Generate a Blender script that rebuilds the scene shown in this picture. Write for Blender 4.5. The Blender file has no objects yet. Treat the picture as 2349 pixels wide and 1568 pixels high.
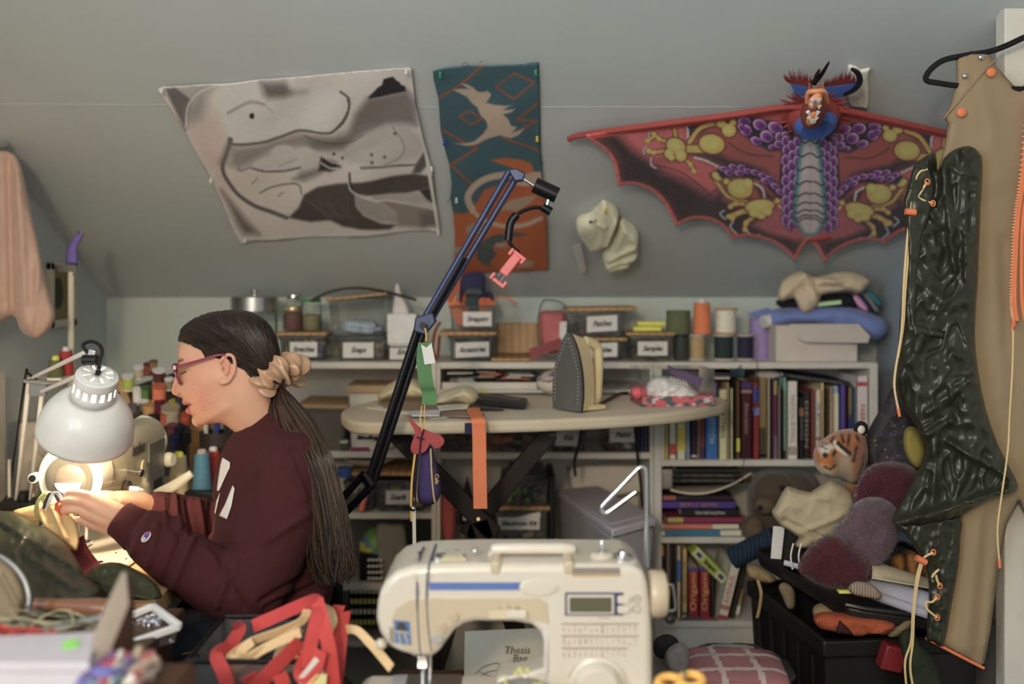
import bpy, bmesh, math, random
import numpy as np
from mathutils import Vector, Matrix, Euler, noise, geometry
random.seed(7)
SC = bpy.context.scene
COL = SC.collection
# ------------------------------------------------------------------ camera
F, CX, HZ, CZ = 2284.0, 1174.5, 640.0, 1.30
cam = bpy.data.objects.new('camera', bpy.data.cameras.new('camera'))
COL.objects.link(cam)
cam.location = (0, 0, CZ); cam.rotation_euler = (math.pi/2, 0, 0)
cam.data.sensor_width = 36; cam.data.lens = F*36/2349
cam.data.shift_y = -(784-HZ)/2349
cam.data.clip_start = .02
cam.data.dof.use_dof = True; cam.data.dof.focus_distance = 1.86; cam.data.dof.aperture_fstop = 2.0
SC.camera = cam
# ------------------------------------------------------------------ world, lights, exposure
w = bpy.data.worlds.new('world'); SC.world = w; w.use_nodes = True
w.node_tree.nodes['Background'].inputs[0].default_value = (.5, .6, .75, 1)
w.node_tree.nodes['Background'].inputs[1].default_value = .25
def lamp(name, typ, loc, col, power, rot=(0, 0, 0), **kw):
    l = bpy.data.lights.new(name, typ); l.color = col; l.energy = power
    for k, v in kw.items(): setattr(l, k, v)
    o = bpy.data.objects.new(name, l); COL.objects.link(o); o.location = loc; o.rotation_euler = rot
    return o
# warm globe lamp hanging behind the photographer
BULB = (-.48, -.95, 1.85)
lamp('ceiling_bulb_light', 'POINT', BULB, (1, .79, .55), 84, shadow_soft_size=.11)
# daylight through the window in the left wall, beside the photographer
lamp('window_daylight', 'AREA', (-1.19, -.25, 1.66), (.62, .80, 1.0), 34, rot=(0, math.radians(-90), 0), shape='RECTANGLE', size=.9, size_y=.9)
SC.view_settings.view_transform = 'Standard'; SC.view_settings.look = 'None'
SC.view_settings.exposure = -0.1; SC.view_settings.gamma = 1.0; SC.view_settings.use_curve_mapping = False
# ------------------------------------------------------------------ helpers
def P(px, py, Y): return Vector(((px-CX)*Y/F, Y, CZ-(py-HZ)*Y/F))
def SZ(px, Y): return px*Y/F                       # pixel length -> metres at depth Y
SY0, SZ0, SS = 3.0, 1.245, .55                     # sloped ceiling: Z = SZ0 + SS*(SY0-Y)
SN = Vector((0, -SS, -1)).normalized()
def PS(px, py, off=0):                             # point on the slope (or off metres below it) seen at a pixel
    Y = (SZ0+SS*SY0-off*math.sqrt(1+SS*SS)-CZ)/(SS-(py-HZ)/F)
    return P(px, py, Y)
def lin(c): return c/12.92 if c <= .04045 else ((c+.055)/1.055)**2.4
DS = .16
def C(r, g, b, k=1.8):
    c = [lin(x/255)*k for x in (r, g, b)]; l = .3*c[0]+.55*c[1]+.15*c[2]
    return tuple(min(.85, x*(1-DS)+l*DS) for x in c)
_m = {}
def M(name, col, rough=.6, metal=0, var=.07, vs=25, bump=0, bs=250, spec=.4, sheen=0, coat=0, attr=False, wave=None, trans=0, emit=None, es=0):
    if name in _m: return _m[name]
    m = bpy.data.materials.new(name); m.use_nodes = True; _m[name] = m
    nt = m.node_tree; b = nt.nodes['Principled BSDF']; N = nt.nodes.new; K = nt.links.new
    b.inputs['Roughness'].default_value = rough; b.inputs['Metallic'].default_value = metal
    b.inputs['Specular IOR Level'].default_value = spec
    if sheen: b.inputs['Sheen Weight'].default_value = sheen
    if coat: b.inputs['Coat Weight'].default_value = coat
    if trans: b.inputs['Transmission Weight'].default_value = trans
    tc = N('ShaderNodeTexCoord')
    n = N('ShaderNodeTexNoise'); n.inputs['Scale'].default_value = vs; n.inputs['Detail'].default_value = 3
    K(tc.outputs['Object'], n.inputs['Vector'])
    hs = N('ShaderNodeMapRange'); hs.inputs[3].default_value = 1-var*1.6; hs.inputs[4].default_value = 1+var*1.6
    K(n.outputs[0], hs.inputs[0])
    mx = N('ShaderNodeMix'); mx.data_type = 'RGBA'; mx.blend_type = 'MULTIPLY'; mx.inputs[0].default_value = 1
    if attr:
        a = N('ShaderNodeAttribute'); a.attribute_name = 'Col'; K(a.outputs[0], mx.inputs[6])
    else: mx.inputs[6].default_value = (*col, 1)
    src = hs.outputs[0]
    if wave:
        wv = N('ShaderNodeTexWave'); wv.inputs['Scale'].default_value = wave[0]; wv.bands_direction = wave[1]; wv.inputs['Distortion'].default_value = wave[2]
        wv.inputs['Detail'].default_value = 3; wv.inputs['Detail Scale'].default_value = 2
        K(tc.outputs['Object'], wv.inputs['Vector'])
        mr = N('ShaderNodeMapRange'); mr.inputs[3].default_value = wave[3]; mr.inputs[4].default_value = 1; K(wv.outputs[0], mr.inputs[0])
        mm = N('ShaderNodeMath'); mm.operation = 'MULTIPLY'; K(src, mm.inputs[0]); K(mr.outputs[0], mm.inputs[1]); src = mm.outputs[0]
    cb = N('ShaderNodeCombineXYZ')
    for i in range(3): K(src, cb.inputs[i])
    K(cb.outputs[0], mx.inputs[7]); K(mx.outputs[2], b.inputs['Base Color'])
    if bump:
        n2 = N('ShaderNodeTexNoise'); n2.inputs['Scale'].default_value = bs; n2.inputs['Detail'].default_value = 4; K(tc.outputs['Object'], n2.inputs['Vector'])
        bp = N('ShaderNodeBump'); bp.inputs['Strength'].default_value = bump; bp.inputs['Distance'].default_value = .003
        K(n2.outputs[0], bp.inputs['Height']); K(bp.outputs[0], b.inputs['Normal'])
    if emit:
        b.inputs['Emission Color'].default_value = (*emit, 1); b.inputs['Emission Strength'].default_value = es
    return m
def clear(name, tint=(.9, .9, .9), dens=.12, rough=.06, ior=1.14):
    if name in _m: return _m[name]
    m = bpy.data.materials.new(name); m.use_nodes = True; _m[name] = m
    nt = m.node_tree; b = nt.nodes['Principled BSDF']; N = nt.nodes.new; K = nt.links.new
    b.inputs['Base Color'].default_value = (*[t*.8 for t in tint], 1); b.inputs['Roughness'].default_value = rough
    tr = N('ShaderNodeBsdfTransparent'); tr.inputs[0].default_value = (*tint, 1)
    gl = N('ShaderNodeBsdfGlossy'); gl.inputs['Roughness'].default_value = rough; gl.inputs[0].default_value = (.9, .9, .9, 1)
    fr = N('ShaderNodeFresnel'); fr.inputs[0].default_value = ior
    m1 = N('ShaderNodeMixShader'); m1.inputs[0].default_value = dens; K(tr.outputs[0], m1.inputs[1]); K(b.outputs[0], m1.inputs[2])
    m2 = N('ShaderNodeMixShader'); K(fr.outputs[0], m2.inputs[0]); K(m1.outputs[0], m2.inputs[1]); K(gl.outputs[0], m2.inputs[2])
    K(m2.outputs[0], nt.nodes['Material Output'].inputs[0])
    return m
def tag(o, label=None, cat=None, group=None, kind=None):
    if label: o['label'] = label
    if cat: o['category'] = cat
    if group: o['group'] = group
    if kind: o['kind'] = kind
    return o
def thing(name, label, cat, loc=(0, 0, 0), group=None):
    o = bpy.data.objects.new(name, None); COL.objects.link(o); o.location = loc; o.empty_display_size = .02
    return tag(o, label, cat, group)
def link(name, me, mat=None, parent=None):
    o = bpy.data.objects.new(name, me); COL.objects.link(o)
    if mat: me.materials.append(mat)
    if parent:
        o.parent = parent; mi = Matrix.Translation(parent.location).inverted() if parent.type == 'EMPTY' else Matrix.Identity(4)
        o.matrix_parent_inverse = mi
    return o
def frame(z, x=None):
    z = Vector(z).normalized(); x = Vector(x) if x else (Vector((1, 0, 0)) if abs(z.x) < .9 else Vector((0, 1, 0)))
    y = z.cross(x).normalized(); x = y.cross(z)
    return Matrix((x, y, z)).transposed()
def cr(pts, n=8, closed=False):                     # Catmull-Rom
    pts = [Vector(p) for p in pts]; out = []; k = len(pts)
    rng = range(k) if closed else range(k-1)
    for i in rng:
        g = (lambda j: pts[j % k]) if closed else (lambda j: pts[max(0, min(k-1, j))])
        a, b, c, d = g(i-1), g(i), g(i+1), g(i+2)
        for t in range(n):
            t /= n
            out.append(.5*((2*b)+(c-a)*t+(2*a-5*b+4*c-d)*t*t+(3*b-a-3*c+d)*t**3))
    if not closed: out.append(pts[-1])
    return out
class MB:
    def __init__(s): s.v = []; s.f = []; s.c = []
    def add(s, vs, fs, col=None):
        o = len(s.v); s.v += [tuple(v) for v in vs]; s.f += [tuple(i+o for i in f) for f in fs]
        if col is not None: s.c += [col]*len(vs)
        return s
    def box(s, c, sz, rot=None, col=None, taper=1):
        R = rot.to_matrix() if isinstance(rot, Euler) else (rot if rot is not None else Matrix.Identity(3)); c = Vector(c); vs = []
        for z in (-1, 1):
            t = taper if z < 0 else 1
            for x, y in ((-1, -1), (1, -1), (1, 1), (-1, 1)): vs.append(c+R @ Vector((x*sz[0]/2*t, y*sz[1]/2*t, z*sz[2]/2)))
        return s.add(vs, [(3, 2, 1, 0), (4, 5, 6, 7), (0, 1, 5, 4), (1, 2, 6, 5), (2, 3, 7, 6), (3, 0, 4, 7)], col)
    def bb(s, a, b, col=None):
        a = Vector(a); b = Vector(b); return s.box((a+b)/2, [abs(x) for x in (b-a)], col=col)
    def tube(s, pts, r, n=8, closed=False, caps=True, flat=1, up=None, col=None):
        pts = [Vector(p) for p in pts]; k = len(pts); rs = r if isinstance(r, (list, tuple)) else [r]*k
        vs = []; fs = []; prev = None
        for i in range(k):
            a = pts[i-1] if (i or closed) else pts[0]; b = pts[(i+1) % k] if (i < k-1 or closed) else pts[-1]
            t = (b-a); t = t.normalized() if t.length > 1e-9 else Vector((0, 0, 1))
            if prev is None:
                u = Vector(up) if up else (Vector((0, 0, 1)) if abs(t.z) < .9 else Vector((1, 0, 0)))
            else: u = prev
            u = (u-t*u.dot(t)); u = u.normalized() if u.length > 1e-6 else t.orthogonal().normalized(); prev = u; v = t.cross(u)
            for j in range(n):
                an = 2*math.pi*j/n; vs.append(pts[i]+u*(math.cos(an)*rs[i])+v*(math.sin(an)*rs[i]*flat))
        for i in range(k if closed else k-1):
            for j in range(n):
                a = i*n+j; b = i*n+(j+1) % n; c = ((i+1) % k)*n+(j+1) % n; d = ((i+1) % k)*n+j; fs.append((a, b, c, d))
        if caps and not closed: fs += [tuple(reversed(range(n))), tuple(range((k-1)*n, k*n))]
        return s.add(vs, fs, col)
    def cyl(s, a, b, r, r2=None, n=20, col=None): return s.tube([a, b], [r, r if r2 is None else r2], n, col=col)
    def lathe(s, prof, base=(0, 0, 0), axis=(0, 0, 1), n=24, sq=1, x=None, col=None):
        R = frame(axis, x); base = Vector(base); vs = []; fs = []; k = len(prof)
        for r, z in prof:
            for j in range(n):
                a = 2*math.pi*j/n; vs.append(base+R @ Vector((r*math.cos(a), r*sq*math.sin(a), z)))
        for i in range(k-1):
            for j in range(n): fs.append((i*n+j, i*n+(j+1) % n, (i+1)*n+(j+1) % n, (i+1)*n+j))
        fs += [tuple(reversed(range(n))), tuple(range((k-1)*n, k*n))]
        return s.add(vs, fs, col)
    def prism(s, pts, d, col=None):                # planar polygon extruded by d
        pts = [Vector(p) for p in pts]; d = Vector(d); n = len(pts)
        return s.add(pts+[p+d for p in pts], [tuple(reversed(range(n))), tuple(range(n, 2*n))]+[(i, (i+1) % n, n+(i+1) % n, n+i) for i in range(n)], col)
    def ball(s, c, r, n=16, m=10, R=None, col=None):
        c = Vector(c); r = r if isinstance(r, (tuple, list)) else (r, r, r); R = R if R is not None else Matrix.Identity(3); vs = []; fs = []
        vs.append(c+R @ Vector((0, 0, -r[2])))
        for i in range(1, m):
            p = -math.pi/2+math.pi*i/m
            for j in range(n):
                a = 2*math.pi*j/n; vs.append(c+R @ Vector((r[0]*math.cos(p)*math.cos(a), r[1]*math.cos(p)*math.sin(a), r[2]*math.sin(p))))
        vs.append(c+R @ Vector((0, 0, r[2]))); L = len(vs)-1
        for j in range(n): fs += [(0, 1+(j+1) % n, 1+j), (L, L-n+j, L-n+(j+1) % n)]
        for i in range(m-2):
            for j in range(n): a = 1+i*n; fs.append((a+j, a+(j+1) % n, a+n+(j+1) % n, a+n+j))
        return s.add(vs, fs, col)
    def ribbon(s, pts, wv, th=.002, col=None):     # strap: path, width vector (one or per point)
        pts = [Vector(p) for p in pts]; k = len(pts); vs = []; fs = []
        for i, p in enumerate(pts):
            t = (pts[min(k-1, i+1)]-pts[max(0, i-1)]).normalized(); wd = Vector(wv[i] if isinstance(wv, list) else wv)
            nn = t.cross(wd); nn = nn.normalized()*th/2 if nn.length > 1e-9 else Vector((0, th/2, 0))
            vs += [p-wd/2-nn, p+wd/2-nn, p+wd/2+nn, p-wd/2+nn]
        for i in range(k-1):
            for j in range(4): fs.append((i*4+j, i*4+(j+1) % 4, i*4+4+(j+1) % 4, i*4+4+j))
        fs += [(3, 2, 1, 0), tuple(range(4*k-4, 4*k))]
        return s.add(vs, fs, col)
    def grid(s, fn, nu, nv, th=0, col=None):       # fn(u,v)->Vector ; optional thickness vector
        vs = [fn(i/nu, j/nv) for j in range(nv+1) for i in range(nu+1)]
        fs = [(j*(nu+1)+i, j*(nu+1)+i+1, (j+1)*(nu+1)+i+1, (j+1)*(nu+1)+i) for j in range(nv) for i in range(nu)]
        return s.add(vs, fs, col)
    def mesh(s, name, smooth=True, ang=40):
        me = bpy.data.meshes.new(name); me.from_pydata(s.v, [], s.f); me.update()
        bm = bmesh.new(); bm.from_mesh(me); bmesh.ops.recalc_face_normals(bm, faces=bm.faces); bm.to_mesh(me); bm.free()
        if smooth:
            me.shade_smooth(); me.set_sharp_from_angle(angle=math.radians(ang))
        if s.c and len(s.c) == len(s.v): setcol(me, np.array(s.c))
        return me
    def o(s, name, mat, parent=None, smooth=True, bevel=0, seg=2, sub=0, solid=0, ang=40):
        me = s.mesh(name, smooth, ang); ob = link(name, me, mat, parent)
        if solid: md = ob.modifiers.new('solid', 'SOLIDIFY'); md.thickness = solid; md.offset = 0
        if bevel: md = ob.modifiers.new('bevel', 'BEVEL'); md.width = bevel; md.segments = seg; md.limit_method = 'ANGLE'
        if sub: md = ob.modifiers.new('sub', 'SUBSURF'); md.levels = sub; md.render_levels = sub
        return ob
def setcol(me, arr):                                # arr linear rgb per vertex
    a = me.color_attributes.new('Col', 'FLOAT_COLOR', 'POINT')
    a.data.foreach_set('color', np.concatenate([arr, np.ones((len(arr), 1))], 1).astype(np.float32).ravel())
def text(s, loc, size, mat, parent=None, rot=(math.pi/2, 0, 0), shear=0, width=None, depth=.0006, bold=0, name='lettering', align='CENTER'):
    cu = bpy.data.curves.new('t', 'FONT'); cu.body = s; cu.size = size; cu.shear = shear; cu.extrude = depth; cu.align_x = align; cu.align_y = 'CENTER'; cu.offset = bold; cu.resolution_u = 2
    t = bpy.data.objects.new('t', cu); COL.objects.link(t)
    me = bpy.data.meshes.new_from_object(t.evaluated_get(bpy.context.evaluated_depsgraph_get())); bpy.data.objects.remove(t)
    R = (rot if isinstance(rot, Matrix) else Euler(rot).to_matrix()).to_4x4(); sx = 1
    if width and len(me.vertices):
        xs = [v.co.x for v in me.vertices]; sx = width/max(1e-6, max(xs)-min(xs))
    me.transform(Matrix.Translation(Vector(loc)) @ R @ Matrix.Diagonal((sx, 1, 1, 1)))
    return link(name, me, mat, parent)
def tri2d(outline, step, inner=None):
    """outline [(x,y)] -> verts, tris, boundary flags"""
    ol = [Vector((p[0], p[1])) for p in outline]; rs = []
    for i, a in enumerate(ol):
        b = ol[(i+1) % len(ol)]; k = max(1, int((b-a).length/step))
        rs += [a.lerp(b, j/k) for j in range(k)]
    A = np.array([(p.x, p.y) for p in rs]); n = len(A); B = np.roll(A, -1, 0)
    x0, y0 = A.min(0); x1, y1 = A.max(0)
    gx, gy = np.meshgrid(np.arange(x0+step/2, x1, step), np.arange(y0+step/2, y1, step*.9)); gx[1::2] += step/2
    Q = np.stack([gx.ravel(), gy.ravel()], 1)
    ins = pip(Q, A); Q = Q[ins]; d = sdist(Q, A); Q = Q[d > step*.5]
    pts = [Vector(p) for p in A]+[Vector(p) for p in Q]
    ov, oe, of, *_ = geometry.delaunay_2d_cdt(pts, [(i, (i+1) % n) for i in range(n)], [], 1, 1e-7)
    V = np.array([(p.x, p.y) for p in ov]); d = sdist(V, A)
    return V, of, d
def pip(Q, A):
    B = np.roll(A, -1, 0); ins = np.zeros(len(Q), bool)
    for (ax, ay), (bx, by) in zip(A, B):
        if ay == by: continue
        c = ((ay > Q[:, 1]) != (by > Q[:, 1])) & (Q[:, 0] < (bx-ax)*(Q[:, 1]-ay)/(by-ay)+ax); ins ^= c
    return ins
def segd(Q, a, b):
    ab = b-a; t = np.clip(((Q-a) @ ab)/max(1e-12, ab @ ab), 0, 1); return np.hypot(*(Q-a-t[:, None]*ab).T)
def sdist(Q, A, closed=True):
    d = np.full(len(Q), 1e9)
    for i in range(len(A) if closed else len(A)-1): d = np.minimum(d, segd(Q, A[i], A[(i+1) % len(A)]))
    return d
def puff(name, outline, Y, T, mat, parent=None, step=6, R=None, smooth=4, disp=None, to3=None, colf=None, back=1.0, tilt=None, na=0, ns=20, seed=0, ridges=(), prof=None):
    """soft solid whose silhouette is the pixel outline at depth Y; T = half thickness in m, R = rounding in px;
    ridges = [(x0,y0,x1,y1,width_px,height_m)], na/ns = noise amplitude (m)/scale"""
    ol = [(p.x, p.y) for p in cr([(x, y, 0) for x, y in outline], smooth, True)] if smooth else outline
    V, tris, d = tri2d(ol, step); R = R or step*6; n = len(V)
    t = np.clip(d/R, 0, 1); prof_ = np.sqrt(np.clip(1-(1-t)**2, 0, 1)); h = T*prof_
    if prof:                                        # smooth inflation (Poisson), exponent prof
        e = np.array([(t[i], t[(i+1) % 3]) for t in tris for i in range(3)]); e = np.concatenate([e, e[:, ::-1]]); dg = np.maximum(1, np.bincount(e[:, 0], minlength=n)); u = d.copy(); fr = d > 1e-4
        for _ in range(1400): u = np.where(fr, np.bincount(e[:, 0], u[e[:, 1]], n)/dg+1, 0)
        h = T*(u/u.max())**prof
    for r in ridges:
        g = np.exp(-(segd(V, np.array(r[:2], float), np.array(r[2:4], float))/r[4])**2); h = h+r[5]*g*np.minimum(1, d/(R*.3))
    vs = []; fs = []; Yf = Y if callable(Y) else (lambda x, y: Y)
    for i in range(n):
        x, y = V[i]; yy = Yf(x, y); q = to3(x, y) if to3 else P(x, y, yy); nz = 0
        if na:
            k = Vector((q.x*ns+seed*7.3, q.z*ns+seed*3.1, seed*1.7)); a = noise.noise(k); b2 = noise.noise(k*2.1+Vector((5, 1, 2)))
            nz = na*((1-2*abs(a))*.8+(1-2*abs(b2))*.45)*min(1, d[i]/(R*.35))
        if disp: nz += disp(x, y, d[i])
        vs.append((q, h[i]+nz, h[i]))
    fd = (Vector((0, 0, CZ))-P(*V.mean(0), Yf(*V.mean(0)))); fd.z *= .5; fd.normalize()   # soft things bulge squarely to their own front
    nr = (lambda q: SN) if to3 else (lambda q: fd)
    verts = [q+nr(q)*a for q, a, b in vs]; idx = {}
    for i in range(n):
        if d[i] > 1e-4: idx[i] = len(verts); verts.append(vs[i][0]-nr(vs[i][0])*vs[i][2]*back)
        else: idx[i] = i
    fs = [tuple(t) for t in tris]+[tuple(idx[i] for i in reversed(t)) for t in tris]
    fs = [f for f in fs if len(set(f)) == len(f)]
    m = MB(); m.add(verts, fs); me = m.mesh(name, True, 180)
    if colf is not None:
        c = colf(V[:, 0], V[:, 1]); ext = [i for i in range(n) if d[i] > 1e-4]
        setcol(me, np.concatenate([c, c[ext]], 0))
    return link(name, me, mat, parent)
class Canvas:
    def __init__(s, x0, y0, x1, y1, step, bg):
        s.b = (x0, y0); s.st = step; s.W = int((x1-x0)/step)+1; s.H = int((y1-y0)/step)+1
        s.a = np.zeros((s.H, s.W, 3)); s.a[:] = bg
        s.X, s.Y = np.meshgrid(x0+np.arange(s.W)*step, y0+np.arange(s.H)*step)
    def _win(s, xs, ys, m):
        i0 = max(0, int((min(xs)-m-s.b[0])/s.st)); i1 = min(s.W, int((max(xs)+m-s.b[0])/s.st)+2)
        j0 = max(0, int((min(ys)-m-s.b[1])/s.st)); j1 = min(s.H, int((max(ys)+m-s.b[1])/s.st)+2)
        return slice(j0, j1), slice(i0, i1)
    def _mix(s, w, mask, col, al):
        if mask.size == 0: return
        k = (mask*al)[..., None]; s.a[w] = s.a[w]*(1-k)+np.array(col, float)*k
    def poly(s, pts, col, al=1, soft=0, sm=0):
        if sm: pts = [(p.x, p.y) for p in cr([(x, y, 0) for x, y in pts], sm, True)]
        A = np.array(pts, float); w = s._win(A[:, 0], A[:, 1], soft*2); X = s.X[w]
        if X.size == 0: return
        Q = np.stack([X.ravel(), s.Y[w].ravel()], 1); m = pip(Q, A).astype(float)
        if soft:
            d = sdist(Q, A); m = np.where(m > 0, .5+np.minimum(.5, d/soft/2), .5-np.minimum(.5, d/soft/2))
        s._mix(w, m.reshape(X.shape), col, al)
    def ell(s, cx, cy, rx, ry, col, rot=0, al=1, soft=.12):
        R = max(rx, ry)*1.3; w = s._win([cx-R, cx+R], [cy-R, cy+R], 0); x = s.X[w]-cx; y = s.Y[w]-cy; c, q = math.cos(rot), math.sin(rot)
        d = np.sqrt(((x*c+y*q)/rx)**2+((-x*q+y*c)/ry)**2); s._mix(w, np.clip((1-d)/soft+.5, 0, 1), col, al)
    def line(s, pts, wd, col, al=1, sm=6, soft=None, closed=False):
        if sm: pts = [(p.x, p.y) for p in cr([(x, y, 0) for x, y in pts], sm, closed)]
        A = np.array(pts, float); w = s._win(A[:, 0], A[:, 1], wd*1.5); X = s.X[w]
        if X.size == 0: return
        Q = np.stack([X.ravel(), s.Y[w].ravel()], 1); d = sdist(Q, A, closed); soft = soft or max(s.st, wd*.25)
        s._mix(w, np.clip((wd/2-d)/soft+.5, 0, 1).reshape(X.shape), col, al)
    def at(s, x, y, k=1.8):
        i = np.clip((x-s.b[0])/s.st, 0, s.W-1.001); j = np.clip((y-s.b[1])/s.st, 0, s.H-1.001); i0 = i.astype(int); j0 = j.astype(int); u = (i-i0)[:, None]; v = (j-j0)[:, None]
        c = (s.a[j0, i0]*(1-u)+s.a[j0, i0+1]*u)*(1-v)+(s.a[j0+1, i0]*(1-u)+s.a[j0+1, i0+1]*u)*v
        c = c/255; c = np.where(c <= .04045, c/12.92, ((c+.055)/1.055)**2.4)*k; l = (c @ np.array((.3, .55, .15)))[:, None]; return np.minimum(.85, c*(1-DS)+l*DS)
WHITE = M('white_paint', (.72, .69, .62), .45, bump=.05)
PAPER = M('white_paper', (.78, .76, .73), .7, var=.03)
BLACK = M('black_plastic', (.012, .012, .014), .4)
INK = M('black_ink', (.015, .015, .016), .6)
CHROME = M('chrome', (.75, .75, .76), .15, 1, var=.02)
STEEL = M('brushed_steel', (.5, .5, .5), .35, 1, var=.05)
# ------------------------------------------------------------------ room
WALL = M('wall_paint', (.58, .63, .64), .7, var=.05, vs=3, bump=.06, bs=90)
WX0, WX1 = -1.223, 1.097
def struct(name, m, mat, parent=None, **k): return tag(m.o(name, mat, parent, smooth=False, **k), kind=None if parent else 'structure')
m = MB(); m.bb((-1.5, -1.4, -.1), (2.1, 3.2, 0)); struct('floor', m, M('dark_wood_floor', (.07, .04, .025), .5, wave=(6, 'X', 2, .6), vs=8))
m = MB(); m.bb((-1.4, 3.0, 0), (1.3, 3.12, 1.40)); struct('wall_back', m, M('knee_wall_paint', (.60, .66, .62), .7, var=.05, vs=3, bump=.05, bs=90))
m = MB()
for y0, y1, z0, z1 in ((-1.3, 3.12, 0, 1.18), (-1.3, 3.12, 2.14, 2.6), (-1.3, -.73, 1.18, 2.14), (.23, 3.12, 1.18, 2.14)): m.bb((WX0-.12, y0, z0), (WX0, y1, z1))
struct('wall_left', m, WALL)
m = MB(); m.bb((WX1, 2.02, 0), (WX1+.12, 3.12, 2.6)); struct('wall_right', m, M('daylight_tinted_wall', (.42, .48, .54), .7, var=.05, vs=3, bump=.06, bs=90))  # the blue tint of the daylight is put into this wall's colour
m = MB(); m.bb((1.80, -1.3, 0), (1.92, 2.02, 2.6)); m.bb((1.097, 1.99, 0), (1.92, 2.09, 2.6)); struct('wall_alcove', m, WALL)
m = MB()
a, b = (SY0+.12, SZ0-SS*.12), (.9, SZ0+SS*(SY0-.9))
m.prism([(-1.4, a[0], a[1]), (-1.4, b[0], b[1]), (-1.4, -1.3, b[1]), (-1.4, -1.3, b[1]+.12), (-1.4, b[0], b[1]+.14), (-1.4, a[0], a[1]+.14)], (3.4, 0, 0)); struct('ceiling', m, WALL)
m = MB(); m.bb((-1.4, -1.3, 0), (1.92, -1.2, 2.6)); struct('wall_rear', m, WALL)
m = MB()
for y0, y1, z0, z1 in ((-.73, -.70, 1.18, 2.14), (.20, .23, 1.18, 2.14), (-.73, .23, 1.18, 1.21), (-.73, .23, 2.11, 2.14)): m.bb((WX0-.11, y0, z0), (WX0-.05, y1, z1))
struct('window_1', m, WHITE)
# plaster seam across the slope
m = MB(); m.tube([PS(-40, 236, -.004), PS(400, 238, -.004), PS(1010, 243, -.004), PS(1700, 243, -.004)], .0052, 6); struct('trim_1', m, WALL)
m = MB(); m.tube([(WX0, 3.0, SZ0), (WX0, .9, SZ0+SS*2.1)], .005, 6); struct('trim_2', m, WALL)
# open white door at the right, the jumpsuit hangs against it
d0 = P(2305, 0, 1.93).x
m = MB(); m.bb((d0, 1.93, .02), (d0+.74, 1.968, CZ-(18-HZ)*1.93/F)); dr = struct('door_1', m, WHITE, bevel=.003)
for zz in ((.15, .75), (.85, 1.62)):
    m = MB(); m.bb((d0+.12, 1.922, zz[0]), (d0+.62, 1.932, zz[1])); m.o('door_panel', WHITE, dr, bevel=.004)
m = MB(); m.lathe([(.012, 0), (.012, .03), (.026, .04), (.028, .055), (.02, .065)], (d0+.68, 1.93, .92), (0, -1, 0)); m.o('door_handle', STEEL, dr)
bx_, by_, bz_ = BULB; lp = thing('ceiling_lamp', 'warm globe lamp hanging from the ceiling behind the camera', 'lamp', (bx_, by_, 2.4)); m = MB(); m.cyl((bx_, by_, bz_+.18), (bx_, by_, 2.36), .008); m.o('stem', STEEL, lp)
m = MB(); m.lathe([(.03, 0), (.06, .01), (.06, .035), (.03, .04)], (bx_, by_, 2.355)); m.o('canopy', WHITE, lp)
m = MB(); m.lathe([(.028, 0), (.028, .05), (.018, .06)], (bx_, by_, bz_+.12)); m.o('socket', WHITE, lp)
# ------------------------------------------------------------------ things pinned to the slope
def crop(ox, oy, s): return lambda x, y: (ox+x/s, oy+y/s)
def slope_sheet(name, outline, cv, cm, k, mat, off=.006, wob=.006, step=3.2, parent=None, ws=9, th=.0012, offf=None):
    def disp(x, y, d): return wob*noise.noise(Vector((x*.01*ws/9, y*.01*ws/9, 3)))+(offf(x, y) if offf else 0)
    inv = cm
    return puff(name, outline, 2.5, th, mat, parent, step=step, R=step, smooth=0, disp=disp, to3=lambda x, y: PS(x, y, off), colf=lambda X, Y: cv.at(*inv(X, Y), k))
PRINT = M('painted_cloth', (1, 1, 1), .85, attr=True, var=.04, vs=60, bump=.15, bs=500)
# --- charcoal painting on canvas
cv = Canvas(0, 0, 2349, 1544, 5, (172, 166, 164)); G = lambda v, w=0: (v+w, v-2, v-3)
cv.poly([(540, 300), (870, 240), (1060, 215), (1450, 290), (1485, 370), (1430, 500), (1350, 590), (1170, 590), (1000, 650), (860, 680), (720, 680), (640, 650), (560, 500)], G(178), .9, 40, 3)
cv.poly([(290, 500), (540, 480), (620, 700), (560, 900), (640, 1050), (560, 1000), (420, 800), (300, 620)], (164, 150, 148), .8, 60)
cv.poly([(128, 272), (205, 256), (340, 365), (285, 605)], (92, 86, 90), 1, 14)
cv.poly([(205, 256), (500, 255), (350, 360)], G(140), .9, 10)
cv.poly([(290, 560), (305, 420), (380, 320), (500, 265), (450, 330), (440, 440), (400, 515)], G(122), .9, 50)
cv.line([(290, 570), (305, 420), (380, 320), (520, 255)], 12, G(175))
cv.poly([(860, 225), (1050, 215), (1110, 300), (1060, 335), (920, 350), (885, 320)], G(95), .95, 35)
for i in range(16): cv.line([(900+i*13, 240+(i*37) % 40), (930+i*12, 310+(i*23) % 45)], 5, G(60), .5)
cv.poly([(1100, 280), (1230, 285), (1235, 320), (1110, 335)], G(135), .8, 30)
cv.line([(615, 458), (720, 400), (800, 375), (900, 395)], 26, G(135), .9); cv.line([(900, 400), (965, 460)], 12, G(150))
cv.ell(801, 482, 21, 23, G(35)); cv.ell(818, 478, 8, 8, G(170))
cv.line([(1110, 360), (1165, 590)], 5, G(150), .7)
cv.poly([(650, 720), (860, 705), (1180, 620), (1430, 640), (1560, 600), (1620, 480), (1700, 355), (1990, 295), (2065, 400), (2065, 540), (1850, 565), (1620, 660), (1500, 740), (1250, 735), (1000, 740), (800, 840), (700, 880), (630, 850)], G(112, 4), .95, 40)
cv.poly([(1600, 470), (1700, 355), (1990, 300), (2060, 380), (2062, 540), (1900, 530), (1700, 580), (1560, 620)], G(92, 5), .9, 40)
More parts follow.
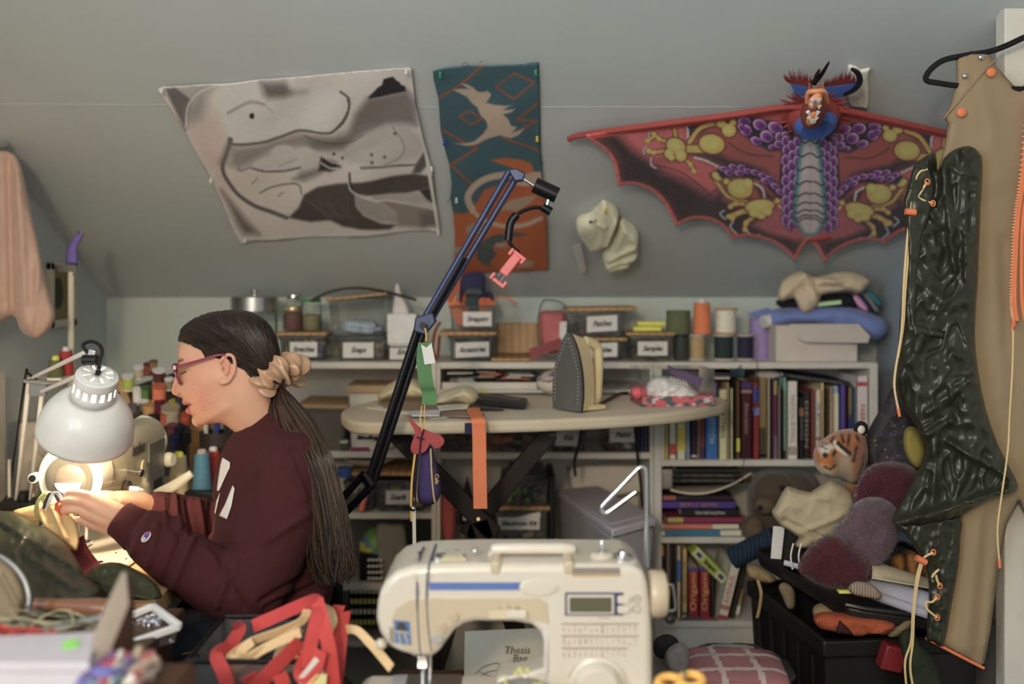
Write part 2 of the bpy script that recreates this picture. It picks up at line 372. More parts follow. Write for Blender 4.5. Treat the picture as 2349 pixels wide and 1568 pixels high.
cv.poly([(1240, 660), (1560, 660), (1640, 600), (1500, 740), (1260, 740)], G(92), .7, 30)
cv.line([(625, 650), (645, 692), (860, 692), (1000, 660), (1170, 602), (1350, 605), (1430, 588), (1525, 480), (1548, 360), (1480, 300)], 20, G(78), .9)
cv.line([(1400, 610), (1500, 540), (1545, 440), (1530, 340)], 9, G(60)); cv.line([(1200, 640), (1400, 690), (1560, 690), (1650, 640)], 9, G(70), .8)
cv.line([(640, 660), (600, 780), (575, 860), (585, 930), (630, 1010), (700, 1100), (820, 1180), (950, 1230), (1065, 1272)], 30, G(76), .95)
cv.line([(625, 700), (570, 840)], 60, G(95), .6, soft=40)
cv.poly([(1560, 720), (1830, 560), (2000, 545), (2110, 640), (2140, 730), (2080, 800), (1940, 850), (1800, 870), (1560, 850), (1480, 790)], G(150, 2), .95, 30)
for pt in ((1430, 780), (1495, 815), (1720, 785), (1722, 840), (1820, 800), (1900, 620)): cv.ell(*pt, 14, 12, G(80))
cv.line([(1880, 570), (1970, 700), (1940, 800), (1820, 860)], 7, G(105)); cv.line([(1640, 880), (1880, 868), (2060, 860)], 16, G(80), .9)
for e in ((1045, 790, 105, 72, .1), (905, 852, 105, 48, -.2), (1210, 830, 115, 100, 0), (1130, 880, 170, 40, 0)): cv.ell(*e[:4], G(162), e[4], 1, .2)
cv.line([(800, 880), (900, 915), (1050, 915), (1170, 885)], 14, G(80)); cv.line([(690, 870), (720, 895), (790, 870)], 9, G(95)); cv.line([(1000, 880), (1150, 820)], 7, G(130))
cv.poly([(1110, 980), (1180, 920), (1340, 890), (1330, 930), (1200, 985)], G(95), .9, 25)
cv.poly([(1330, 800), (1450, 850), (1485, 885), (1400, 922), (1310, 912)], G(48), 1, 12); cv.line([(1330, 850), (1400, 895), (1460, 895)], 10, G(185)); cv.line([(1340, 790), (1420, 850), (1530, 862)], 9, G(180))
cv.line([(860, 1085), (950, 1040), (1100, 1010), (1165, 1020), (1180, 1080)], 11, G(85)); cv.line([(800, 1010), (840, 960)], 10, G(110)); cv.line([(1000, 1110), (1040, 1080)], 8, G(100))
cv.poly([(1080, 1272), (1160, 1185), (1200, 1085), (1300, 1032), (1450, 1010), (1640, 990), (1860, 952), (2050, 930), (2190, 950), (2205, 1020), (2090, 1062), (1950, 1100), (1680, 1092), (1595, 1075), (1600, 1180), (1660, 1250), (1800, 1310), (1915, 1325), (1860, 1358), (1640, 1362), (1500, 1340), (1400, 1290), (1250, 1305)], (66, 60, 58), 1, 10)
for i in range(9): cv.line([(1220+i*40, 1120+(i*31) % 60), (1300+i*30, 1190+(i*17) % 50), (1380+i*26, 1270)], 16, G(84, 3), .45, soft=10)
cv.poly([(1590, 1080), (1800, 1170), (1900, 1250), (1922, 1310), (1780, 1290), (1660, 1240), (1600, 1180)], G(126, 3), 1, 8)
cv.poly([(1730, 1110), (2200, 1195), (2235, 1330), (2100, 1352), (1925, 1340), (1900, 1240), (1800, 1165)], (118, 109, 102), 1, 18); cv.poly([(2090, 1240), (2210, 1230), (2230, 1330), (2110, 1345)], G(80), .8, 30)
cv.poly([(1690, 1095), (2080, 1080), (2200, 1170), (1900, 1145)], G(140, 3), 1, 8); cv.poly([(2085, 1062), (2212, 1020), (2222, 1180), (2140, 1130)], G(52), 1, 8)
cv.poly([(2065, 850), (2140, 735), (2162, 850), (2095, 922), (2030, 925)], G(74), 1, 10)
cv.line([(1548, 920), (1545, 1000), (1570, 1062), (1700, 1122), (1900, 1150), (2195, 1205)], 13, G(168)); cv.line([(1550, 925), (1556, 1010), (1580, 1050)], 16, G(40))
cv.poly([(1695, 355), (1705, 330), (1735, 300), (1770, 262), (1800, 245), (1812, 198), (1850, 188), (1885, 180), (1915, 215), (1935, 222), (1945, 245), (1978, 258), (1985, 298), (1830, 330)], (38, 36, 40), 1, 5)
cv.poly([(560, 1060), (640, 1150), (770, 1300), (860, 1395), (740, 1395), (690, 1330)], (92, 84, 80), .95, 30)
cv.line([(75, 275), (700, 1475)], 22, (188, 178, 155)); cv.line([(710, 1455), (2245, 1380)], 44, (184, 178, 168), soft=15); cv.line([(2030, 115), (2240, 1390)], 26, (180, 176, 165)); cv.line([(75, 272), (2020, 115)], 14, (150, 143, 138))
z4 = crop(340, 120, 3.3557)
ol = [z4(*p) for p in ((70, 285), (110, 262), (400, 255), (700, 228), (1040, 190), (1500, 160), (1900, 118), (2025, 112), (2060, 400), (2130, 700), (2180, 880), (2215, 1130), (2250, 1392), (2140, 1378), (1900, 1395), (1640, 1425), (1300, 1432), (1000, 1445), (820, 1452), (705, 1482), (620, 1290), (480, 985), (300, 640))]
pt = thing('painting', 'large grey charcoal painting on unframed canvas pinned to the sloped ceiling', 'painting', PS(690, 360))
slope_sheet('canvas', ol, cv, lambda X, Y: ((X-340)*3.3557, (Y-120)*3.3557), 2.1, PRINT, off=.007, wob=.008, step=3, parent=pt)
PIN = M('push_pin_white', (.8, .8, .82), .3)
def pin(x, y, mat, parent, off=.012):
    q = PS(x, y, off-.004); mm = MB(); mm.lathe([(.0035, 0), (.002, .003), (.002, .007), (.004, .009), (.004, .012)], q, SN, 10); mm.o('push_pin', mat, parent)
for x, y in ((372, 204), (932, 160), (484, 410), (990, 384), (1005, 530), (562, 548)): pin(x, y, PIN, pt)
# --- woven tapestry with leaping hare
cv = Canvas(0, 0, 976, 1568, 4, (46, 74, 84)); OR = (146, 74, 38); BG_ = (150, 132, 116)
for i in range(0, 1568, 5): cv.line([(0, i), (976, i)], 1.5, (58, 86, 94), .35, sm=0)
cv.poly([(200, 1050), (270, 1060), (330, 1040), (420, 900), (560, 850), (760, 800), (976, 790), (976, 1568), (100, 1568), (190, 1200)], OR, 1, 8)
for pts in ([(410, 50), (260, 180), (100, 285)], [(125, 495), (270, 580), (370, 620), (190, 735), (340, 870)], [(540, 540), (700, 600), (790, 645)], [(785, 310), (640, 420), (770, 440), (600, 520)]): cv.line(pts, 16, (120, 66, 40), sm=0)
for q in ([(495, 205), (620, 112), (755, 175), (615, 280)], [(245, 405), (315, 362), (398, 415), (330, 458)]): cv.line(q, 13, (122, 66, 40), sm=0, closed=True)
cv.poly([(255, 175), (300, 180), (345, 205), (370, 235), (410, 238), (440, 232), (465, 255), (445, 290), (430, 310), (480, 320), (560, 325), (605, 318), (545, 350), (590, 350), (628, 342), (600, 368), (545, 380), (580, 415), (600, 460), (640, 470), (600, 510), (690, 485), (650, 525), (600, 545), (540, 530), (520, 525), (450, 550), (370, 595), (300, 608), (215, 592), (300, 590), (350, 575), (410, 520), (440, 470), (430, 430), (390, 390), (370, 340), (330, 310), (300, 270), (240, 240), (205, 220), (260, 212), (310, 215)], BG_, 1, 5)
cv.poly([(450, 700), (560, 680), (660, 692), (730, 720), (765, 790), (720, 800), (650, 770), (600, 745), (520, 720)], (150, 78, 36), 1, 5)
cv.line([(340, 1040), (305, 950), (370, 860), (480, 810), (620, 790)], 46, BG_); cv.poly([(620, 800), (800, 780), (805, 860), (700, 880), (600, 860)], BG_, 1, 8)
cv.line([(340, 1040), (420, 1110), (560, 1150), (680, 1140), (800, 1090)], 30, BG_); cv.poly([(410, 920), (560, 880), (780, 890), (800, 960), (600, 980), (430, 1060), (360, 1040)], OR, 1, 12)
cv.poly([(520, 1040), (580, 980), (690, 950), (780, 940), (730, 990), (640, 1050)], (135, 118, 102), 1, 8)
cv.poly([(285, 1160), (330, 1125), (420, 1130), (450, 1165), (420, 1200), (310, 1200)], (130, 112, 98), 1, 10)
cv.poly([(360, 1350), (380, 1260), (470, 1210), (620, 1190), (720, 1200), (560, 1240), (470, 1290), (500, 1340), (450, 1400), (500, 1440), (420, 1410), (380, 1380)], (62, 72, 76), 1, 6)
cv.ell(530, 1275, 45, 18, (135, 118, 102)); cv.poly([(620, 1430), (700, 1370), (755, 1390), (740, 1420)], (135, 118, 102), 1, 8); cv.ell(240, 1305, 35, 22, (135, 118, 102))
z5 = crop(970, 130, 2.958)
ol = [z5(*p) for p in ((68, 92), (150, 72), (270, 60), (420, 56), (560, 54), (690, 58), (740, 48), (786, 50), (792, 300), (798, 520), (800, 640), (812, 800), (830, 1000), (842, 1200), (848, 1446), (720, 1452), (500, 1460), (340, 1478), (262, 1482), (212, 1440), (218, 1200), (205, 1050), (186, 960), (195, 860), (180, 740), (150, 640), (120, 500), (106, 290), (72, 150))]
tp = thing('tapestry', 'slate blue and rust woven wall hanging with a leaping hare, pinned beside the painting', 'tapestry', PS(1120, 390))
slope_sheet('woven_panel', ol, cv, lambda X, Y: ((X-970)*2.958, (Y-130)*2.958), 2.1, PRINT, off=.008, wob=.008, step=2.6, parent=tp)
for x, y, c in ((1010, 167, 'green'), (1229, 162, 'green'), (1020, 322, 'blue'), (1232, 314, 'yellow'), (1047, 455, 'white')):
    pin(x, y, M('push_pin_'+c, {'green': (.03, .35, .15), 'blue': (.03, .05, .5), 'yellow': (.8, .6, .05), 'white': (.8, .8, .82)}[c], .3), tp, .016)
m = MB()
for x, y, dx, dy in ((1060, 148, 12, -6), (1075, 149, -14, 3), (1100, 145, 6, -5), (1232, 352, 14, 22), (1240, 352, 6, 30), (1033, 450, -8, 14), (1215, 622, -6, 10), (1205, 624, 4, 8)): m.tube(cr([PS(x, y, .01), PS(x+dx*.5, y+dy*.7, .014), PS(x+dx, y+dy, .008)], 4), .0006, 5)
m.o('loose_thread', M('wool_thread', C(70, 80, 70), .9), tp)
# --- dragon kite
cv = Canvas(0, 0, 1480, 1328, 3.2, (142, 62, 62)); DK = (40, 32, 38); GO = (176, 146, 66); BR = (70, 42, 26)
cv.poly([(160, 485), (340, 460), (560, 590), (800, 690), (1000, 790), (1150, 900), (1290, 990), (1440, 1090), (1400, 1200), (1200, 1100), (1020, 1090), (850, 980), (690, 1010), (640, 900), (520, 800), (350, 780), (330, 620), (250, 530)], DK, 1, 60)
cv.poly([(330, 450), (560, 415), (750, 395), (770, 500), (700, 600), (560, 640), (430, 560)], (172, 82, 88), 1, 40)
cv.poly([(560, 640), (800, 590), (940, 655), (990, 780), (900, 840), (760, 760), (620, 700)], (168, 78, 84), 1, 40)
cv.poly([(1130, 1000), (1260, 900), (1330, 930), (1455, 1060), (1400, 1080), (1270, 1060)], (152, 74, 84), 1, 20)
cv.poly([(980, 800), (1130, 880), (1040, 900), (960, 860)], (150, 70, 80), .9, 20)
cv.poly([(750, 405), (1010, 395), (880, 440), (800, 490), (760, 500)], (48, 42, 52), 1, 10); cv.poly([(770, 585), (900, 580), (1050, 615), (1240, 650), (1230, 690), (1000, 670), (850, 610)], (44, 38, 46), 1, 30)
cv.poly([(980, 500), (1100, 510), (1240, 560), (1320, 560), (1300, 740), (1240, 690), (1000, 610), (960, 560)], (138, 66, 62), 1, 20)
cv.poly([(1150, 760), (1210, 800), (1280, 850), (1190, 840)], (36, 34, 44), 1, 20)
for i in range(60):
    x = 300+(i*137) % 1000; y = 500+(i*83) % 420; cv.line([(x, y), (x+50+(i*7) % 40, y+26+(i*11) % 30)], 4, (i % 2)*np.array((150, 80, 80))+(1-i % 2)*np.array((60, 36, 42)), .35, sm=0)
for a_ in ([(1000, 520), (1120, 590), (1260, 600)], [(330, 610), (700, 690), (900, 830)], [(860, 840), (960, 770)]): cv.line(a_, 8, (58, 34, 38), .7)
for arc in ([(730, 400), (758, 440), (760, 495)], [(800, 612), (860, 625), (940, 660)], [(1150, 760), (1195, 790), (1208, 836)], [(1290, 880), (1380, 960), (1455, 1060)]):
    pp = cr([(x, y, 0) for x, y in arc], 9)
    for q in pp: cv.ell(q.x, q.y, 6, 6, (190, 178, 178))
for x in range(8): cv.line([(640+x*16, 420), (650+x*14, 500)], 3, (190, 120, 120), .5); cv.line([(1180+x*30, 1000+x*6), (1220+x*28, 940+x*16)], 4, (105, 50, 60), .6)
def gold(el): 
    for e in el: cv.ell(e[0], e[1], e[2]+7, e[3]+7, BR, e[4] if len(e) > 4 else 0)
    for e in el:
        r = e[4] if len(e) > 4 else 0; cv.ell(e[0], e[1], e[2], e[3], GO, r); cv.ell(e[0]-e[2]*.1, e[1]-e[3]*.15, e[2]*.72, e[3]*.66, (190, 166, 88), r, .8, .5); cv.ell(e[0]+e[2]*.1, e[1]+e[3]*.1, e[2]*.35, e[3]*.3, (176, 168, 84), r, .7, .6)
def toes(lst):
    for t in lst: cv.line(t, 32, BR)
    for t in lst: cv.line(t, 21, (184, 136, 58))
    for t in lst: cv.ell(t[-1][0], t[-1][1], 16, 15, (190, 150, 66)); cv.ell(t[len(t)//2][0], t[len(t)//2][1], 15, 15, (196, 150, 66))
for w_, c_ in ((38, BR), (26, GO)): cv.line([(770, 520), (830, 440), (920, 410), (960, 400)], w_, c_); cv.line([(760, 560), (860, 560)], w_+20, c_)
toes([[(690, 500), (680, 420)], [(640, 520), (590, 500), (560, 470)], [(640, 570), (560, 580), (530, 570)], [(570, 480), (525, 510)], [(740, 620), (775, 650), (795, 690)]])
gold([(900, 530, 75, 56, .1), (1000, 450, 42, 38), (955, 412, 30, 24), (1025, 405, 20, 18), (690, 545, 58, 48, .5), (650, 590, 28, 30), (720, 600, 34, 36), (665, 615, 20, 20)])
for w_, c_ in ((30, BR), (20, GO)): cv.line([(900, 710), (950, 780), (1000, 840), (1110, 870)], w_, c_)
toes([[(1120, 885), (1040, 880), (1010, 900)], [(1130, 920), (1060, 935), (1020, 970)], [(1160, 940), (1100, 990), (1095, 1030)], [(1080, 920), (1000, 960)], [(1250, 880), (1285, 850)]])
gold([(1065, 790, 74, 58, .2), (930, 715, 34, 22, .6), (985, 745, 20, 18), (1110, 765, 32, 34), (1180, 890, 86, 40, -.15), (1150, 930, 34, 26), (1225, 915, 30, 28), (1190, 945, 24, 18)])
for a_ in ([(565, 435), (535, 455), (530, 490)], [(520, 545), (500, 565), (505, 590)], [(545, 610), (545, 650), (575, 672)], [(975, 925), (950, 945), (980, 978)], [(1025, 990), (1010, 1020), (1045, 1058)], [(1110, 1040), (1140, 1062), (1180, 1055)], [(1310, 920), (1330, 940), (1325, 955)]): cv.line(a_, 13, (58, 50, 60)); cv.line(a_, 8, (176, 172, 184))
# purple scales
cv.poly([(1050, 400), (1130, 380), (1330, 400), (1400, 470), (1400, 1000), (1330, 900), (1290, 780), (1310, 560), (1240, 570), (1120, 500), (1060, 460)], (34, 28, 36), 1, 10); cv.poly([(930, 680), (990, 645), (1120, 665), (1260, 720), (1330, 830), (1290, 840), (1180, 740), (1050, 720), (950, 720)], (34, 28, 40), 1, 8)
def scale(x, y, rx, ry, r=0):
    cv.ell(x, y, rx+6, ry+6, (28, 22, 28), r); cv.ell(x, y, rx+1, ry+1, (178, 138, 190), r); cv.ell(x+rx*.12, y+ry*.12, rx*.84, ry*.84, (118, 44, 134), r); cv.ell(x+rx*.3, y+ry*.3, rx*.5, ry*.5, (62, 32, 86), r, .8, .6)
for e in ((1090, 400, 36, 22, 0), (1180, 415, 38, 30, .2), (1270, 425, 42, 32, .2), (1100, 450, 34, 28, .4), (1160, 510, 34, 22, .4), (1220, 480, 38, 32, .5), (1300, 480, 30, 30, .6), (1250, 545, 20, 14, 0), (1290, 525, 26, 22, .4), (1330, 470, 26, 20, .8), (1070, 430, 18, 16, .5)): scale(*e)
for i, (x, y) in enumerate(((970, 672), (1025, 662), (1075, 668), (1000, 695), (1110, 690), (1155, 700), (1200, 715), (1060, 700), (1240, 730), (1215, 745), (1270, 770), (1300, 800))): scale(x, y, 27, 15, .3)
for col in range(3):
    for r in range(9):
        x = 1326+col*34+(r % 2)*6; y = 500+r*58+(col % 2)*28
        if x < 1412 and y < 1010: scale(x, y, 18, 32, .1)
# belly plates
bel = [(1420, 478), (1470, 470), (1480, 470), (1480, 1060), (1450, 1060), (1370, 960), (1385, 760), (1400, 600)]
cv.poly(bel, (30, 110, 110), 1, 6); cv.poly([(1436, 480), (1480, 470), (1480, 1040), (1440, 1030), (1390, 950), (1405, 760), (1420, 600)], (172, 156, 158), 1, 14)
for y, x0 in ((500, 1425), (585, 1408), (665, 1395), (745, 1388), (815, 1384), (872, 1378), (918, 1378), (950, 1380), (968, 1385)): cv.line([(x0, y-6), (x0+20, y+2), (x0+45, y-16), (x0+70, y-22), (1480, y-14)], 8, (26, 22, 22))
# hems
lead = [(150, 482), (560, 430), (1000, 372), (1310, 326), (1480, 330)]; trail = [(165, 490), (245, 550), (320, 640), (350, 780), (430, 765), (530, 800), (620, 880), (690, 1010), (790, 970), (900, 990), (980, 1040), (1020, 1090), (1120, 1070), (1240, 1095), (1330, 1150), (1385, 1208), (1460, 1075)]
trs = []
for k_ in (trail[:4], trail[3:8], trail[7:12], trail[11:16]): trs += [(p.x, p.y) for p in cr([(x, y, 0) for x, y in k_], 6)][:-1]
trs += [(1385, 1208), (1430, 1120), (1465, 1070)]
cv.line(lead, 44, (160, 56, 50)); cv.line([(560, 425), (900, 380)], 20, (90, 34, 32), .8); cv.line(trs, 40, (205, 74, 62), sm=0)
for i, (x, y) in enumerate(trs[::3]): cv.ell(x, y, 9, 14, (120, 40, 36), .3*i, .6, .6)
z1 = crop(1280, 120, 2.5533)
def kite_cm(X, Y):
    x = (X-1280)*2.5533; y = (Y-120)*2.5533; rt = x > 1472
    y2 = np.where(rt, y-.075*(x-1472), y); x2 = np.where(rt, 2944-x, x); return x2, y2
kt = thing('kite', 'red and purple dragon kite with scalloped wings spread on the sloped ceiling', 'kite', PS(1850, 420))
left = [z1(*p) for p in [(150, 478)]+trs]
rtr = []
for x, y in reversed(trs): rtr.append(z1(2944-x, y+.075*(1472-x)))
rt = [(min(x, 2205+(x-2205)*.12) if x > 2205 else x, y) for x, y in rtr+[z1(2500, 510), z1(2260, 462), z1(1950, 400), z1(1700, 345)]]
def klim(x, y): return min(x, CX+(WX1-.02)*F/(1.595/(.55-(y-HZ)/F)))
rt = [(klim(x, y), y) for x, y in rt]
ol = left+rt[1:]+[z1(1620, 322), z1(1330, 322), z1(1000, 364), z1(560, 420)]
def kof(x, y): return .002+.012*math.exp(-((x-1855)/60)**2)
slope_sheet('wing_panel', ol, cv, kite_cm, 2.15, M('kite_cloth', (1, 1, 1), .6, attr=True, var=.05, sheen=.2), off=.042, wob=.006, step=2.8, parent=kt, offf=kof)
BAM = M('kite_red_wrap', C(136, 50, 46, 1.8), .7)
def kp(x, y, off=.03): q = z1(x, y); return PS(q[0], q[1], off)
m = MB(); m.tube(cr([kp(65, 508, .02), kp(150, 482), kp(560, 425, .054), kp(1000, 368, .056), kp(1310, 322, .056), kp(1480, 326, .056), kp(1700, 345, .056), kp(2260, 470, .05), kp(2370, 492, .05)], 5), .007, 8); m.o('wing_spar', BAM, kt)
m = MB(); m.tube(cr([kp(1420, 1080, .03), kp(1500, 1080, .05), kp(1590, 1070, .045)], 5), .012, 8); m.o('tail_knot', BAM, kt)
# kite head: ruff, crown fans, snout, horns (crop of 1720,120 x5.6)
def hp(x, y, off=.03): return PS(1720+x/5.6, 120+y/5.6, off)
FR = M('kite_fringe_red', C(126, 46, 42, 1.9), .9); FB = M('kite_blue', C(52, 82, 150, 1.9), .6)
m = MB()
for i in range(70):
    a_ = 2*math.pi*i/70; c_ = (820+20*math.sin(i*5), 780); r0, r1 = 230, 330+60*math.sin(i*3.7)+(60 if abs(math.cos(a_)) > .5 else 0)
    p0 = hp(c_[0]+r0*math.cos(a_-.08), c_[1]+r0*.9*math.sin(a_-.08), .05); p1 = hp(c_[0]+r0*math.cos(a_+.08), c_[1]+r0*.9*math.sin(a_+.08), .05); p2 = hp(c_[0]+r1*1.1*math.cos(a_), c_[1]+r1*.8*math.sin(a_), .055)
    m.prism([p0, p1, p2], SN*.004)
m.o('ruff_fringe', FR, kt)
m = MB(); c0 = hp(820, 780, .045); Rr = frame(SN)
m.lathe([(.062, 0), (.056, .016), (.044, .03), (.028, .036)], c0, SN, 32, .95); m.o('ruff', FR, kt)
m = MB(); m.lathe([(.046, .030), (.042, .040), (.034, .046), (.02, .045)], c0, SN, 28); m.o('blue_ring', FB, kt)
m = MB(); m.ball(hp(815, 760, .115), (.024, .045, .03), R=frame(SN, (1, 0, 0))); m.o('snout', M('kite_brown', C(95, 42, 30, 2.2), .5), kt)
m = MB(); m.ball(hp(840, 630, .145), (.013, .024, .008), R=frame(SN, (1, 0, 0))); m.ball(hp(800, 850, .14), (.011, .022, .008), R=frame(SN, (1, 0, 0))); m.o('lips', M('kite_orange', C(185, 105, 60, 2.2), .5), kt)
m = MB()
for x, y, dx, dy in ((805, 600, 4, 55), (830, 590, 2, 40), (865, 590, 0, 45), (890, 600, -6, 60), (795, 660, 6, 50), (895, 680, -8, 50), (745, 760, 25, 60), (760, 830, 25, 50), (880, 760, -20, 60), (865, 830, -22, 50), (800, 890, 5, -30), (825, 890, -5, -30)):
    m.cyl(hp(x, y, .152), hp(x+dx, y+dy, .156), .0045, .0008, 8)
m.o('teeth', M('kite_teeth', C(205, 200, 190, 1.6), .4), kt)
for s in (0, 1):
    if s == 0: pts = [(510, 370), (700, 400), (790, 440), (740, 520), (650, 540), (570, 480)]; tip = [(440, 345), (425, 265), (500, 215), (590, 175), (680, 200), (740, 260), (800, 300), (790, 400)]
    else: pts = [(960, 420), (1150, 410), (1350, 370), (1330, 440), (1210, 540), (1080, 565), (980, 510)]; tip = [(950, 370), (1000, 310), (1080, 290), (1150, 240), (1220, 235), (1300, 230), (1360, 300), (1350, 370)]
    m = MB(); m.prism([hp(x, y, .05) for x, y in pts], SN*.006); e_ = m.o('ear', FB, kt)
    m = MB(); base = [(pts[0][0]+(pts[2][0]-pts[0][0])*t/23, pts[0][1]+(pts[2][1]-pts[0][1])*t/23) for t in range(24)]
    tp_ = cr([(x, y, 0) for x, y in tip], 4)
    for i in range(24):
        q = tp_[int(i*(len(tp_)-1)/23)]; j = .75+.35*((i*7) % 5)/5; b_ = base[i]
        m.prism([hp(b_[0]-14, b_[1]+12, .052), hp(b_[0]+14, b_[1]+12, .052), hp(b_[0]+(q.x-b_[0])*j, b_[1]+(q.y-b_[1])*j, .06)], SN*.003)
    m.o('ear_fringe', FR, e_)
m = MB(); m.tube(cr([hp(1310, 210, .07), hp(1390, 270, .07), hp(1410, 380, .068), hp(1340, 480, .064), hp(1210, 545, .06)], 6), [.003+.0035*math.sin(math.pi*i/24) for i in range(25)], 8); m.o('horn', BLACK, kt)
m = MB(); m.tube(cr([hp(1015, 130, .08), hp(930, 270, .07), hp(825, 390, .06)], 6), [.002+.0004*i for i in range(13)], 8); m.tube([hp(895, 220, .08), hp(860, 290, .07), hp(830, 380, .06)], [.002, .004, .005], 8); m.o('horn', BLACK, kt)
m = MB(); 
for x in (770, 880, 945): m.cyl(hp(x, 500, .10), hp(x-5, 400, .11), .004, .001, 8)
m.tube(cr([hp(740, 640, .12), hp(750, 520, .12), hp(850, 500, .125), hp(960, 510, .12), hp(990, 640, .11)], 6), .005, 8); m.o('brow_spikes', M('kite_orange', (0, 0, 0)), kt)
# white cotton strip behind the kite head
puff('cloth_strip', [(1944, 152), (1962, 150), (1975, 158), (1996, 156), (1992, 175), (1992, 240), (1972, 244), (1950, 240), (1945, 200)], 2.2, .003, M('unbleached_cotton', C(190, 180, 160, 2.0), .9, bump=.3, sheen=.2), None, step=3, R=6, to3=lambda x, y: PS(x, y, .008), na=.004, ns=30)
tag(bpy.context.scene.objects['cloth_strip'], 'narrow white cotton strip hanging behind the kite head', 'fabric')
# --- two folded muslin bundles pinned below the kite
MUS = M('muslin', C(190, 176, 150, 1.9), .9, bump=.3, sheen=.2)
def bundle(name, pts, label, ridges, T=.022, mat=MUS, seed=1):
    return tag(puff(name, pts, 2.5, T, mat, None, step=3.2, R=16, smooth=3, to3=lambda x, y: PS(x, y, .022), ridges=ridges, na=.004, ns=22, seed=seed), label, 'fabric', None)
bundle('muslin_bundle', [(1385, 463), (1400, 470), (1412, 478), (1420, 492), (1412, 520), (1395, 552), (1362, 568), (1345, 555), (1325, 528), (1322, 508), (1335, 498), (1360, 490), (1372, 475)], 'folded cream muslin bundle with pencil marks pinned to the slope', [(1412, 490, 1392, 550, 5, .01), (1325, 515, 1355, 560, 4, .008), (1362, 490, 1385, 500, 5, .008)])
bundle('muslin_bundle', [(1425, 508), (1445, 518), (1462, 530), (1466, 550), (1462, 580), (1456, 592), (1440, 602), (1424, 622), (1400, 612), (1386, 600), (1382, 582), (1395, 562), (1410, 535)], 'folded cream muslin bundle with fan-like pleats, lower right of its pair on the slope', [(1392, 578, 1455, 548, 4, .011), (1390, 592, 1460, 572, 4, .011), (1392, 600, 1440, 590, 4, .01), (1430, 510, 1462, 545, 4, .008)], seed=3)
m = MB(); m.prism([PS(1313, 566, .02), PS(1331, 556, .02), PS(1345, 620, .016), PS(1331, 627, .016)], SN*.0012); tag(m.o('paper_tag', PAPER), 'small white paper tag pinned beside the muslin bundles', 'tag')
o_ = bpy.data.objects['muslin_bundle']; text('8U', PS(1360, 508, .052), .018, INK, o_, rot=frame(SN, (1, .0, 0)) @ Euler((0, 0, .5)).to_matrix()); pin(1389, 478, M('push_pin_yellow', (0, 0, 0)), o_, .045)
# ------------------------------------------------------------------ bookcases along the knee wall
BF, BB = 2.72, 2.985                               # front / back depth
def zat(py, Y=BF): return CZ-(py-HZ)*Y/F
def xat(px, Y=BF): return (px-CX)*Y/F
TOP = zat(831)
SHELF = M('white_laminate', (.74, .70, .63), .4, bump=.03)
def bookcase(label, x0, x1, shelves, panel, base=True, right=None):
    t = thing('bookcase', label, 'bookcase', (xat((x0+x1)/2), (BF+BB)/2, 0)); a, b = xat(x0), xat(x1); tw = xat(x0+panel)-a
    for x in (a, b-tw): m = MB(); m.bb((x, BF, 0), (x+tw, BB, TOP-.001)); m.o('side_panel', SHELF, t, bevel=.0015)
    m = MB(); m.bb((a, BB-.006, .02), (b, BB, TOP-.002)); m.o('back_panel', SHELF, t)
    m = MB(); m.bb((a+tw, BF+.001, TOP-.0167), (b-tw, BB-.007, TOP)); m.o('top_board', SHELF, t, bevel=.0012)
    for py, th, e in shelves: z = zat(py); m = MB(); m.bb((a+tw, BF+.002, z-th), (xat(e) if e else b-tw, BB-.007, z)); m.o('shelf', SHELF, t, bevel=.0012)
    m = MB(); m.bb((a+tw, BF+.012, 0), (b-tw, BF+.028, zat(1441) if base else .06)); m.o('plinth', SHELF, t)
    return t
bookcase('white bookcase behind the seated person, left of three', 520, 1001, [(1036, .0167, 0), (1177, .0155, 0), (1340, .0167, 0), (1470, .0167, 0)], 11, False)
bookcase('white bookcase behind the ironing board, middle of three', 1002, 1499, [(894, .009, 0), (1038, .017, 0), (1400, .017, 0)], 8, False)
bookcase('white bookcase full of books, right of three', 1500, 2014, [(1055, .0165, 0), (1232, .0165, 0), (1425, .0165, 0)], 18, True)
BAMB = M('bamboo', C(150, 115, 70, 2.0), .5, wave=(14, 'X', 1.5, .75))
CLR = clear('clear_plastic', (.86, .87, .86), .10)
def blobs(name, lo, hi, cols, n, parent, s0=.012, s1=.03, seed=0):
    """loose small contents nobody could count, one stuff part"""
    r = random.Random(seed); m = MB()
    for i in range(n):
        c = cols[i % len(cols)]; q = [r.uniform(lo[k], hi[k]) for k in range(3)]; q[2] = lo[2]+(hi[2]-lo[2])*(i/n)
        sz = [r.uniform(s0, s1) for _ in range(3)]
        q = [min(max(q[k], lo[k]+sz[k]*.6), hi[k]-sz[k]*.6) for k in range(3)]
        R = Euler((r.uniform(-.5, .5), r.uniform(-.5, .5), r.uniform(0, 3))).to_matrix()
        if i % 3: m.box(q, (sz[0], sz[1]*.7, sz[2]*.5), R, col=C(*c))
        else: m.ball(q, [v*.5 for v in sz], 8, 6, R, col=C(*c))
    return tag(m.o(name, M('mixed_contents', (1, 1, 1), .6, attr=True), parent), kind='stuff')
def plate(parent, txt, x0, y0, x1, y1, Y, slant=0, tsz=.5, shear=.35, dx=0, th=.0008, tw=None, name='name_label'):
    a, b, c, d = P(x0, y0, Y), P(x1, y0-slant, Y), P(x1, y1-slant, Y), P(x0, y1, Y); m = MB(); m.prism([a, b, c, d], (0, -th, 0)); o = m.o(name, PAPER, parent, smooth=False)
    if txt:
        h = (a-d).length*tsz; ce = (a+b+c+d)/4+Vector((dx, -th-.0004, 0)); an = math.atan2(b.z-a.z, b.x-a.x)
        text(txt, ce, h, INK, o, rot=Euler((math.pi/2, -an, 0)), shear=shear, width=(tw or .66)*(b-a).length, bold=.0006)
    return o
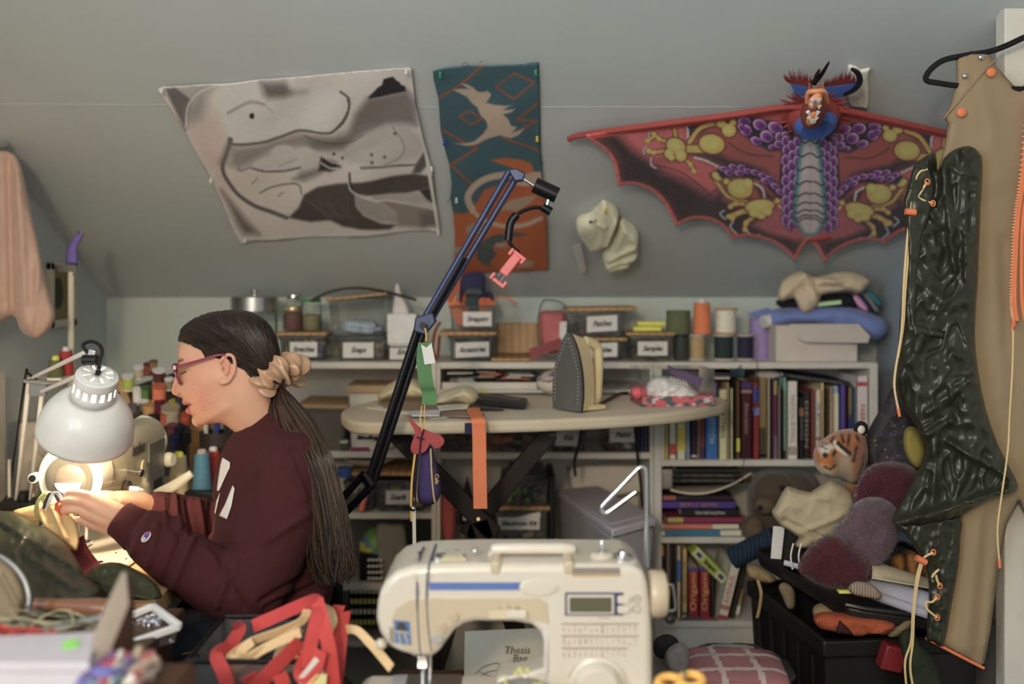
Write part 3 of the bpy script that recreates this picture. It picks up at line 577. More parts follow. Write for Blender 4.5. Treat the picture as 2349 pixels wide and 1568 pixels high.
def tub(label, x0, x1, y0, y1, Yf, dep, zb=None, lid=None, txt=None, lr=None, cols=None, n=26, fill=.7, taper=.93, seed=1, mat=None, slant=0, lidmat=None, name='storage_tub', tw=None, s1=.03, group=None):
    a, b = xat(x0, Yf), xat(x1, Yf); zt = zat(y0, Yf); zb = zat(y1, Yf) if zb is None else zb; cx = (a+b)/2
    t = thing(name, label, 'box', (cx, Yf+dep/2, zb), group); w = b-a
    m = MB(); m.box((cx, Yf+dep/2, (zt+zb)/2), (w, dep, zt-zb), taper=taper); o = m.o('body', mat or CLR, t, bevel=.006, seg=3)
    m = MB(); m.box((cx, Yf+dep/2, zt-.004), (w+.006, dep+.006, .007)); m.o('rim', mat or CLR, t, bevel=.003)
    if lid:
        l0, l1, th, tilt = lid; la, lb = xat(l0, Yf), xat(l1, Yf); m = MB()
        m.box(((la+lb)/2, Yf+dep/2, zt+th/2+.0005), (lb-la, dep+.012, th), Euler((0, tilt, 0))); m.o('lid', lidmat or BAMB, t, bevel=.004, seg=3)
    if cols: blobs('contents', (a+.01, Yf+.012, zb+.003), (b-.01, Yf+dep-.012, zb+(zt-zb)*fill), cols, n, t, s1=s1, seed=seed)
    if lr: plate(t, txt, *lr, Yf-.001, slant, tw=tw)
    return t
# --- top of the left bookcase
def jar(label, px, y0, Yc, zb, r, lidc, cont, capr=1.0, caph=.014, name='glass_jar', knob=False, neck=.9, glass=None):
    h = zat(y0, Yc)-zb; x = xat(px, Yc); t = thing(name, label, 'jar', (x, Yc, zb)); hb = h-caph
    m = MB(); m.lathe([(r*.9, 0), (r, .006), (r, hb*.8), (r*neck, hb*.93), (r*neck, hb)], (x, Yc, zb)); m.o('glass', glass or clear('jar_glass', (.92, .95, .92), .06, .03, 1.09), t)
    m = MB(); m.lathe([(r*neck*1.04*capr, 0), (r*neck*1.07*capr, .002), (r*neck*1.07*capr, caph-.002), (r*neck*capr, caph)], (x, Yc, zb+hb+.0005)); l = m.o('lid', lidc, t)
    if knob: m = MB(); m.lathe([(.005, 0), (.004, .008), (.010, .013), (.010, .017), (.004, .021)], (x, Yc, zb+hb+caph)); m.o('knob', lidc, l)
    if cont: m = MB(); m.lathe([(r*.8, 0), (r*.92, .004), (r*.92, hb*cont[1]), (r*.7, hb*cont[1]+.003)], (x, Yc, zb+.003)); m.o('contents', M('jar_contents_%d_%d' % (cont[0][0], cont[0][1]), C(*cont[0]), .6, var=.4, vs=90), t)
jar('wide glass canister with steel lid and knob, behind the head', 584, 680, 2.86, TOP, .064, STEEL, None, caph=.043, knob=True, neck=.97, name='canister')
tub('clear tub with bamboo lid labelled Stretchies on the left bookcase', 640, 746, 770, 828, 2.775, .17, TOP, (634, 750, .009, 0), 'Stretchies', (665, 784, 728, 818), [(70, 90, 130), (150, 150, 50), (60, 70, 60), (130, 130, 60), (60, 60, 110)], 40, .85, tw=.8)
zl = zat(770, 2.775)+.011
jar('small jar with gold lid and dark red filling on the Stretchies tub', 672, 702, 2.84, zl, .027, M('gold_lid', C(150, 135, 90, 2), .3, .8), ((90, 45, 45), .85), neck=.85)
jar('jar with green lid on the Stretchies tub', 715, 684, 2.845, zl, .028, M('green_lid', C(60, 120, 85), .4), ((110, 100, 70), .5), neck=.92, caph=.011)
jar('small jar with silver lid standing behind the gold-lidded jar', 674, 674, 2.915, zl, .024, CHROME, ((120, 110, 90), .4), neck=.85)
tub('clear tub labelled Snaps on the left bookcase', 772, 884, 770, 828, 2.77, .18, TOP, None, 'Snaps', (787, 785, 857, 820), [(160, 140, 100), (120, 105, 80), (90, 80, 70), (170, 165, 160)], 30, .7, tw=.5)
zs = zat(770, 2.77)+.001
tt = tub('tall clear tub with slanting bamboo lid stacked on the Snaps tub', 752, 882, 684, 768, 2.775, .17, zs, (746, 886, .008, -.10), None, None, [(120, 130, 160), (150, 160, 190)], 8, .3, taper=.88)
m = MB(); m.box((xat(824, 2.8), 2.82, zs+.025), (.088, .05, .034), Euler((.3, .1, .05))); m.o('blue_packet', M('blue_white_packet', C(150, 170, 215, 1.8), .25, var=.5, vs=60), tt, bevel=.01)
m = MB(); m.tube(cr([P(712, 690, 2.80), P(760, 668, 2.82), P(820, 660, 2.83), P(890, 670, 2.80), P(955, 688, 2.77)], 6), .004, 8, flat=.4); tag(m.o('boning_strip', M('dark_strip', C(45, 38, 32), .5)), 'long dark curved strip lying over the tall clear tub', 'strip')
t = thing('tissue_box', 'white tissue box with a raised tissue on the left bookcase', 'box', P(922, 790, 2.8))
m = MB(); m.bb((xat(888, 2.78), 2.78, zat(790, 2.78)), (xat(955, 2.78), 2.88, zat(720, 2.78))); m.o('carton', M('tissue_carton', C(200, 200, 195, 1.7), .6, var=.1, vs=40), t, bevel=.003)
puff('tissue', [(900, 722), (902, 690), (906, 655), (914, 650), (920, 668), (930, 690), (940, 716), (930, 724)], 2.83, .012, M('tissue_paper', (.8, .74, .72), .9), t, step=4, R=8, na=.004)
tub('grey tray tub labelled Sn under the tissue box', 890, 962, 792, 828, 2.77, .14, TOP, None, 'Sn', (894, 790, 945, 824), [(60, 60, 60), (130, 130, 125)], 12, .6, mat=clear('smoked_plastic', (.4, .4, .4), .3), tw=.4)
# --- top of the middle bookcase
tub('clear tub with bamboo lid labelled Accessories on the middle bookcase', 1030, 1130, 770, 828, 2.765, .18, TOP, (1006, 1140, .011, 0), 'Accessories', (1045, 786, 1122, 820), [(70, 65, 60), (110, 105, 100), (45, 50, 60), (60, 60, 50)], 40, .9, slant=3, tw=.8)
za = zat(770, 2.765)+.0125
st = tub('open clear tub labelled Strapping heaped with orange and navy straps', 1032, 1134, 700, 766, 2.78, .15, za, None, 'Strapping', (1062, 715, 1128, 748), [(40, 45, 60), (50, 70, 70), (40, 35, 40)], 20, .55, tw=.75)
ORG = M('orange_webbing', C(195, 95, 50, 1.9), .8, bump=.3, bs=900); NAVY = M('navy_webbing', C(34, 36, 66, 1.8), .8, bump=.2)
for nm, mt, pts, wv in (('orange_strap', ORG, [(1032, 690), (1040, 660), (1058, 640), (1060, 690), (1070, 735), (1055, 750)], (.018, .02, 0)), ('orange_strap', ORG, [(1060, 745), (1045, 715), (1040, 690), (1050, 700)], (.026, .01, 0)), ('orange_strap', ORG, [(1112, 716), (1108, 690), (1120, 685), (1130, 700)], (.02, .02, 0))):
    m = MB(); m.ribbon(cr([P(x, y, 2.80+.004*i) for i, (x, y) in enumerate(pts)], 6), wv, .004); m.o(nm, mt, st)
m = MB(); m.ribbon(cr([P(1056, 676, 2.80), P(1062, 652, 2.79), P(1085, 642, 2.79), P(1110, 648, 2.80), P(1108, 676, 2.81)], 6), [(0, .01, .045)]*25, .006); m.tube(cr([P(1105, 680, 2.83), P(1122, 676, 2.82), P(1126, 690, 2.82)], 5), .009, 8); m.o('navy_strap', NAVY, st)
m = MB(); m.ball(P(1080, 694, 2.845), (.045, .03, .026)); m.o('green_strap_bundle', M('dark_green_webbing', C(46, 62, 60), .9, bump=.4), st)
m = MB(); m.ribbon(cr([P(1010, 738, 2.80), P(998, 760, 2.76), P(992, 800, 2.74), P(1002, 824, 2.745), P(1008, 770, 2.77)], 6), (.004, .024, 0), .003); tag(m.o('rust_strap', M('rust_webbing', C(140, 68, 45), .85, bump=.3)), 'rust coloured strap drooping beside the Accessories tub', 'strap')
m = MB(); m.tube(cr([P(1130, 688, 2.84), P(1155, 681, 2.86), P(1188, 697, 2.86)], 6), .0025, 6); tag(m.o('orange_cord_end', ORG), 'thin orange cord end arching right of the strapping tub', 'cord')
m = MB(); m.box((xat(1190, 2.93), 2.945, zat(776, 2.93)), (.132, .011, .092), Euler((-.2, 0, 0))); tag(m.o('bamboo_board', BAMB, None, bevel=.008, seg=4), 'bamboo lid leaning upright against the knee wall', 'lid')
m = MB(); m.box((xat(1172, 2.82), 2.82, TOP+.0045), (.11, .14, .008)); tag(m.o('bamboo_tray', BAMB, None, bevel=.003), 'bamboo tray lying flat in front of the leaning bamboo lid', 'tray')
bg = thing('plastic_bag', 'clear bag of pink red cord with a dark red header card', 'bag', P(1268, 826, 2.80))
puff('contents', [(1240, 716), (1268, 712), (1296, 716), (1298, 760), (1292, 800), (1262, 812), (1244, 790), (1238, 750)], 2.82, .022, M('pink_red_cord', C(175, 78, 78, 1.8), .5, bump=.6, bs=120), bg, step=5, R=20, na=.003)
puff('wrapper', [(1242, 692), (1262, 686), (1288, 692), (1302, 712), (1304, 770), (1296, 812), (1258, 822), (1236, 800), (1232, 740)], 2.82, .03, clear('bag_film', (.95, .95, .95), .05, .15, 1.06), bg, step=5, R=24, na=.005, ns=30)
m = MB(); m.prism([P(1214, 800, 2.765), P(1286, 774, 2.77), P(1292, 796, 2.765), P(1216, 824, 2.76)], (0, .001, 0)); m.o('header_card', M('dark_red_card', C(110, 24, 32, 1.8), .5), bg)
m = MB(); m.prism([P(1284, 738, 2.785), P(1300, 736, 2.785), P(1298, 786, 2.785), P(1282, 786, 2.785)], (0, .001, 0)); m.o('price_card', PAPER, bg)
pt_ = tub('clear tub labelled Buckles behind the iron', 1316, 1428, 782, 828, 2.765, .17, TOP, (1304, 1440, .009, 0), None, None, [(180, 70, 140), (200, 100, 50), (60, 50, 60), (150, 140, 130)], 26, .5)
plate(pt_, 'Buckles', 1350, 788, 1416, 820, 2.762, 3, tw=.62)
zp = zat(782, 2.765)+.0105
tub('clear tub labelled Patches with a big tilted bamboo lid', 1308, 1432, 714, 772, 2.775, .17, zp, (1298, 1462, .011, -.02), 'Patches', (1346, 726, 1416, 762), [(50, 48, 45), (90, 70, 60), (70, 80, 70), (110, 60, 70)], 26, .6, slant=4, tw=.62)
tub('clear tub with bamboo lid labelled Samples on the middle bookcase', 1446, 1544, 770, 828, 2.77, .17, TOP, (1436, 1550, .009, 0), 'Samples', (1463, 783, 1531, 815), [(90, 75, 60), (140, 115, 80), (60, 50, 45), (120, 90, 60)], 30, .8, tw=.68)
zq = zat(770, 2.77)+.011
for k, (x0, x1, dz) in enumerate(((1453, 1518, 0), (1462, 1528, .0145))):
    m = MB(); m.bb((xat(x0, 2.80), 2.80, zq+dz), (xat(x1, 2.80), 2.832, zq+dz+.0135)); tag(m.o('yellow_block', M('yellow_green_wax', C(190, 190, 60, 1.7), .5), None, bevel=.003), ('lower', 'upper')[k]+' of two yellow chalk blocks stacked on the Samples tub', 'block', 'yellow blocks on the Samples tub')
# --- spools and cones, right bookcase top
def spool(label, px, y0, Yc, zb, r, col, flange=None, cone=0, core=None, name='thread_spool', ridges=18, rough=.7, tier=0):
    x = xat(px, Yc); h = zat(y0, Yc)-zb; t = thing(name, label, 'spool', (x, Yc, zb)); pr = []
    z0, z1 = (.006, h-.006) if flange else (.0, h)
    for i in range(ridges*2+1):
        u = i/(ridges*2); pr.append((r*(1-cone*u)*(1-(.03 if i % 2 else 0)), z0+(z1-z0)*u))
    m = MB(); m.lathe([(r*.5, z0)]+pr+[(r*.5*(1-cone), z1)], (x, Yc, zb), n=22); m.o('thread', M('thread_%d_%d_%d' % col, C(*col), rough, bump=.3, bs=400, var=.12, vs=120), t)
    if flange:
        for z in (0, h-.006): m = MB(); m.lathe([(r*1.12, 0), (r*1.16, .002), (r*1.16, .004), (r*1.1, .006)], (x, Yc, zb+z), n=22); m.o('flange', flange, t)
    if core: m = MB(); m.lathe([(r*.45, 0), (r*.42, .008), (r*.3, .011)], (x, Yc, zb+h), n=14); m.o('core', core, t)
    return t
GREYP = M('grey_cardboard', C(150, 140, 128), .8); CARD = M('kraft_card', C(160, 130, 90), .8)
Y1 = 2.80; ZT = zat(766, Y1)
jar('black filled jar below the green yarn cone', 1562, 766, Y1, TOP, .022, BLACK, ((26, 25, 26), .95), caph=.008, neck=.95)
spool('tan twine spool on the right bookcase', 1600, 766, Y1, TOP, .0215, (150, 125, 85), GREYP)
spool('dark green ribbon spool on the right bookcase', 1660, 766, Y1, TOP, .0265, (32, 46, 44), GREYP)
spool('navy ribbon spool on the right bookcase', 1709, 766, Y1, TOP, .0215, (34, 34, 54), GREYP)
spool('tall lilac thread cone on the right bookcase', 1741, 728, 2.87, TOP, .030, (130, 108, 158), None, .14, CARD)
spool('olive green yarn ball cone standing on the second tier', 1556, 712, Y1+.01, ZT+.001, .035, (84, 92, 62), None, .04, None)
spool('bright orange thread cone on the second tier', 1610, 694, Y1, ZT+.001, .0255, (215, 98, 46), None, .12, PAPER)
spool('white rope spool with cardboard ends on the second tier', 1665, 706, Y1, ZT+.001, .0285, (190, 178, 160), CARD, ridges=10)
m = MB(); m.tube(cr([P(1700, 826, 2.79), P(1700, 838, 2.715), P(1690, 846, 2.71), P(1672, 848, 2.712)], 6), .0012, 6); tag(m.o('loose_thread_end', M('dark_thread', (.02, .02, .03), .8)), 'dark thread end curling over the shelf edge below the navy spool', 'thread')
m = MB(); m.tube(cr([P(1736, 826, 2.79), P(1737, 838, 2.71), P(1737, 900, 2.695), P(1722, 980, 2.695), P(1706, 1050, 2.69), P(1704, 1100, 2.69)], 6), .0012, 6); tag(m.o('hanging_thread', M('dark_thread', (0, 0, 0))), 'long dark thread hanging down in front of the books', 'thread')
# white carton with open lid, blue roll and cloth pile on it
bx = thing('carton', 'white cardboard carton with its lid flap hanging open', 'box', (xat(1880), 2.85, TOP)); CT = M('white_carton', C(160, 150, 142, 2.0), .6)
m = MB(); m.bb((xat(1780, 2.77), 2.77, TOP), (xat(1966, 2.77), 2.975, zat(746, 2.77))); m.o('body', CT, bx, smooth=False)
m = MB(); m.prism([P(1812, 745, 2.763), P(1970, 745, 2.763), P(1996, 772, 2.745), P(1990, 786, 2.735), P(1846, 784, 2.735), P(1830, 775, 2.742)], (0, .003, .003)); m.o('lid_flap', CT, bx, smooth=False)
BLU = M('blue_cotton', C(84, 100, 150, 2.2), .85, bump=.3, sheen=.2)
rl = thing('fabric_roll', 'roll of blue cotton lying on the white carton', 'fabric', P(1890, 745, 2.83))
puff('cloth', [(1768, 712), (1800, 706), (1850, 702), (1900, 700), (1950, 704), (1990, 716), (2024, 730), (2036, 748), (2030, 768), (2010, 780), (1990, 776), (1960, 756), (1910, 748), (1850, 742), (1800, 748), (1772, 752), (1764, 735)], 2.84, .05, BLU, rl, step=6, R=30, ridges=[(1800, 725, 2010, 760, 8, .006), (1780, 735, 1900, 728, 6, .004), (1930, 710, 2020, 740, 8, .006)], na=.004)
m = MB(); m.cyl(P(1750, 738, 2.82), P(1780, 732, 2.83), .019, n=20); m.o('tube_core', PAPER, rl)
m = MB(); m.prism([P(1715, 722, 2.85), P(1762, 708, 2.85), P(1775, 716, 2.85), P(1735, 728, 2.83)], (0, .004, .004)); m.o('loose_flap', BLU, rl)
dk = tag(puff('dark_cloth', [(1780, 690), (1820, 684), (1880, 678), (1945, 672), (1968, 690), (1960, 708), (1880, 712), (1800, 708)], 2.86, .04, M('black_cloth', (.015, .015, .02), .9), None, step=6, R=14), 'folded black cloth under the beige cloth on the pile', 'fabric')
m = MB(); m.prism([P(1876, 694, 2.80), P(1930, 688, 2.80), P(1930, 697, 2.80), P(1876, 703, 2.80)], (0, .03, .0)); tag(m.o('green_card', M('pale_green_card', C(150, 185, 130, 1.8), .7)), 'pale green card tucked into the cloth pile', 'card')
for nm, c, pts, lb in (('pink_cloth', (185, 130, 165), [(1955, 678), (1968, 676), (1990, 700), (1992, 715), (1978, 712), (1958, 695)], 'folded pink cloth at the right end of the pile'), ('navy_cloth', (40, 40, 80), [(1968, 674), (1980, 680), (2004, 712), (2000, 716), (1988, 706)], 'folded navy cloth beside the pink cloth'), ('grey_cloth', (120, 112, 110), [(1980, 672), (1992, 676), (2016, 708), (2010, 716), (2000, 706)], 'folded grey cloth between navy and teal cloths'), ('teal_cloth', (42, 105, 110), [(1984, 664), (2000, 668), (2022, 690), (2022, 703), (2010, 700), (1990, 680)], 'folded teal cloth at the outer end of the pile')):
    tag(puff(nm, pts, 2.86, .03, M(nm+'_fabric', C(*c), .9, bump=.3), None, step=4, R=8), lb, 'fabric')
tag(puff('beige_cloth', [(1786, 688), (1784, 668), (1798, 640), (1820, 626), (1846, 620), (1870, 634), (1910, 624), (1960, 622), (1998, 642), (1985, 662), (1970, 674), (1945, 668), (1905, 672), (1884, 678), (1876, 700), (1848, 720), (1832, 706), (1822, 684), (1800, 690)], 2.80, .03, M('beige_canvas', C(165, 148, 122, 2.0), .9, bump=.3), None, step=5, R=22, ridges=[(1846, 622, 1880, 700, 7, .014), (1870, 636, 1980, 664, 6, .014), (1800, 680, 1850, 630, 7, .01), (1850, 660, 1930, 655, 6, -.012), (1880, 650, 1960, 640, 6, .01)], na=.006, ns=18, smooth=2), 'crumpled beige canvas on top of the pile', 'fabric')
# ------------------------------------------------------------------ books
PAGES = M('book_pages', C(190, 180, 155, 1.7), .9, wave=(200, 'X', .5, .85))
def book(x0, x1, zb, h, Yf, dep, col, label, title=None, tc=None, bands=(), lean=0, group='books standing on the middle shelf', ts=.5, thick=None, flat=False, up=False, tdir=-1):
    """upright book: spine towards the viewer"""
    t = thing('book', label, 'book', (0, 0, 0), group); w = x1-x0; c = .0018; mt = M('cover_%d_%d_%d' % col, C(*col), .5, var=.05)
    m = MB(); m.bb((0, 0, 0), (w, .002, h)); m.bb((0, 0, 0), (c, dep, h)); m.bb((w-c, 0, 0), (w, dep, h)); m.o('cover', mt, t, smooth=False)
    m = MB(); m.bb((c, .003, .003), (w-c, dep-.004, h-.003)); m.o('pages', PAGES, t, smooth=False)
    for b0, b1, bc in bands: m = MB(); m.bb((.0004, -.0006, h*b0), (w-.0004, 0, h*b1)); m.o('spine_band', M('band_%d_%d_%d' % bc, C(*bc), .6), t, smooth=False)
    if title:
        tm = M('ink_%d_%d_%d' % tc, C(*tc, 1.6), .6); L = h*ts
        text(title, (w/2, -.0009, h*.52), min(w*.75, L/len(title)*1.9), tm, t, rot=(math.pi/2, math.pi/2 if tdir < 0 else -math.pi/2, 0), width=L, name='spine_title')
    t.location = (x0, Yf, zb+w*math.sin(abs(lean))); t.rotation_euler = (0, lean, 0)
    for ch in t.children: ch.matrix_parent_inverse = Matrix.Identity(4)
    return t
def bpx(c): return xat(1480+c/4.05)
Z2 = zat(1055)
B = [(150, 194, 330, (205, 195, 160), 'cream booklet at the left end of the middle shelf', None), (195, 230, 320, (195, 175, 90), 'thin yellow booklet beside the cream one', None), (232, 298, 300, (190, 182, 170), 'white paperback with a red slanted mark on its spine', 'r'), (300, 384, 300, (200, 190, 165), 'white paperback with two yellow spine labels', 'y'), (386, 434, 310, (105, 132, 160), 'slim light blue book left of the dark purple one', None), (436, 494, 360, (44, 26, 52), 'dark purple book with a small white emblem at its foot', 'w'), (496, 517, 380, (190, 172, 140), 'thin cream book between two purple spines', None), (519, 568, 400, (70, 42, 82), 'purple and red striped book left of the blue one', 'p'), (570, 688, 440, (34, 92, 160), 'thick bright blue book under the ironing board end', 'b'), (692, 772, 300, (196, 180, 140), 'thick cream book with black spine print', 'c'), (774, 800, 235, (180, 160, 128), 'tall thin cream book', None), (803, 832, 290, (200, 184, 150), 'shorter thin cream book beside the tall cream one', None), (834, 858, 230, (38, 32, 24), 'thin black book left of the brown one', None), (860, 900, 225, (92, 66, 36), 'brown book with a bright yellow label', 'l'), (903, 1006, 215, (58, 20, 28), 'thick dark maroon book with pale title', 'm'), (1010, 1072, 240, (122, 30, 40), 'red book with a blue upper spine', 'e'), (1075, 1150, 190, (118, 96, 60), 'tan folder-like book with a curved flap', 'n'), (1153, 1178, 195, (190, 172, 135), 'thin cream book left of the purple magazines', None), (1180, 1206, 200, (62, 32, 84), 'slim purple magazine between cream and magenta spines', None), (1208, 1244, 220, (118, 50, 68), 'magenta magazine with yellow top', 'g'), (1246, 1278, 260, (110, 98, 104), 'grey mauve magazine right of the magenta one', None), (1281, 1300, 300, (50, 48, 46), 'thin dark book left of the mint one', None), (1302, 1334, 180, (118, 158, 138), 'mint green book with dark foot', 'k'), (1337, 1434, 225, (192, 178, 166), 'thick white book with grey vertical title', 'f'), (1440, 1488, 380, (30, 27, 27), 'black book with brown picture on its spine', 'o'), (1490, 1552, 330, (38, 34, 34), 'black book with speckled white lettering', 's'), (1555, 1590, 300, (120, 50, 48), 'red brown slim book', None), (1592, 1648, 300, (178, 166, 142), 'cream book with blue letters', 'u'), (1650, 1690, 230, (176, 155, 105), 'straw coloured book above the tiger', None), (1692, 1718, 300, (56, 48, 36), 'dark slim book behind the tiger', None), (1720, 1760, 270, (140, 112, 84), 'tan book with pale print behind the tiger', 'v'), (1763, 1824, 270, (120, 150, 160), 'light blue book with cream panel', 'x'), (1826, 1884, 260, (72, 60, 128), 'violet blue book right of the light blue one', None), (1887, 1902, 260, (100, 30, 42), 'thin dark red book', None), (1904, 1946, 250, (90, 80, 60), 'brown and navy book', 'z'), (1948, 1974, 280, (70, 88, 120), 'slim steel blue book left of the thick white one', None), (1978, 2086, 172, (190, 172, 170), 'thickest white book at the right end with red title', 'q')]
for i, (c0, c1, ct, col, lb, sp) in enumerate(B):
    x0, x1 = bpx(c0)+.0006, bpx(c1)-.0006; h = zat(820+ct/4.05)-Z2-.001; dep = .16+.03*((i*7) % 4)/4; kw = {}
    S = {'r': dict(bands=[(.06, .22, (170, 60, 60))]), 'y': dict(bands=[(.12, .46, (190, 165, 50)), (.5, .8, (180, 165, 60))]), 'w': dict(bands=[(.03, .06, (190, 170, 180))]), 'p': dict(bands=[(.2, .95, (110, 48, 52))]), 'b': dict(title='STITCH', tc=(150, 185, 210), ts=.45), 'c': dict(title='PATTERN', tc=(40, 38, 34), ts=.4, bands=[(.72, .86, (90, 80, 66))]), 'l': dict(bands=[(.09, .26, (200, 190, 40))]), 'm': dict(title='Alteration', tc=(150, 120, 115), ts=.4, bands=[(.9, .97, (58, 40, 98)), (.84, .88, (130, 100, 92))]), 'e': dict(bands=[(.75, .95, (52, 60, 130)), (.58, .68, (90, 110, 170))]), 'n': dict(bands=[(.0, .38, (60, 52, 36)), (.02, .05, (190, 178, 160))]), 'g': dict(bands=[(.82, 1, (150, 140, 60)), (.0, .3, (120, 96, 90))]), 'k': dict(bands=[(0, .1, (40, 42, 40))]), 'f': dict(title='FASHION SEWING', tc=(120, 108, 98), ts=.6, bands=[(.05, .16, (140, 126, 116))]), 'o': dict(bands=[(.72, .84, (120, 76, 40))], title='DRAPING', tc=(110, 104, 100), ts=.4), 's': dict(title='DESIGN', tc=(140, 134, 128), ts=.7), 'u': dict(title='SEW', tc=(100, 116, 150), ts=.6, bands=[(.28, .32, (150, 40, 46))]), 'v': dict(title='FABRICS', tc=(190, 165, 140), ts=.5), 'x': dict(bands=[(.3, .9, (190, 178, 150))]), 'z': dict(bands=[(.0, .55, (42, 52, 120)), (.6, .95, (120, 104, 60))]), 'q': dict(title='FABRIC', tc=(150, 40, 46), ts=.28, bands=[(.88, .93, (150, 60, 50))])}
    if sp: kw = S[sp]
    book(x0, x1, Z2+.0002, h, BF+.012+.006*((i*5) % 3), dep, col, lb, **kw)
# lying books/papers on top of the row
def slab(label, x0, x1, zb, th, Yf, dep, col, title=None, tc=None, band=None, group='books lying flat on the lower shelf', rot=(0, 0, 0), name='book', cat='book', ts=.5):
    t = thing(name, label, cat, (0, 0, 0), group); w = x1-x0; mt = M('cover_%d_%d_%d' % col, C(*col), .5, var=.05)
    m = MB(); m.bb((0, 0, 0), (w, dep, .0016)); m.bb((0, 0, th-.0016), (w, dep, th)); m.bb((0, 0, 0), (w, .0016, th)); m.o('cover', mt, t, smooth=False)
    m = MB(); m.bb((.002, .003, .0016), (w-.002, dep-.003, th-.0016)); m.o('pages', PAGES, t, smooth=False)
    if band: m = MB(); m.bb((w*band[0], -.0006, th*.12), (w*band[1], 0, th*.88)); m.o('spine_band', M('band_%d_%d_%d' % band[2], C(*band[2]), .6), t, smooth=False)
    if title: text(title, (w*.5, -.0009, th*.5), th*.7, M('ink_%d_%d_%d' % tc, C(*tc, 1.6), .6), t, width=w*ts, name='spine_title')
    t.location = (x0, Yf, zb); t.rotation_euler = rot
    for ch in t.children: ch.matrix_parent_inverse = Matrix.Identity(4)
    return t
slab('dark navy binder lying tilted on top of the upright books', xat(1800), xat(1955), zat(866), .012, BF+.02, .2, (34, 36, 50), 'GLORY & STAGE DRESS', (110, 104, 84), rot=(0, .14, 0), group=None, ts=.8)
slab('black folder lying on the upright books under the shelf', xat(1583), xat(1690), zat(866), .014, BF+.04, .2, (34, 30, 44), group=None, rot=(0, .03, 0))
slab('white notebook lying at the left end on top of the upright books', xat(1634), xat(1676), zat(871), .0075, BF+.01, .16, (185, 172, 165), group=None)
slab('dark book with a lilac label lying under the white notebook', xat(1632), xat(1652), zat(914), .048, BF+.02, .12, (36, 26, 40), band=(.25, .7, (110, 92, 150)), group=None)
m = MB(); m.grid(lambda u, v: P(1678+u*30, 850+v*20-6*math.sin(u*3), BF+.03+.1*v), 6, 5); tag(m.o('blue_leaflet', M('sky_blue_paper', C(90, 140, 165), .7), solid=.001), 'curled sky blue leaflet above the upright books', 'paper')
tag(puff('grey_leaflets', [(1735, 852), (1770, 850), (1790, 855), (1788, 866), (1760, 872), (1738, 868)], BF+.05, .02, M('grey_paper', C(140, 132, 128), .8), None, step=4, R=6), 'loose grey leaflets stuffed above the upright books', 'paper')
# stack on lower shelf
Z3 = zat(1232)
for a, b, y0, y1, col, lb, ti, tc, bd in ((1517, 1702, 1216, 1231, (196, 182, 158), 'bottom white book of the stack with a blue stripe', None, None, (.05, .74, (30, 100, 130))), (1519, 1696, 1202, 1215.6, (192, 176, 152), 'white and coral book in the stack', None, None, (.03, .66, (185, 95, 80))), (1528, 1704, 1186, 1201.6, (120, 34, 66), 'magenta book in the stack with a lime label', None, None, (.03, .23, (150, 140, 70))), (1563, 1698, 1168, 1185.6, (28, 26, 26), 'black sewing book in the stack above the magenta one', 'Fashion Studio Sewing Patterns', (180, 176, 168), None), (1519, 1688, 1150, 1167.6, (64, 46, 116), 'violet book in the stack with ochre title', 'SIMPLY SEWN', (160, 110, 60), None), (1519, 1680, 1136, 1149.6, (38, 30, 34), 'dark book near the top of the stack with red marks', None, None, (.02, .2, (140, 70, 60)))):
    slab(lb, xat(a), xat(b), zat(y1), zat(y0)-zat(y1), BF+.008, .2, col, ti, tc, bd)
for i, (y0, y1) in enumerate(((1099, 1110), (1087, 1098.6), (1076, 1086.6))):
    slab('black reference volume of the top stack, '+('lowest', 'middle', 'upper')[i]+' of three', xat(1546+i*3), xat(1710-i*6), zat(y1), zat(y0)-zat(y1), BF+.016, .18, (30, 28, 28), 'PATTERN DRAFT MANUAL' if i < 2 else None, (100, 96, 92), group='black volumes above the stack', ts=.75)
m = MB(); m.grid(lambda u, v: P(1538+u*186, 1112+26*v*math.sin(math.pi*min(1, .15+u*.85))-22*u*u*v-6*u, BF-.0+.16*(1-v)-.03*v), 24, 8); tag(m.o('curled_magazine', M('magazine_paper', C(180, 165, 135, 1.9), .6), solid=.003), 'curled cream magazine drooping out of the book stack', 'magazine')
m = MB(); m.grid(lambda u, v: P(1516+u*26, 1076+v*45, BF+.02+.03*u*v), 5, 6); tag(m.o('grey_paper_sheaf', M('grey_paper', (0, 0, 0)), solid=.006), 'grey sheaf of papers at the left of the black volumes', 'paper')
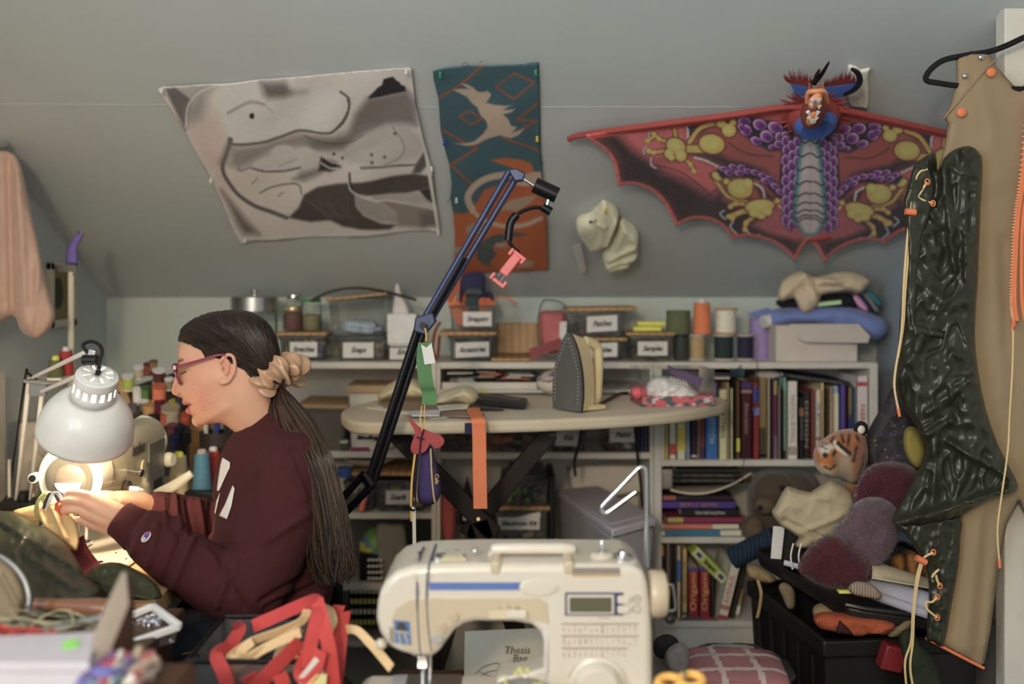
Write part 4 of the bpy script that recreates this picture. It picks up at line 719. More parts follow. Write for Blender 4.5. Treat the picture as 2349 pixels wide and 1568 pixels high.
# bottom row
Z4 = zat(1425)
def cpx(c): return xat(1500+c/7.842)
for c0, c1, ct, col, lb, kw in ((134, 208, 90, (60, 34, 52), 'slim purple book with orange blocks on the bottom shelf', dict(bands=[(.55, .66, (190, 125, 45)), (.83, .97, (190, 125, 45))])), (214, 248, 80, (112, 104, 98), 'grey magazine, first of three on the bottom shelf', {}), (250, 330, 75, (104, 92, 84), 'grey magazine, second of three on the bottom shelf', dict(bands=[(.3, .4, (190, 130, 40))])), (332, 372, 75, (92, 84, 78), 'grey magazine, third of three on the bottom shelf', {}), (380, 436, 80, (56, 48, 40), 'dark brown book left of the white and blue one', {}), (440, 520, 140, (170, 160, 145), 'white and blue book on the bottom shelf', dict(bands=[(.5, .8, (60, 88, 150))])), (540, 636, 190, (176, 148, 92), 'straw coloured book with green title on the bottom shelf', dict(title='AMERICAN SEWING GUIDE', tc=(96, 92, 50), ts=.6, bands=[(.04, .08, (60, 90, 70))])), (644, 846, 530, (125, 32, 36), 'red and gold box book, left of the identical pair', dict(title='Origami', tc=(205, 150, 80), ts=.75, bands=[(.93, 1, (70, 60, 120))])), (852, 1050, 530, (125, 32, 36), 'red and gold box book, right of the identical pair', dict(title='Origami', tc=(205, 150, 80), ts=.75, bands=[(.93, 1, (70, 60, 120))])), (1056, 1130, 560, (44, 36, 34), 'dark book right of the red pair', {})):
    book(cpx(c0)+.0005, cpx(c1)-.0005, Z4+.0002, zat(1240+ct/7.842)-Z4-.001, BF+.03, .15, col, lb, group='books on the bottom shelf', tdir=1, **kw)
book(xat(1648), xat(1671), Z4+.001, .158, BF+.012, .17, (190, 176, 160), 'white book with red letters leaning right on the bottom shelf', 'AVENUE', (165, 70, 50), [(0, .06, (150, 40, 44)), (.16, .24, (150, 100, 80))], lean=.24, group=None, tdir=1, ts=.5)
book(xat(1676), xat(1687), Z4+.001, .15, BF+.02, .15, (50, 38, 26), 'brown book leaning behind the white leaning one', lean=.26, group=None)
book(xat(1690), xat(1700), Z4+.001, .08, BF+.03, .12, (150, 125, 80), 'short tan booklet with a white tag at the far end', None, None, [(.1, .4, (190, 185, 175))], lean=.2, group=None)
lm = thing('lime_box', 'lime green pamphlet box slanting across the bottom shelf books', 'box', P(1622, 1290, BF)); RR = Euler((0, math.radians(45), 0)).to_matrix(); LM = M('lime_card', C(140, 155, 45, 1.9), .6)
c0 = P(1623, 1289, BF+.05); m = MB(); m.box(c0, (.122, .07, .0275), RR); m.o('sleeve', LM, lm, bevel=.001)
for s in (-1, 1): m = MB(); m.box(c0+RR @ Vector((s*.042, -.0352, 0)), (.026, .0008, .02), RR); q = m.o('spine_label', PAPER, lm); m = MB(); m.box(c0+RR @ Vector((s*.042, -.0358, 0)), (.018, .0008, .012), RR); m.o('print', M('grey_print', C(70, 60, 60), .7), q)
text('Singapore', c0+RR @ Vector((0, -.0356, 0)), .017, INK, lm, rot=(math.pi/2, math.radians(45), 0), width=.042, bold=.0006)
for nm, c, x0, x1, y0, y1, z, lb in (('pink_sheet', (130, 75, 70), 1560, 1648, 1398, 1424, 0.0004, 'pink paper sheet on the bottom shelf'), ('blue_sheet', (60, 82, 98), 1572, 1614, 1396, 1418, .002, 'blue paper sheet on the pink one')):
    m = MB(); m.bb((xat(x0), BF+.004 if z < .001 else BF+.012, Z4+z), (xat(x1), BF+.028, Z4+z+.001)); tag(m.o(nm, M(nm+'_paper', C(*c, 2), .8)), lb, 'paper')
# ------------------------------------------------------------------ things inside the left and middle bookcases
def onshelf(py): return zat(py)+.0004
ZA1, ZA2, ZA3, ZA4 = onshelf(1036), onshelf(1177), onshelf(1340), onshelf(1470)
GRB = M('grey_bin', C(90, 82, 74), .5)
tub('dark grey bin with wooden lid on the left bookcase behind the ponytail', 684, 790, 938, 1036, 2.74, .2, ZA1, (676, 800, .012, .02), None, None, None, mat=GRB, lidmat=CARD, name='storage_bin')
tub('small white bin with a tan lid behind the muslin cloth', 800, 905, 902, 1036, 2.76, .16, ZA1, (793, 910, .022, 0), None, None, None, mat=M('white_bin', C(180, 172, 160), .5), lidmat=M('tan_lid', C(150, 125, 90), .6), name='storage_bin')
t = tub('white carton labelled Bindings below the ironing board', 812, 884, 984, 1034, 2.735, .02, ZA1, None, None, None, None, mat=M('white_bin', (0, 0, 0)), name='carton'); text('Bindings', P(846, 1003, 2.733), .016, INK, t, shear=.2, width=.068, bold=.0008)
m = MB(); m.bb((xat(803), BF+.006, ZA1), (xat(845), BF+.014, ZA1+.010)); tag(m.o('magenta_packet', M('magenta_card', C(120, 36, 62), .6)), 'magenta packet at the foot of the Bindings carton', 'packet')
jar('small jar with white lid left of the Bindings carton', 790, 1010, BF+.03, ZA1, .013, PIN, ((70, 66, 50), .8), caph=.006)
tag(puff('orange_cloth', [(748, 985), (764, 980), (768, 1000), (764, 1030), (750, 1034), (745, 1010)], BF+.05, .02, M('orange_cloth_fabric', C(160, 80, 50), .9), None, step=4, R=8), 'crumpled orange cloth beside the grey bin', 'fabric')
# second shelf
m = MB(); m.lathe([(.03, 0), (.052, .003), (.074, .018), (.076, .022), (.070, .022), (.03, .006)], (xat(836), BF+.10, zat(1079)), n=32); tag(m.o('white_bowl', M('white_bin', (0, 0, 0))), 'shallow white bowl on a wooden board in the left bookcase', 'bowl')
m = MB(); m.lathe([(.012, 0), (.021, 0), (.021, .026), (.012, .026)], (xat(788), BF+.02, zat(1096))); tag(m.o('tape_roll', M('blue_tape', C(44, 72, 130), .4)), 'roll of blue tape beside the white bowl', 'tape')
m = MB(); m.box((xat(872), BF+.1, zat(1090)), (.19, .17, .012)); tag(m.o('wooden_board', BAMB, None, bevel=.006), 'round-cornered wooden board under the white bowl', 'board')
tub('clear tub labelled Scarfs on the second shelf', 862, 976, 1102, 1176, 2.735, .18, ZA2, None, 'Scarfs', (885, 1124, 941, 1156), [(130, 90, 80), (60, 72, 130), (150, 140, 60), (120, 110, 100), (90, 60, 80)], 34, .85, tw=.66)
tub('pale clear tub left of the Scarfs tub', 788, 856, 1104, 1176, 2.74, .18, ZA2, None, None, None, [(150, 140, 130), (90, 70, 60), (60, 60, 80)], 16, .5)
m = MB(); m.cyl(P(838, 1140, 2.732), P(828, 1172, 2.725), .0075, .009, 12); sd = thing('screwdriver', 'screwdriver with orange handle in the left bookcase', 'screwdriver', P(828, 1174, 2.73)); m.o('handle', M('orange_plastic', C(200, 86, 40), .4), sd)
m = MB(); m.cyl(P(846, 1112, 2.735), P(838, 1140, 2.732), .0045, .0045, 10); m.o('shaft', M('pale_shaft', C(190, 170, 165), .4), sd)
# third shelf
m = MB(); m.ball(P(865, 1250, 2.80), .05, 24, 16); ob = tag(m.o('toy_ball', M('ball_panels', (1, 1, 1), .4, attr=True)), 'green yellow and blue striped ball in the left bookcase', 'ball')
setcol(ob.data, np.array([C(*((175, 165, 40), (84, 130, 50), (84, 130, 50), (60, 100, 140))[int((math.atan2(v.co.z-P(865, 1250, 2.8).z, v.co.x-P(865, 1250, 2.8).x)+math.pi)*2) % 4]) for v in ob.data.vertices]))
tag(puff('fabric_stack', [(862, 1206), (900, 1200), (930, 1205), (938, 1260), (940, 1335), (880, 1338), (862, 1290)], 2.78, .03, M('grey_knit', C(120, 112, 100), .9, bump=.6, bs=150), None, step=5, R=10), 'folded grey knit standing in the left bookcase', 'fabric')
m = MB(); m.bb((xat(936), 2.74, ZA3), (xat(988), 2.94, zat(1196))); tag(m.o('black_binder', BLACK, None, bevel=.003), 'black binder standing at the right of the left bookcase', 'binder')
m = MB()
for i in range(16): m.cyl(P(846+(i % 4)*9, 1284+(i//4)*14, 2.73), P(852+(i % 4)*9, 1284+(i//4)*14, 2.75), .004, n=8)
ri = thing('die_rack', 'black rack with rows of pale pegs in the left bookcase', 'rack', P(840, 1330, 2.74)); tag(m.o('pegs', PAPER, ri), kind='stuff')
m = MB(); m.bb((xat(820), 2.752, ZA3), (xat(886), 2.80, zat(1275))); m.o('rack_body', BLACK, ri, bevel=.002)
for i in range(4):
    y = 1348+i*24; m = MB(); m.bb((xat(796), 2.735, zat(y+20)), (xat(875), 2.90, zat(y))); b = tag(m.o('sample_box', BLACK, None, bevel=.002), 'black sample box with pale squares, '+('top', 'second', 'third', 'lowest')[i]+' of the pile by the chair', 'box', 'sample boxes in the left bookcase')
    for j in range(7): m = MB(); m.bb((xat(802+j*10), 2.7335, zat(y+16)), (xat(809+j*10), 2.736, zat(y+5))); m.o('swatch', M('swatch_%d' % (i % 2), C(*((185, 175, 150), (170, 160, 60))[i % 2 if i == 1 else 0]), .7), b)
# --- middle bookcase: papers under the top board
ZB1 = onshelf(1038)
tr = thing('paper_tray', 'white paper tray full of papers and pens under the middle top board', 'tray', P(1120, 900, 2.75))
m = MB(); m.bb((xat(1014), BF+.004, zat(893)), (xat(1232), BF+.008, zat(877))); m.bb((xat(1014), BF+.008, zat(893)), (xat(1232), BF+.24, zat(891))); m.o('tray_body', M('white_bin', (0, 0, 0)), tr)
r = random.Random(4)
for i in range(14):
    x = r.uniform(1018, 1180); w = r.uniform(30, 75); y = 876-i*1.6; c = [(185, 175, 165), (150, 140, 130), (60, 60, 80), (200, 190, 170), (190, 90, 50), (120, 110, 100)][i % 6]
    m = MB(); m.box((xat(min(x+w/2, 1200)), BF+.06+.01*(i % 3), zat(y)), (SZ(w, BF), .10, .0024), Euler((0, r.uniform(-.04, .04), r.uniform(-.1, .1)))); m.o('paper_sheet', M('sheet_%d' % (i % 6), C(*c), .7), tr)
tag(puff('pincushion', [(1098, 897), (1118, 896), (1119, 906), (1100, 905)], 2.70, .008, M('bright_yellow', C(205, 195, 40, 1.8), .7), None, step=3, R=5), 'bright yellow packet at the back of the ironing board', 'packet')
# second level: organiser, labelled boxes
tub('clear drawer organiser with orange and red packs below the ironing board', 1014, 1245, 990, 1036, 2.725, .2, ZB1, None, None, None, [(150, 40, 60), (185, 90, 45), (110, 100, 90), (60, 62, 80), (150, 130, 80)], 40, .8, name='drawer_organiser')
tub('clear tub labelled Kid under the board', 1262, 1345, 988, 1034, 2.73, .18, ZB1, None, 'Kid', (1274, 985, 1332, 1022), [(70, 70, 66), (120, 115, 110), (60, 90, 70)], 16, .5, tw=.4)
tub('clear tub labelled Paint under the board', 1384, 1462, 988, 1034, 2.73, .18, ZB1, None, 'Paint', (1398, 980, 1458, 1014), [(150, 80, 60), (170, 150, 130), (70, 70, 80)], 16, .5, tw=.6)
for i, c in enumerate(((60, 40, 50), (40, 60, 130), (80, 75, 70), (50, 44, 44))): book(xat(1464+i*8), xat(1471+i*8), ZB1, .075, BF+.02, .16, c, ('wine red', 'royal blue', 'grey', 'black')[i]+' notebook standing at the end of the label tub shelf', group='notebooks by the Paint tub')
for nm, pts in (('power_cord', [(1333, 985, 2.70), (1328, 1020, 2.70), (1318, 1055, 2.70), (1320, 1090, 2.76)]), ('power_cord', [(1456, 975, 2.70), (1462, 1040, 2.70), (1470, 1110, 2.72), (1474, 1160, 2.76)])):
    m = MB(); m.tube(cr([P(*p) for p in pts], 6), .004, 8); tag(m.o(nm, BLACK), ('thin black cord hanging below the board in front of the Kid tub', 'thin black cord hanging below the board right of the Paint tub')[pts[0][0] > 1400], 'cord')
# lower level behind the legs
ZB2 = onshelf(1400)
t = thing('glue_bottle', 'small black bottle with a nozzle behind the board legs', 'bottle', P(1072, 1130, 2.80)); x = xat(1072, 2.80); zb = zat(1205, 2.8)
m = MB(); m.lathe([(.018, 0), (.02, .003), (.02, .07), (.012, .088), (.008, .092)], (x, 2.80, zb)); m.o('body', BLACK, t); m = MB(); m.lathe([(.010, 0), (.009, .012), (.003, .035), (.002, .045)], (x, 2.80, zb+.092)); m.o('nozzle', BLACK, t); m = MB(); m.bb((x-.012, 2.778, zb+.02), (x+.012, 2.7805, zb+.055)); m.o('paper_label', PAPER, t)
m = MB(); m.bb((xat(1012), 2.76, ZB2), (xat(1130), 2.96, zat(1207, 2.76))); tag(m.o('grey_crate', GRB, None, bevel=.005), 'plain grey crate behind the legs of the ironing board', 'crate')
tag(puff('red_bag', [(1014, 1130), (1030, 1120), (1044, 1150), (1046, 1200), (1040, 1240), (1022, 1245), (1012, 1200)], 2.66, .02, M('dusty_red_cloth', C(140, 58, 54), .9, bump=.3), None, step=5, R=12), 'dusty red cloth bag hanging behind the board leg', 'bag')
ek = tub('clear tub labelled Electronic Kit behind the board legs', 1136, 1256, 1170, 1398, 2.73, .2, ZB2, (1132, 1262, .010, 0), None, None, [(60, 56, 50), (120, 110, 90), (40, 40, 44)], 40, .95); plate(ek, 'Electronic Kit', 1142, 1186, 1238, 1214, 2.729, 0, tsz=.5, tw=.85)
m = MB(); m.prism([P(1186, 1186, 2.7285), P(1240, 1172, 2.7285), P(1240, 1188, 2.7285), P(1186, 1188, 2.7285)], (0, .001, 0)); m.o('paper_slip', PAPER, ek)
gl = tub('clear tub with neon green letters stacked on the Electronic Kit tub', 1150, 1258, 1100, 1164, 2.735, .2, zat(1170, 2.73)+.012, (1166, 1250, .012, 0), None, None, [(80, 74, 64), (60, 56, 50)], 10, .4, lidmat=clear('smoked_plastic', (.4, .4, .4), .3))
for ch, xx, yy in (('Z', 1170, 1142), ('L', 1190, 1124), ('S', 1205, 1126), ('Y', 1228, 1136), ('T', 1210, 1150), ('V', 1180, 1130)): text(ch, P(xx, yy, 2.733), .020, M('neon_green', C(70, 150, 40, 2.2), .5), gl, depth=.002, name='letter')
m = MB(); m.bb((xat(1259), 2.735, ZB2), (xat(1274), 2.93, zat(1092, 2.735))); tag(m.o('black_box', BLACK, None, bevel=.004), 'tall black box standing right of the Electronic Kit tub', 'box')
tag(puff('cream_folder', [(1300, 1070), (1400, 1062), (1480, 1064), (1484, 1130), (1400, 1140), (1310, 1130)], 2.94, .006, M('white_bin', (0, 0, 0)), None, step=8, R=8, smooth=1), 'cream folder standing at the back above the grey bin', 'folder')
# large grey lidded bin at an angle on a low stool
bn = thing('lidded_bin', 'large translucent grey storage bin with a grey lid, turned at an angle', 'box', (xat(1390, 2.5), 2.5, 0)); GL = M('grey_lid', C(150, 144, 150, 2.0), .5); GBODY = M('grey_translucent', C(136, 132, 136, 2.0), .4)
def PZ(px, py, Z): Y = (CZ-Z)*F/(py-HZ); return P(px, py, Y)
zl_ = .70
q = [PZ(1276, 1122, zl_), PZ(1372, 1112, zl_), PZ(1508, 1186, zl_), PZ(1404, 1214, zl_)]
m = MB(); m.prism(q, (0, 0, -.022)); m.o('lid', GL, bn, bevel=.006, seg=3)
ce = sum(q, Vector())/4; m = MB(); m.prism([ce+(p-ce)*.86+Vector((0, 0, .0005)) for p in q], (0, 0, .004)); m.o('lid_panel', GL, bn, bevel=.003)
top = [ce+(p-ce)*.95 for p in q]; bot = [ce+(p-ce)*.82-Vector((0, 0, .299)) for p in q]; m = MB()
m.add([p-Vector((0, 0, .02)) for p in top]+bot, [(0, 1, 2, 3), (7, 6, 5, 4)]+[(i, 4+i, 4+(i+1) % 4, (i+1) % 4) for i in range(4)]); m.o('body', GBODY, bn, bevel=.01, seg=3)
ce = Vector((ce.x, 2.57, 0)); m = MB(); m.bb((ce.x-.10, 2.47, .34), (ce.x+.10, 2.68, .398)); stl = thing('low_stool', 'low dark stool under the front of the grey storage bin', 'stool', (ce.x, ce.y, 0)); m.o('seat', GRB, stl, bevel=.004)
for sx in (-1, 1):
    for sy in (-1, 1): m = MB(); m.cyl((ce.x+sx*.08, ce.y+sy*.08, 0), (ce.x+sx*.08, ce.y+sy*.08, .34), .012); m.o('leg', GRB, stl)
# ------------------------------------------------------------------ ironing board
ZI = .994
ib = thing('ironing_board', 'cream covered ironing board on crossed dark legs', 'ironing board', (xat(1200, 2.35), 2.35, 0))
CRM = M('cream_cover', C(165, 152, 128, 1.75), .85, bump=.15, bs=400, sheen=.1, vs=5, var=.1)
pl = [(782, 944), (792, 958), (812, 966), (860, 969), (1000, 967), (1200, 963), (1400, 955), (1550, 944), (1640, 930), (1668, 921), (1655, 911), (1600, 906), (1400, 904), (1200, 904), (1000, 905), (890, 912), (830, 924), (795, 934)]
ol = cr([PZ(x, y, ZI) for x, y in pl], 4, True); m = MB(); m.prism([p-Vector((0, 0, .028)) for p in ol], (0, 0, .028)); m.o('padded_top', CRM, ib, bevel=.009, seg=4)
def onib(px, py, dz=0): p = PZ(px, py, ZI); p.z += dz; return p
LEG = M('dark_brown_leg', (.018, .011, .009), .45)
def leg(x0, y0, x1, y1, Y, name='leg'):
    a = P(x0, y0, Y); b = P(x1, y1, Y); d = (b-a); d.normalize(); b2 = b+d*.05; f = Vector((b.x+d.x*.34, Y, .012)); m = MB()
    for p, q in ((a, b2), (b, f)): dd = (q-p).normalized(); m.box((p+q)/2, (.02, .042, (q-p).length), frame(dd, (0, 1, 0)))
    return m.o(name, LEG, ib, bevel=.003)
leg(900, 985, 1100, 1190, 2.42); leg(900, 985, 1100, 1190, 2.30); leg(1262, 990, 1100, 1190, 2.36)
m = MB(); m.cyl(P(1097, 1190, 2.276), P(1097, 1190, 2.46), .004, n=14); m.o('pivot', M('brass_bolt', C(150, 130, 80), .4, .6), ib)
for x0, Y in ((905, 2.36), (1262, 2.36)): a = P(x0, 988, Y); m = MB(); m.cyl((a.x, Y-.12, ZI-.038), (a.x, Y+.16, ZI-.038), .011, n=12); m.o('cross_rail', LEG, ib)
m = MB(); m.prism([onib(1066, 967.5)+Vector((0, -.0008, -.002)), onib(1093, 966.5)+Vector((0, -.0008, -.002)), onib(1093, 966.5)+Vector((0, -.0008, -.026)), onib(1066, 967.5)+Vector((0, -.0008, -.026))], (0, -.001, 0)); m.o('cover_label', NAVY, ib)
# iron standing on its heel
ir = thing('iron', 'cream steam iron standing on its heel with a grey soleplate', 'iron', onib(1320, 955)); b0 = onib(1306, 948, .0); n_ = Vector((-.78, -.62, .03)).normalized(); l_ = Vector((.62, -.78, 0)); u_ = n_.cross(l_).normalized()
if u_.z < 0: u_ = -u_
b0 = onib(1298, 944, .004)
def sole(s=1, k=0): return [b0+n_*(-k)+u_*(h*1.0)+l_*(w*s) for h, w in ((.0, -.046), (.04, -.05), (.09, -.045), (.13, -.033), (.16, -.018), (.178, 0), (.16, .018), (.13, .033), (.09, .045), (.04, .05), (.0, .046))]
def psole(pts): return cr(pts, 4, False)
m = MB(); m.prism(psole(sole(1)), -n_*.006); so = m.o('soleplate', M('grey_soleplate', C(96, 94, 94, 1.8), .35, .5, var=.12, vs=15), ir)
m = MB(); m.prism(psole(sole(1.02, .0062)), -n_*.004); m.o('plate_edge', BLACK, ir)
m = MB()
for i in range(18):
    for s in (-1, 1): h = .02+i*.0085; wv = .040 if h < .09 else .040*(1-(h-.09)/.085); m.ball(b0+n_*.0005+u_*h+l_*(s*wv), .0013, 6, 4)
tag(m.o('steam_holes', M('pale_dot', C(160, 158, 150), .4), so), kind='stuff')
CRI = M('cream_plastic', C(190, 172, 128, 1.6), .4)
A_ = psole(sole(.98, .0104)); B_ = psole([b0-n_*.062+u_*(h*.92+.0)+l_*(w*.62) for h, w in ((.0, -.046), (.04, -.05), (.09, -.045), (.13, -.033), (.16, -.018), (.178, 0), (.16, .018), (.13, .033), (.09, .045), (.04, .05), (.0, .046))]); m = MB(); k = len(A_); m.add(A_+B_, [tuple(range(k)), tuple(reversed(range(k, 2*k)))]+[(i, (i+1) % k, k+(i+1) % k, k+i) for i in range(k)]); m.o('body', CRI, ir, bevel=.004)
m = MB(); m.tube(cr([b0-n_*.055+u_*.158, b0-n_*.085+u_*.150, b0-n_*.098+u_*.13, b0-n_*.098+u_*.06, b0-n_*.092+u_*.02, b0-n_*.06+u_*.012], 6), .0125, 12); m.o('handle', CRI, ir)
m = MB(); m.box(b0-n_*.05+u_*.006, (.075, .085, .012), Matrix((l_, n_, u_)).transposed()); m.o('heel', CRI, ir, bevel=.003)
m = MB(); m.tube(cr([b0-n_*.10+u_*.02, onib(1370, 935, .006), onib(1395, 922, .006), onib(1420, 908, .006), onib(1440, 905, .005)], 6), .004, 8); m.o('cord', BLACK, ir)
# pressing ham
hm = thing('pressing_ham', 'pressing ham with checked top and white underside behind the iron', 'cushion', onib(1300, 915))
def chk():
    m_ = M('ham_check', C(120, 96, 96, 1.7), .9, bump=.2); nt = m_.node_tree
    return m_
m = MB(); m.ball(onib(1298, 908, .034), (.078, .05, .034), 24, 16); hb = m.o('white_base', M('ham_white', C(175, 168, 158, 1.7), .9), hm)
m = MB(); m.ball(onib(1298, 908, .041), (.0765, .0495, .033), 28, 18); ht = m.o('checked_top', M('check_cloth', (1, 1, 1), .9, attr=True), hm)
hc = onib(1298, 908, .041); setcol(ht.data, np.array([C(*((150, 140, 138) if (int((v.co.x-hc.x+1)/.006)+int((v.co.z-hc.z+1)/.005)) % 2 else (96, 66, 72))) for v in ht.data.vertices]))
# produce box with clear film
pb = thing('clear_film_box', 'clear plastic box with red printed base and a white crumpled bag inside', 'box', onib(1540, 935)); R_ = Euler((0, 0, .10)).to_matrix(); c_ = onib(1540, 925, 0)
m = MB(); m.box(c_+Vector((0, 0, .045)), (.178, .13, .088), R_); m.o('film', clear('bag_film', (0, 0, 0)), pb)
m = MB(); m.box(c_+Vector((0, 0, .0125)), (.176, .128, .023), R_); m.o('printed_base', M('red_print', (1, 1, 1), .5, attr=True), pb)
me = pb.children[-1]; bm = bmesh.new(); bm.from_mesh(me.data); bmesh.ops.subdivide_edges(bm, edges=bm.edges, cuts=24, use_grid_fill=True); bm.to_mesh(me.data); bm.free()
if 'Col' in me.data.color_attributes: me.data.color_attributes.remove(me.data.color_attributes['Col'])
setcol(me.data, np.array([C(*((180, 60, 70) if noise.noise(v.co*70) > .05 else ((52, 70, 80) if noise.noise(v.co*50+Vector((9, 0, 0))) > -.15 else (170, 160, 150)))) for v in me.data.vertices]))
puff('white_bag', [(1478, 900), (1490, 872), (1520, 862), (1560, 872), (1590, 890), (1605, 910), (1580, 925), (1530, 928), (1490, 918)], c_.y-.01, .035, M('white_film_bag', C(190, 184, 180, 1.7), .3, spec=.6), pb, step=4, R=24, na=.01, ns=30)
puff('red_filler', [(1450, 890), (1475, 885), (1485, 905), (1470, 915), (1450, 908)], c_.y-.03, .02, M('red_candy', C(190, 70, 80), .4), pb, step=3, R=10, na=.006, ns=40)
m = MB(); m.prism([P(1530, 838, 2.40), P(1612, 868, 2.42), P(1608, 888, 2.42), P(1540, 858, 2.40)], (0, .002, .001)); cdd = m.o('purple_card', M('purple_card', C(84, 58, 98, 1.8), .5), pb)
for i in range(6): m = MB(); m.tube(cr([P(1538+i*7, 862+i*2.2, 2.392), P(1541+i*7, 872+i*2.2, 2.388), P(1547+i*7, 876+i*2.2, 2.392)], 4), .0012, 6); m.o('comb_tooth', PAPER, cdd)
# cloth, papers and straps at the left of the board
tag(puff('muslin_cloth', [(866, 910), (875, 893), (900, 876), (925, 866), (950, 872), (975, 888), (1000, 905), (992, 916), (950, 914), (900, 916), (874, 918)], 2.47, .05, M('muslin_dim', C(176, 162, 130, 1.7), .9, bump=.3), None, step=5, R=26, na=.010, ns=18, ridges=[(880, 905, 940, 872, 6, .01), (930, 870, 985, 905, 6, .012)]), 'crumpled cream muslin on the ironing board behind the boom arm', 'fabric')
tag(puff('muslin_cloth', [(992, 926), (1005, 905), (1030, 892), (1060, 884), (1084, 888), (1098, 905), (1096, 918), (1080, 928), (1050, 922), (1020, 928)], 2.38, .04, M('muslin_dim', (0, 0, 0)), None, step=5, R=24, na=.010, ns=22, seed=4, ridges=[(1000, 922, 1060, 900, 5, .012), (1062, 890, 1085, 920, 5, .014)]), 'crumpled cream muslin beside the green tag on the ironing board', 'fabric')
for i, (nm, c, pts, dz, lb) in enumerate((('paper_sheet', (190, 182, 172), [(840, 937), (930, 930), (1100, 948), (1000, 962)], .001, 'large white paper under the brown card'), ('brown_card', (130, 110, 88), [(868, 925), (960, 930), (1112, 955), (1100, 962), (1000, 958), (880, 938)], .004, 'long brown card lying across the white papers'), ('paper_sheet', (195, 186, 170), [(1002, 940), (1082, 928), (1072, 945), (1010, 950)], .008, 'white leaflet with red print beside the black case'), ('paper_sheet', (185, 182, 185), [(930, 952), (1010, 948), (1008, 962), (945, 962)], .007, 'white leaflet with blue print at the board front'))):
    m = MB(); m.prism([onib(x, y, dz) for x, y in pts], (0, 0, .0022)); tag(m.o(nm, M('board_paper_%d' % i, C(*c, 1.7), .8)), lb, 'paper')
m = MB(); m.prism([onib(1100, 920, .011), onib(1210, 928, .004), onib(1204, 942, .004), onib(1080, 936, .011)], (0, 0, .012)); bc = tag(m.o('black_case', BLACK, None, bevel=.002), 'flat black case lying on the ironing board', 'case')
m = MB(); m.tube([onib(1098, 927, .024), onib(1194, 934, .018)], .0022, 6); m.o('grey_stripe', STEEL, bc)
m = MB(); m.cyl(onib(1100, 944, .006), onib(1155, 946, .006), .0045, .002, 10); tag(m.o('pen', BLACK), 'black pen lying in front of the black case', 'pen')
m = MB(); m.ribbon(cr([onib(1085, 950, .014), onib(1090, 962, .012), onib(1097, 970, .008)+Vector((0, -.006, 0)), P(1099, 990, 2.11), P(1100, 1060, 2.112), P(1102, 1166, 2.115)], 8), (.029, 0, 0), .0016); tag(m.o('orange_strap', M('orange_webbing', (0, 0, 0))), 'flat orange strap hanging over the front of the ironing board', 'strap')
# ------------------------------------------------------------------ phone boom arm
YB = 2.03
ba = thing('boom_arm', 'black and navy folding boom arm with a red phone clamp', 'boom arm', (xat(772, YB), YB, 0)); NVB = M('navy_metal', C(44, 54, 84, 1.7), .35, .3); BKM = M('black_metal', (.012, .012, .015), .35, .3)
def bar(a, b, r, mat, name, off=0): m = MB(); m.cyl(P(a[0], a[1], YB+off), P(b[0], b[1], YB+off), r, n=14); return m.o(name, mat, ba)
bar((845, 1098), (958, 752), .0075, BKM, 'lower_arm'); bar((858, 1104), (972, 758), .0075, BKM, 'lower_arm', .012)
bar((975, 726), (1168, 392), .0065, NVB, 'upper_arm'); bar((990, 732), (1184, 408), .0065, NVB, 'upper_arm', .012)
bar((982, 728), (1062, 588), .0105, BKM, 'spring_cover', .006)
m = MB(); m.prism([P(952, 728, YB-.012), P(992, 716, YB-.012), P(1000, 738, YB-.012), P(975, 768, YB-.012), P(948, 760, YB-.012)], (0, .036, 0)); m.o('elbow_bracket', NVB, ba, bevel=.003)
m = MB(); m.cyl(P(970, 746, YB-.03), P(970, 746, YB+.03), .007, n=12); m.o('elbow_knob', BKM, ba)
m = MB(); m.prism([P(1165, 388, YB-.01), P(1185, 385, YB-.01), P(1206, 398, YB-.01), P(1200, 414, YB-.01), P(1180, 416, YB-.01)], (0, .03, 0)); m.o('end_bracket', NVB, ba, bevel=.003)
bar((1200, 410), (1228, 428), .003, CHROME, 'rod'); bar((1226, 424), (1278, 448), .0165, BKM, 'swivel_barrel'); bar((1258, 458), (1252, 478), .005, CHROME, 'ball_joint'); m = MB(); m.cyl(P(1244, 474, YB-.002), P(1264, 486, YB-.002), .009, n=12); m.o('joint_plate', BKM, ba)
m = MB(); m.tube(cr([P(1250, 478, YB), P(1225, 476, YB), P(1192, 488, YB), P(1172, 510, YB), P(1166, 545, YB), P(1176, 566, YB), P(1192, 580, YB)], 6), .004, 8); m.o('gooseneck', BKM, ba)
m = MB(); m.tube(cr([P(1186, 492, YB), P(1171, 512, YB), P(1166, 552, YB)], 5), .0085, 10); m.o('grip', BKM, ba)
RDP = M('red_plastic', C(205, 85, 85, 1.8), .35); d0 = P(1190, 582, YB); d1 = P(1145, 640, YB); dd = (d1-d0).normalized(); Rp = frame(dd, (0, 1, 0)); pc = None
m = MB(); m.box(d0+dd*.028, (.012, .02, .05), Rp); pc = m.o('phone_clamp', RDP, ba, bevel=.003)
for k, nm in ((.002, 'clamp_jaw'), (.072, 'clamp_jaw')):
    m = MB(); m.box(d0+dd*k, (.012, .036, .008), Rp)
    for s in (-1, 1): m.box(d0+dd*(k+.004*(1 if k < .01 else -1))+Rp @ Vector((0, s*.015, 0)), (.022, .007, .016), Rp)
    m.o(nm, RDP, pc, bevel=.002)
for s in (-1, 1): m = MB(); m.cyl(d0+dd*.045+Rp @ Vector((0, s*.005, 0)), d0+dd*.072+Rp @ Vector((0, s*.005, 0)), .0015, n=8); m.o('clamp_rod', CHROME, pc)
bar((834, 1085), (852, 1112), .011, BKM, 'yoke'); bar((836, 1084), (772, 1158), .008, BKM, 'lower_fork'); bar((856, 1110), (772, 1196), .008, BKM, 'lower_fork')
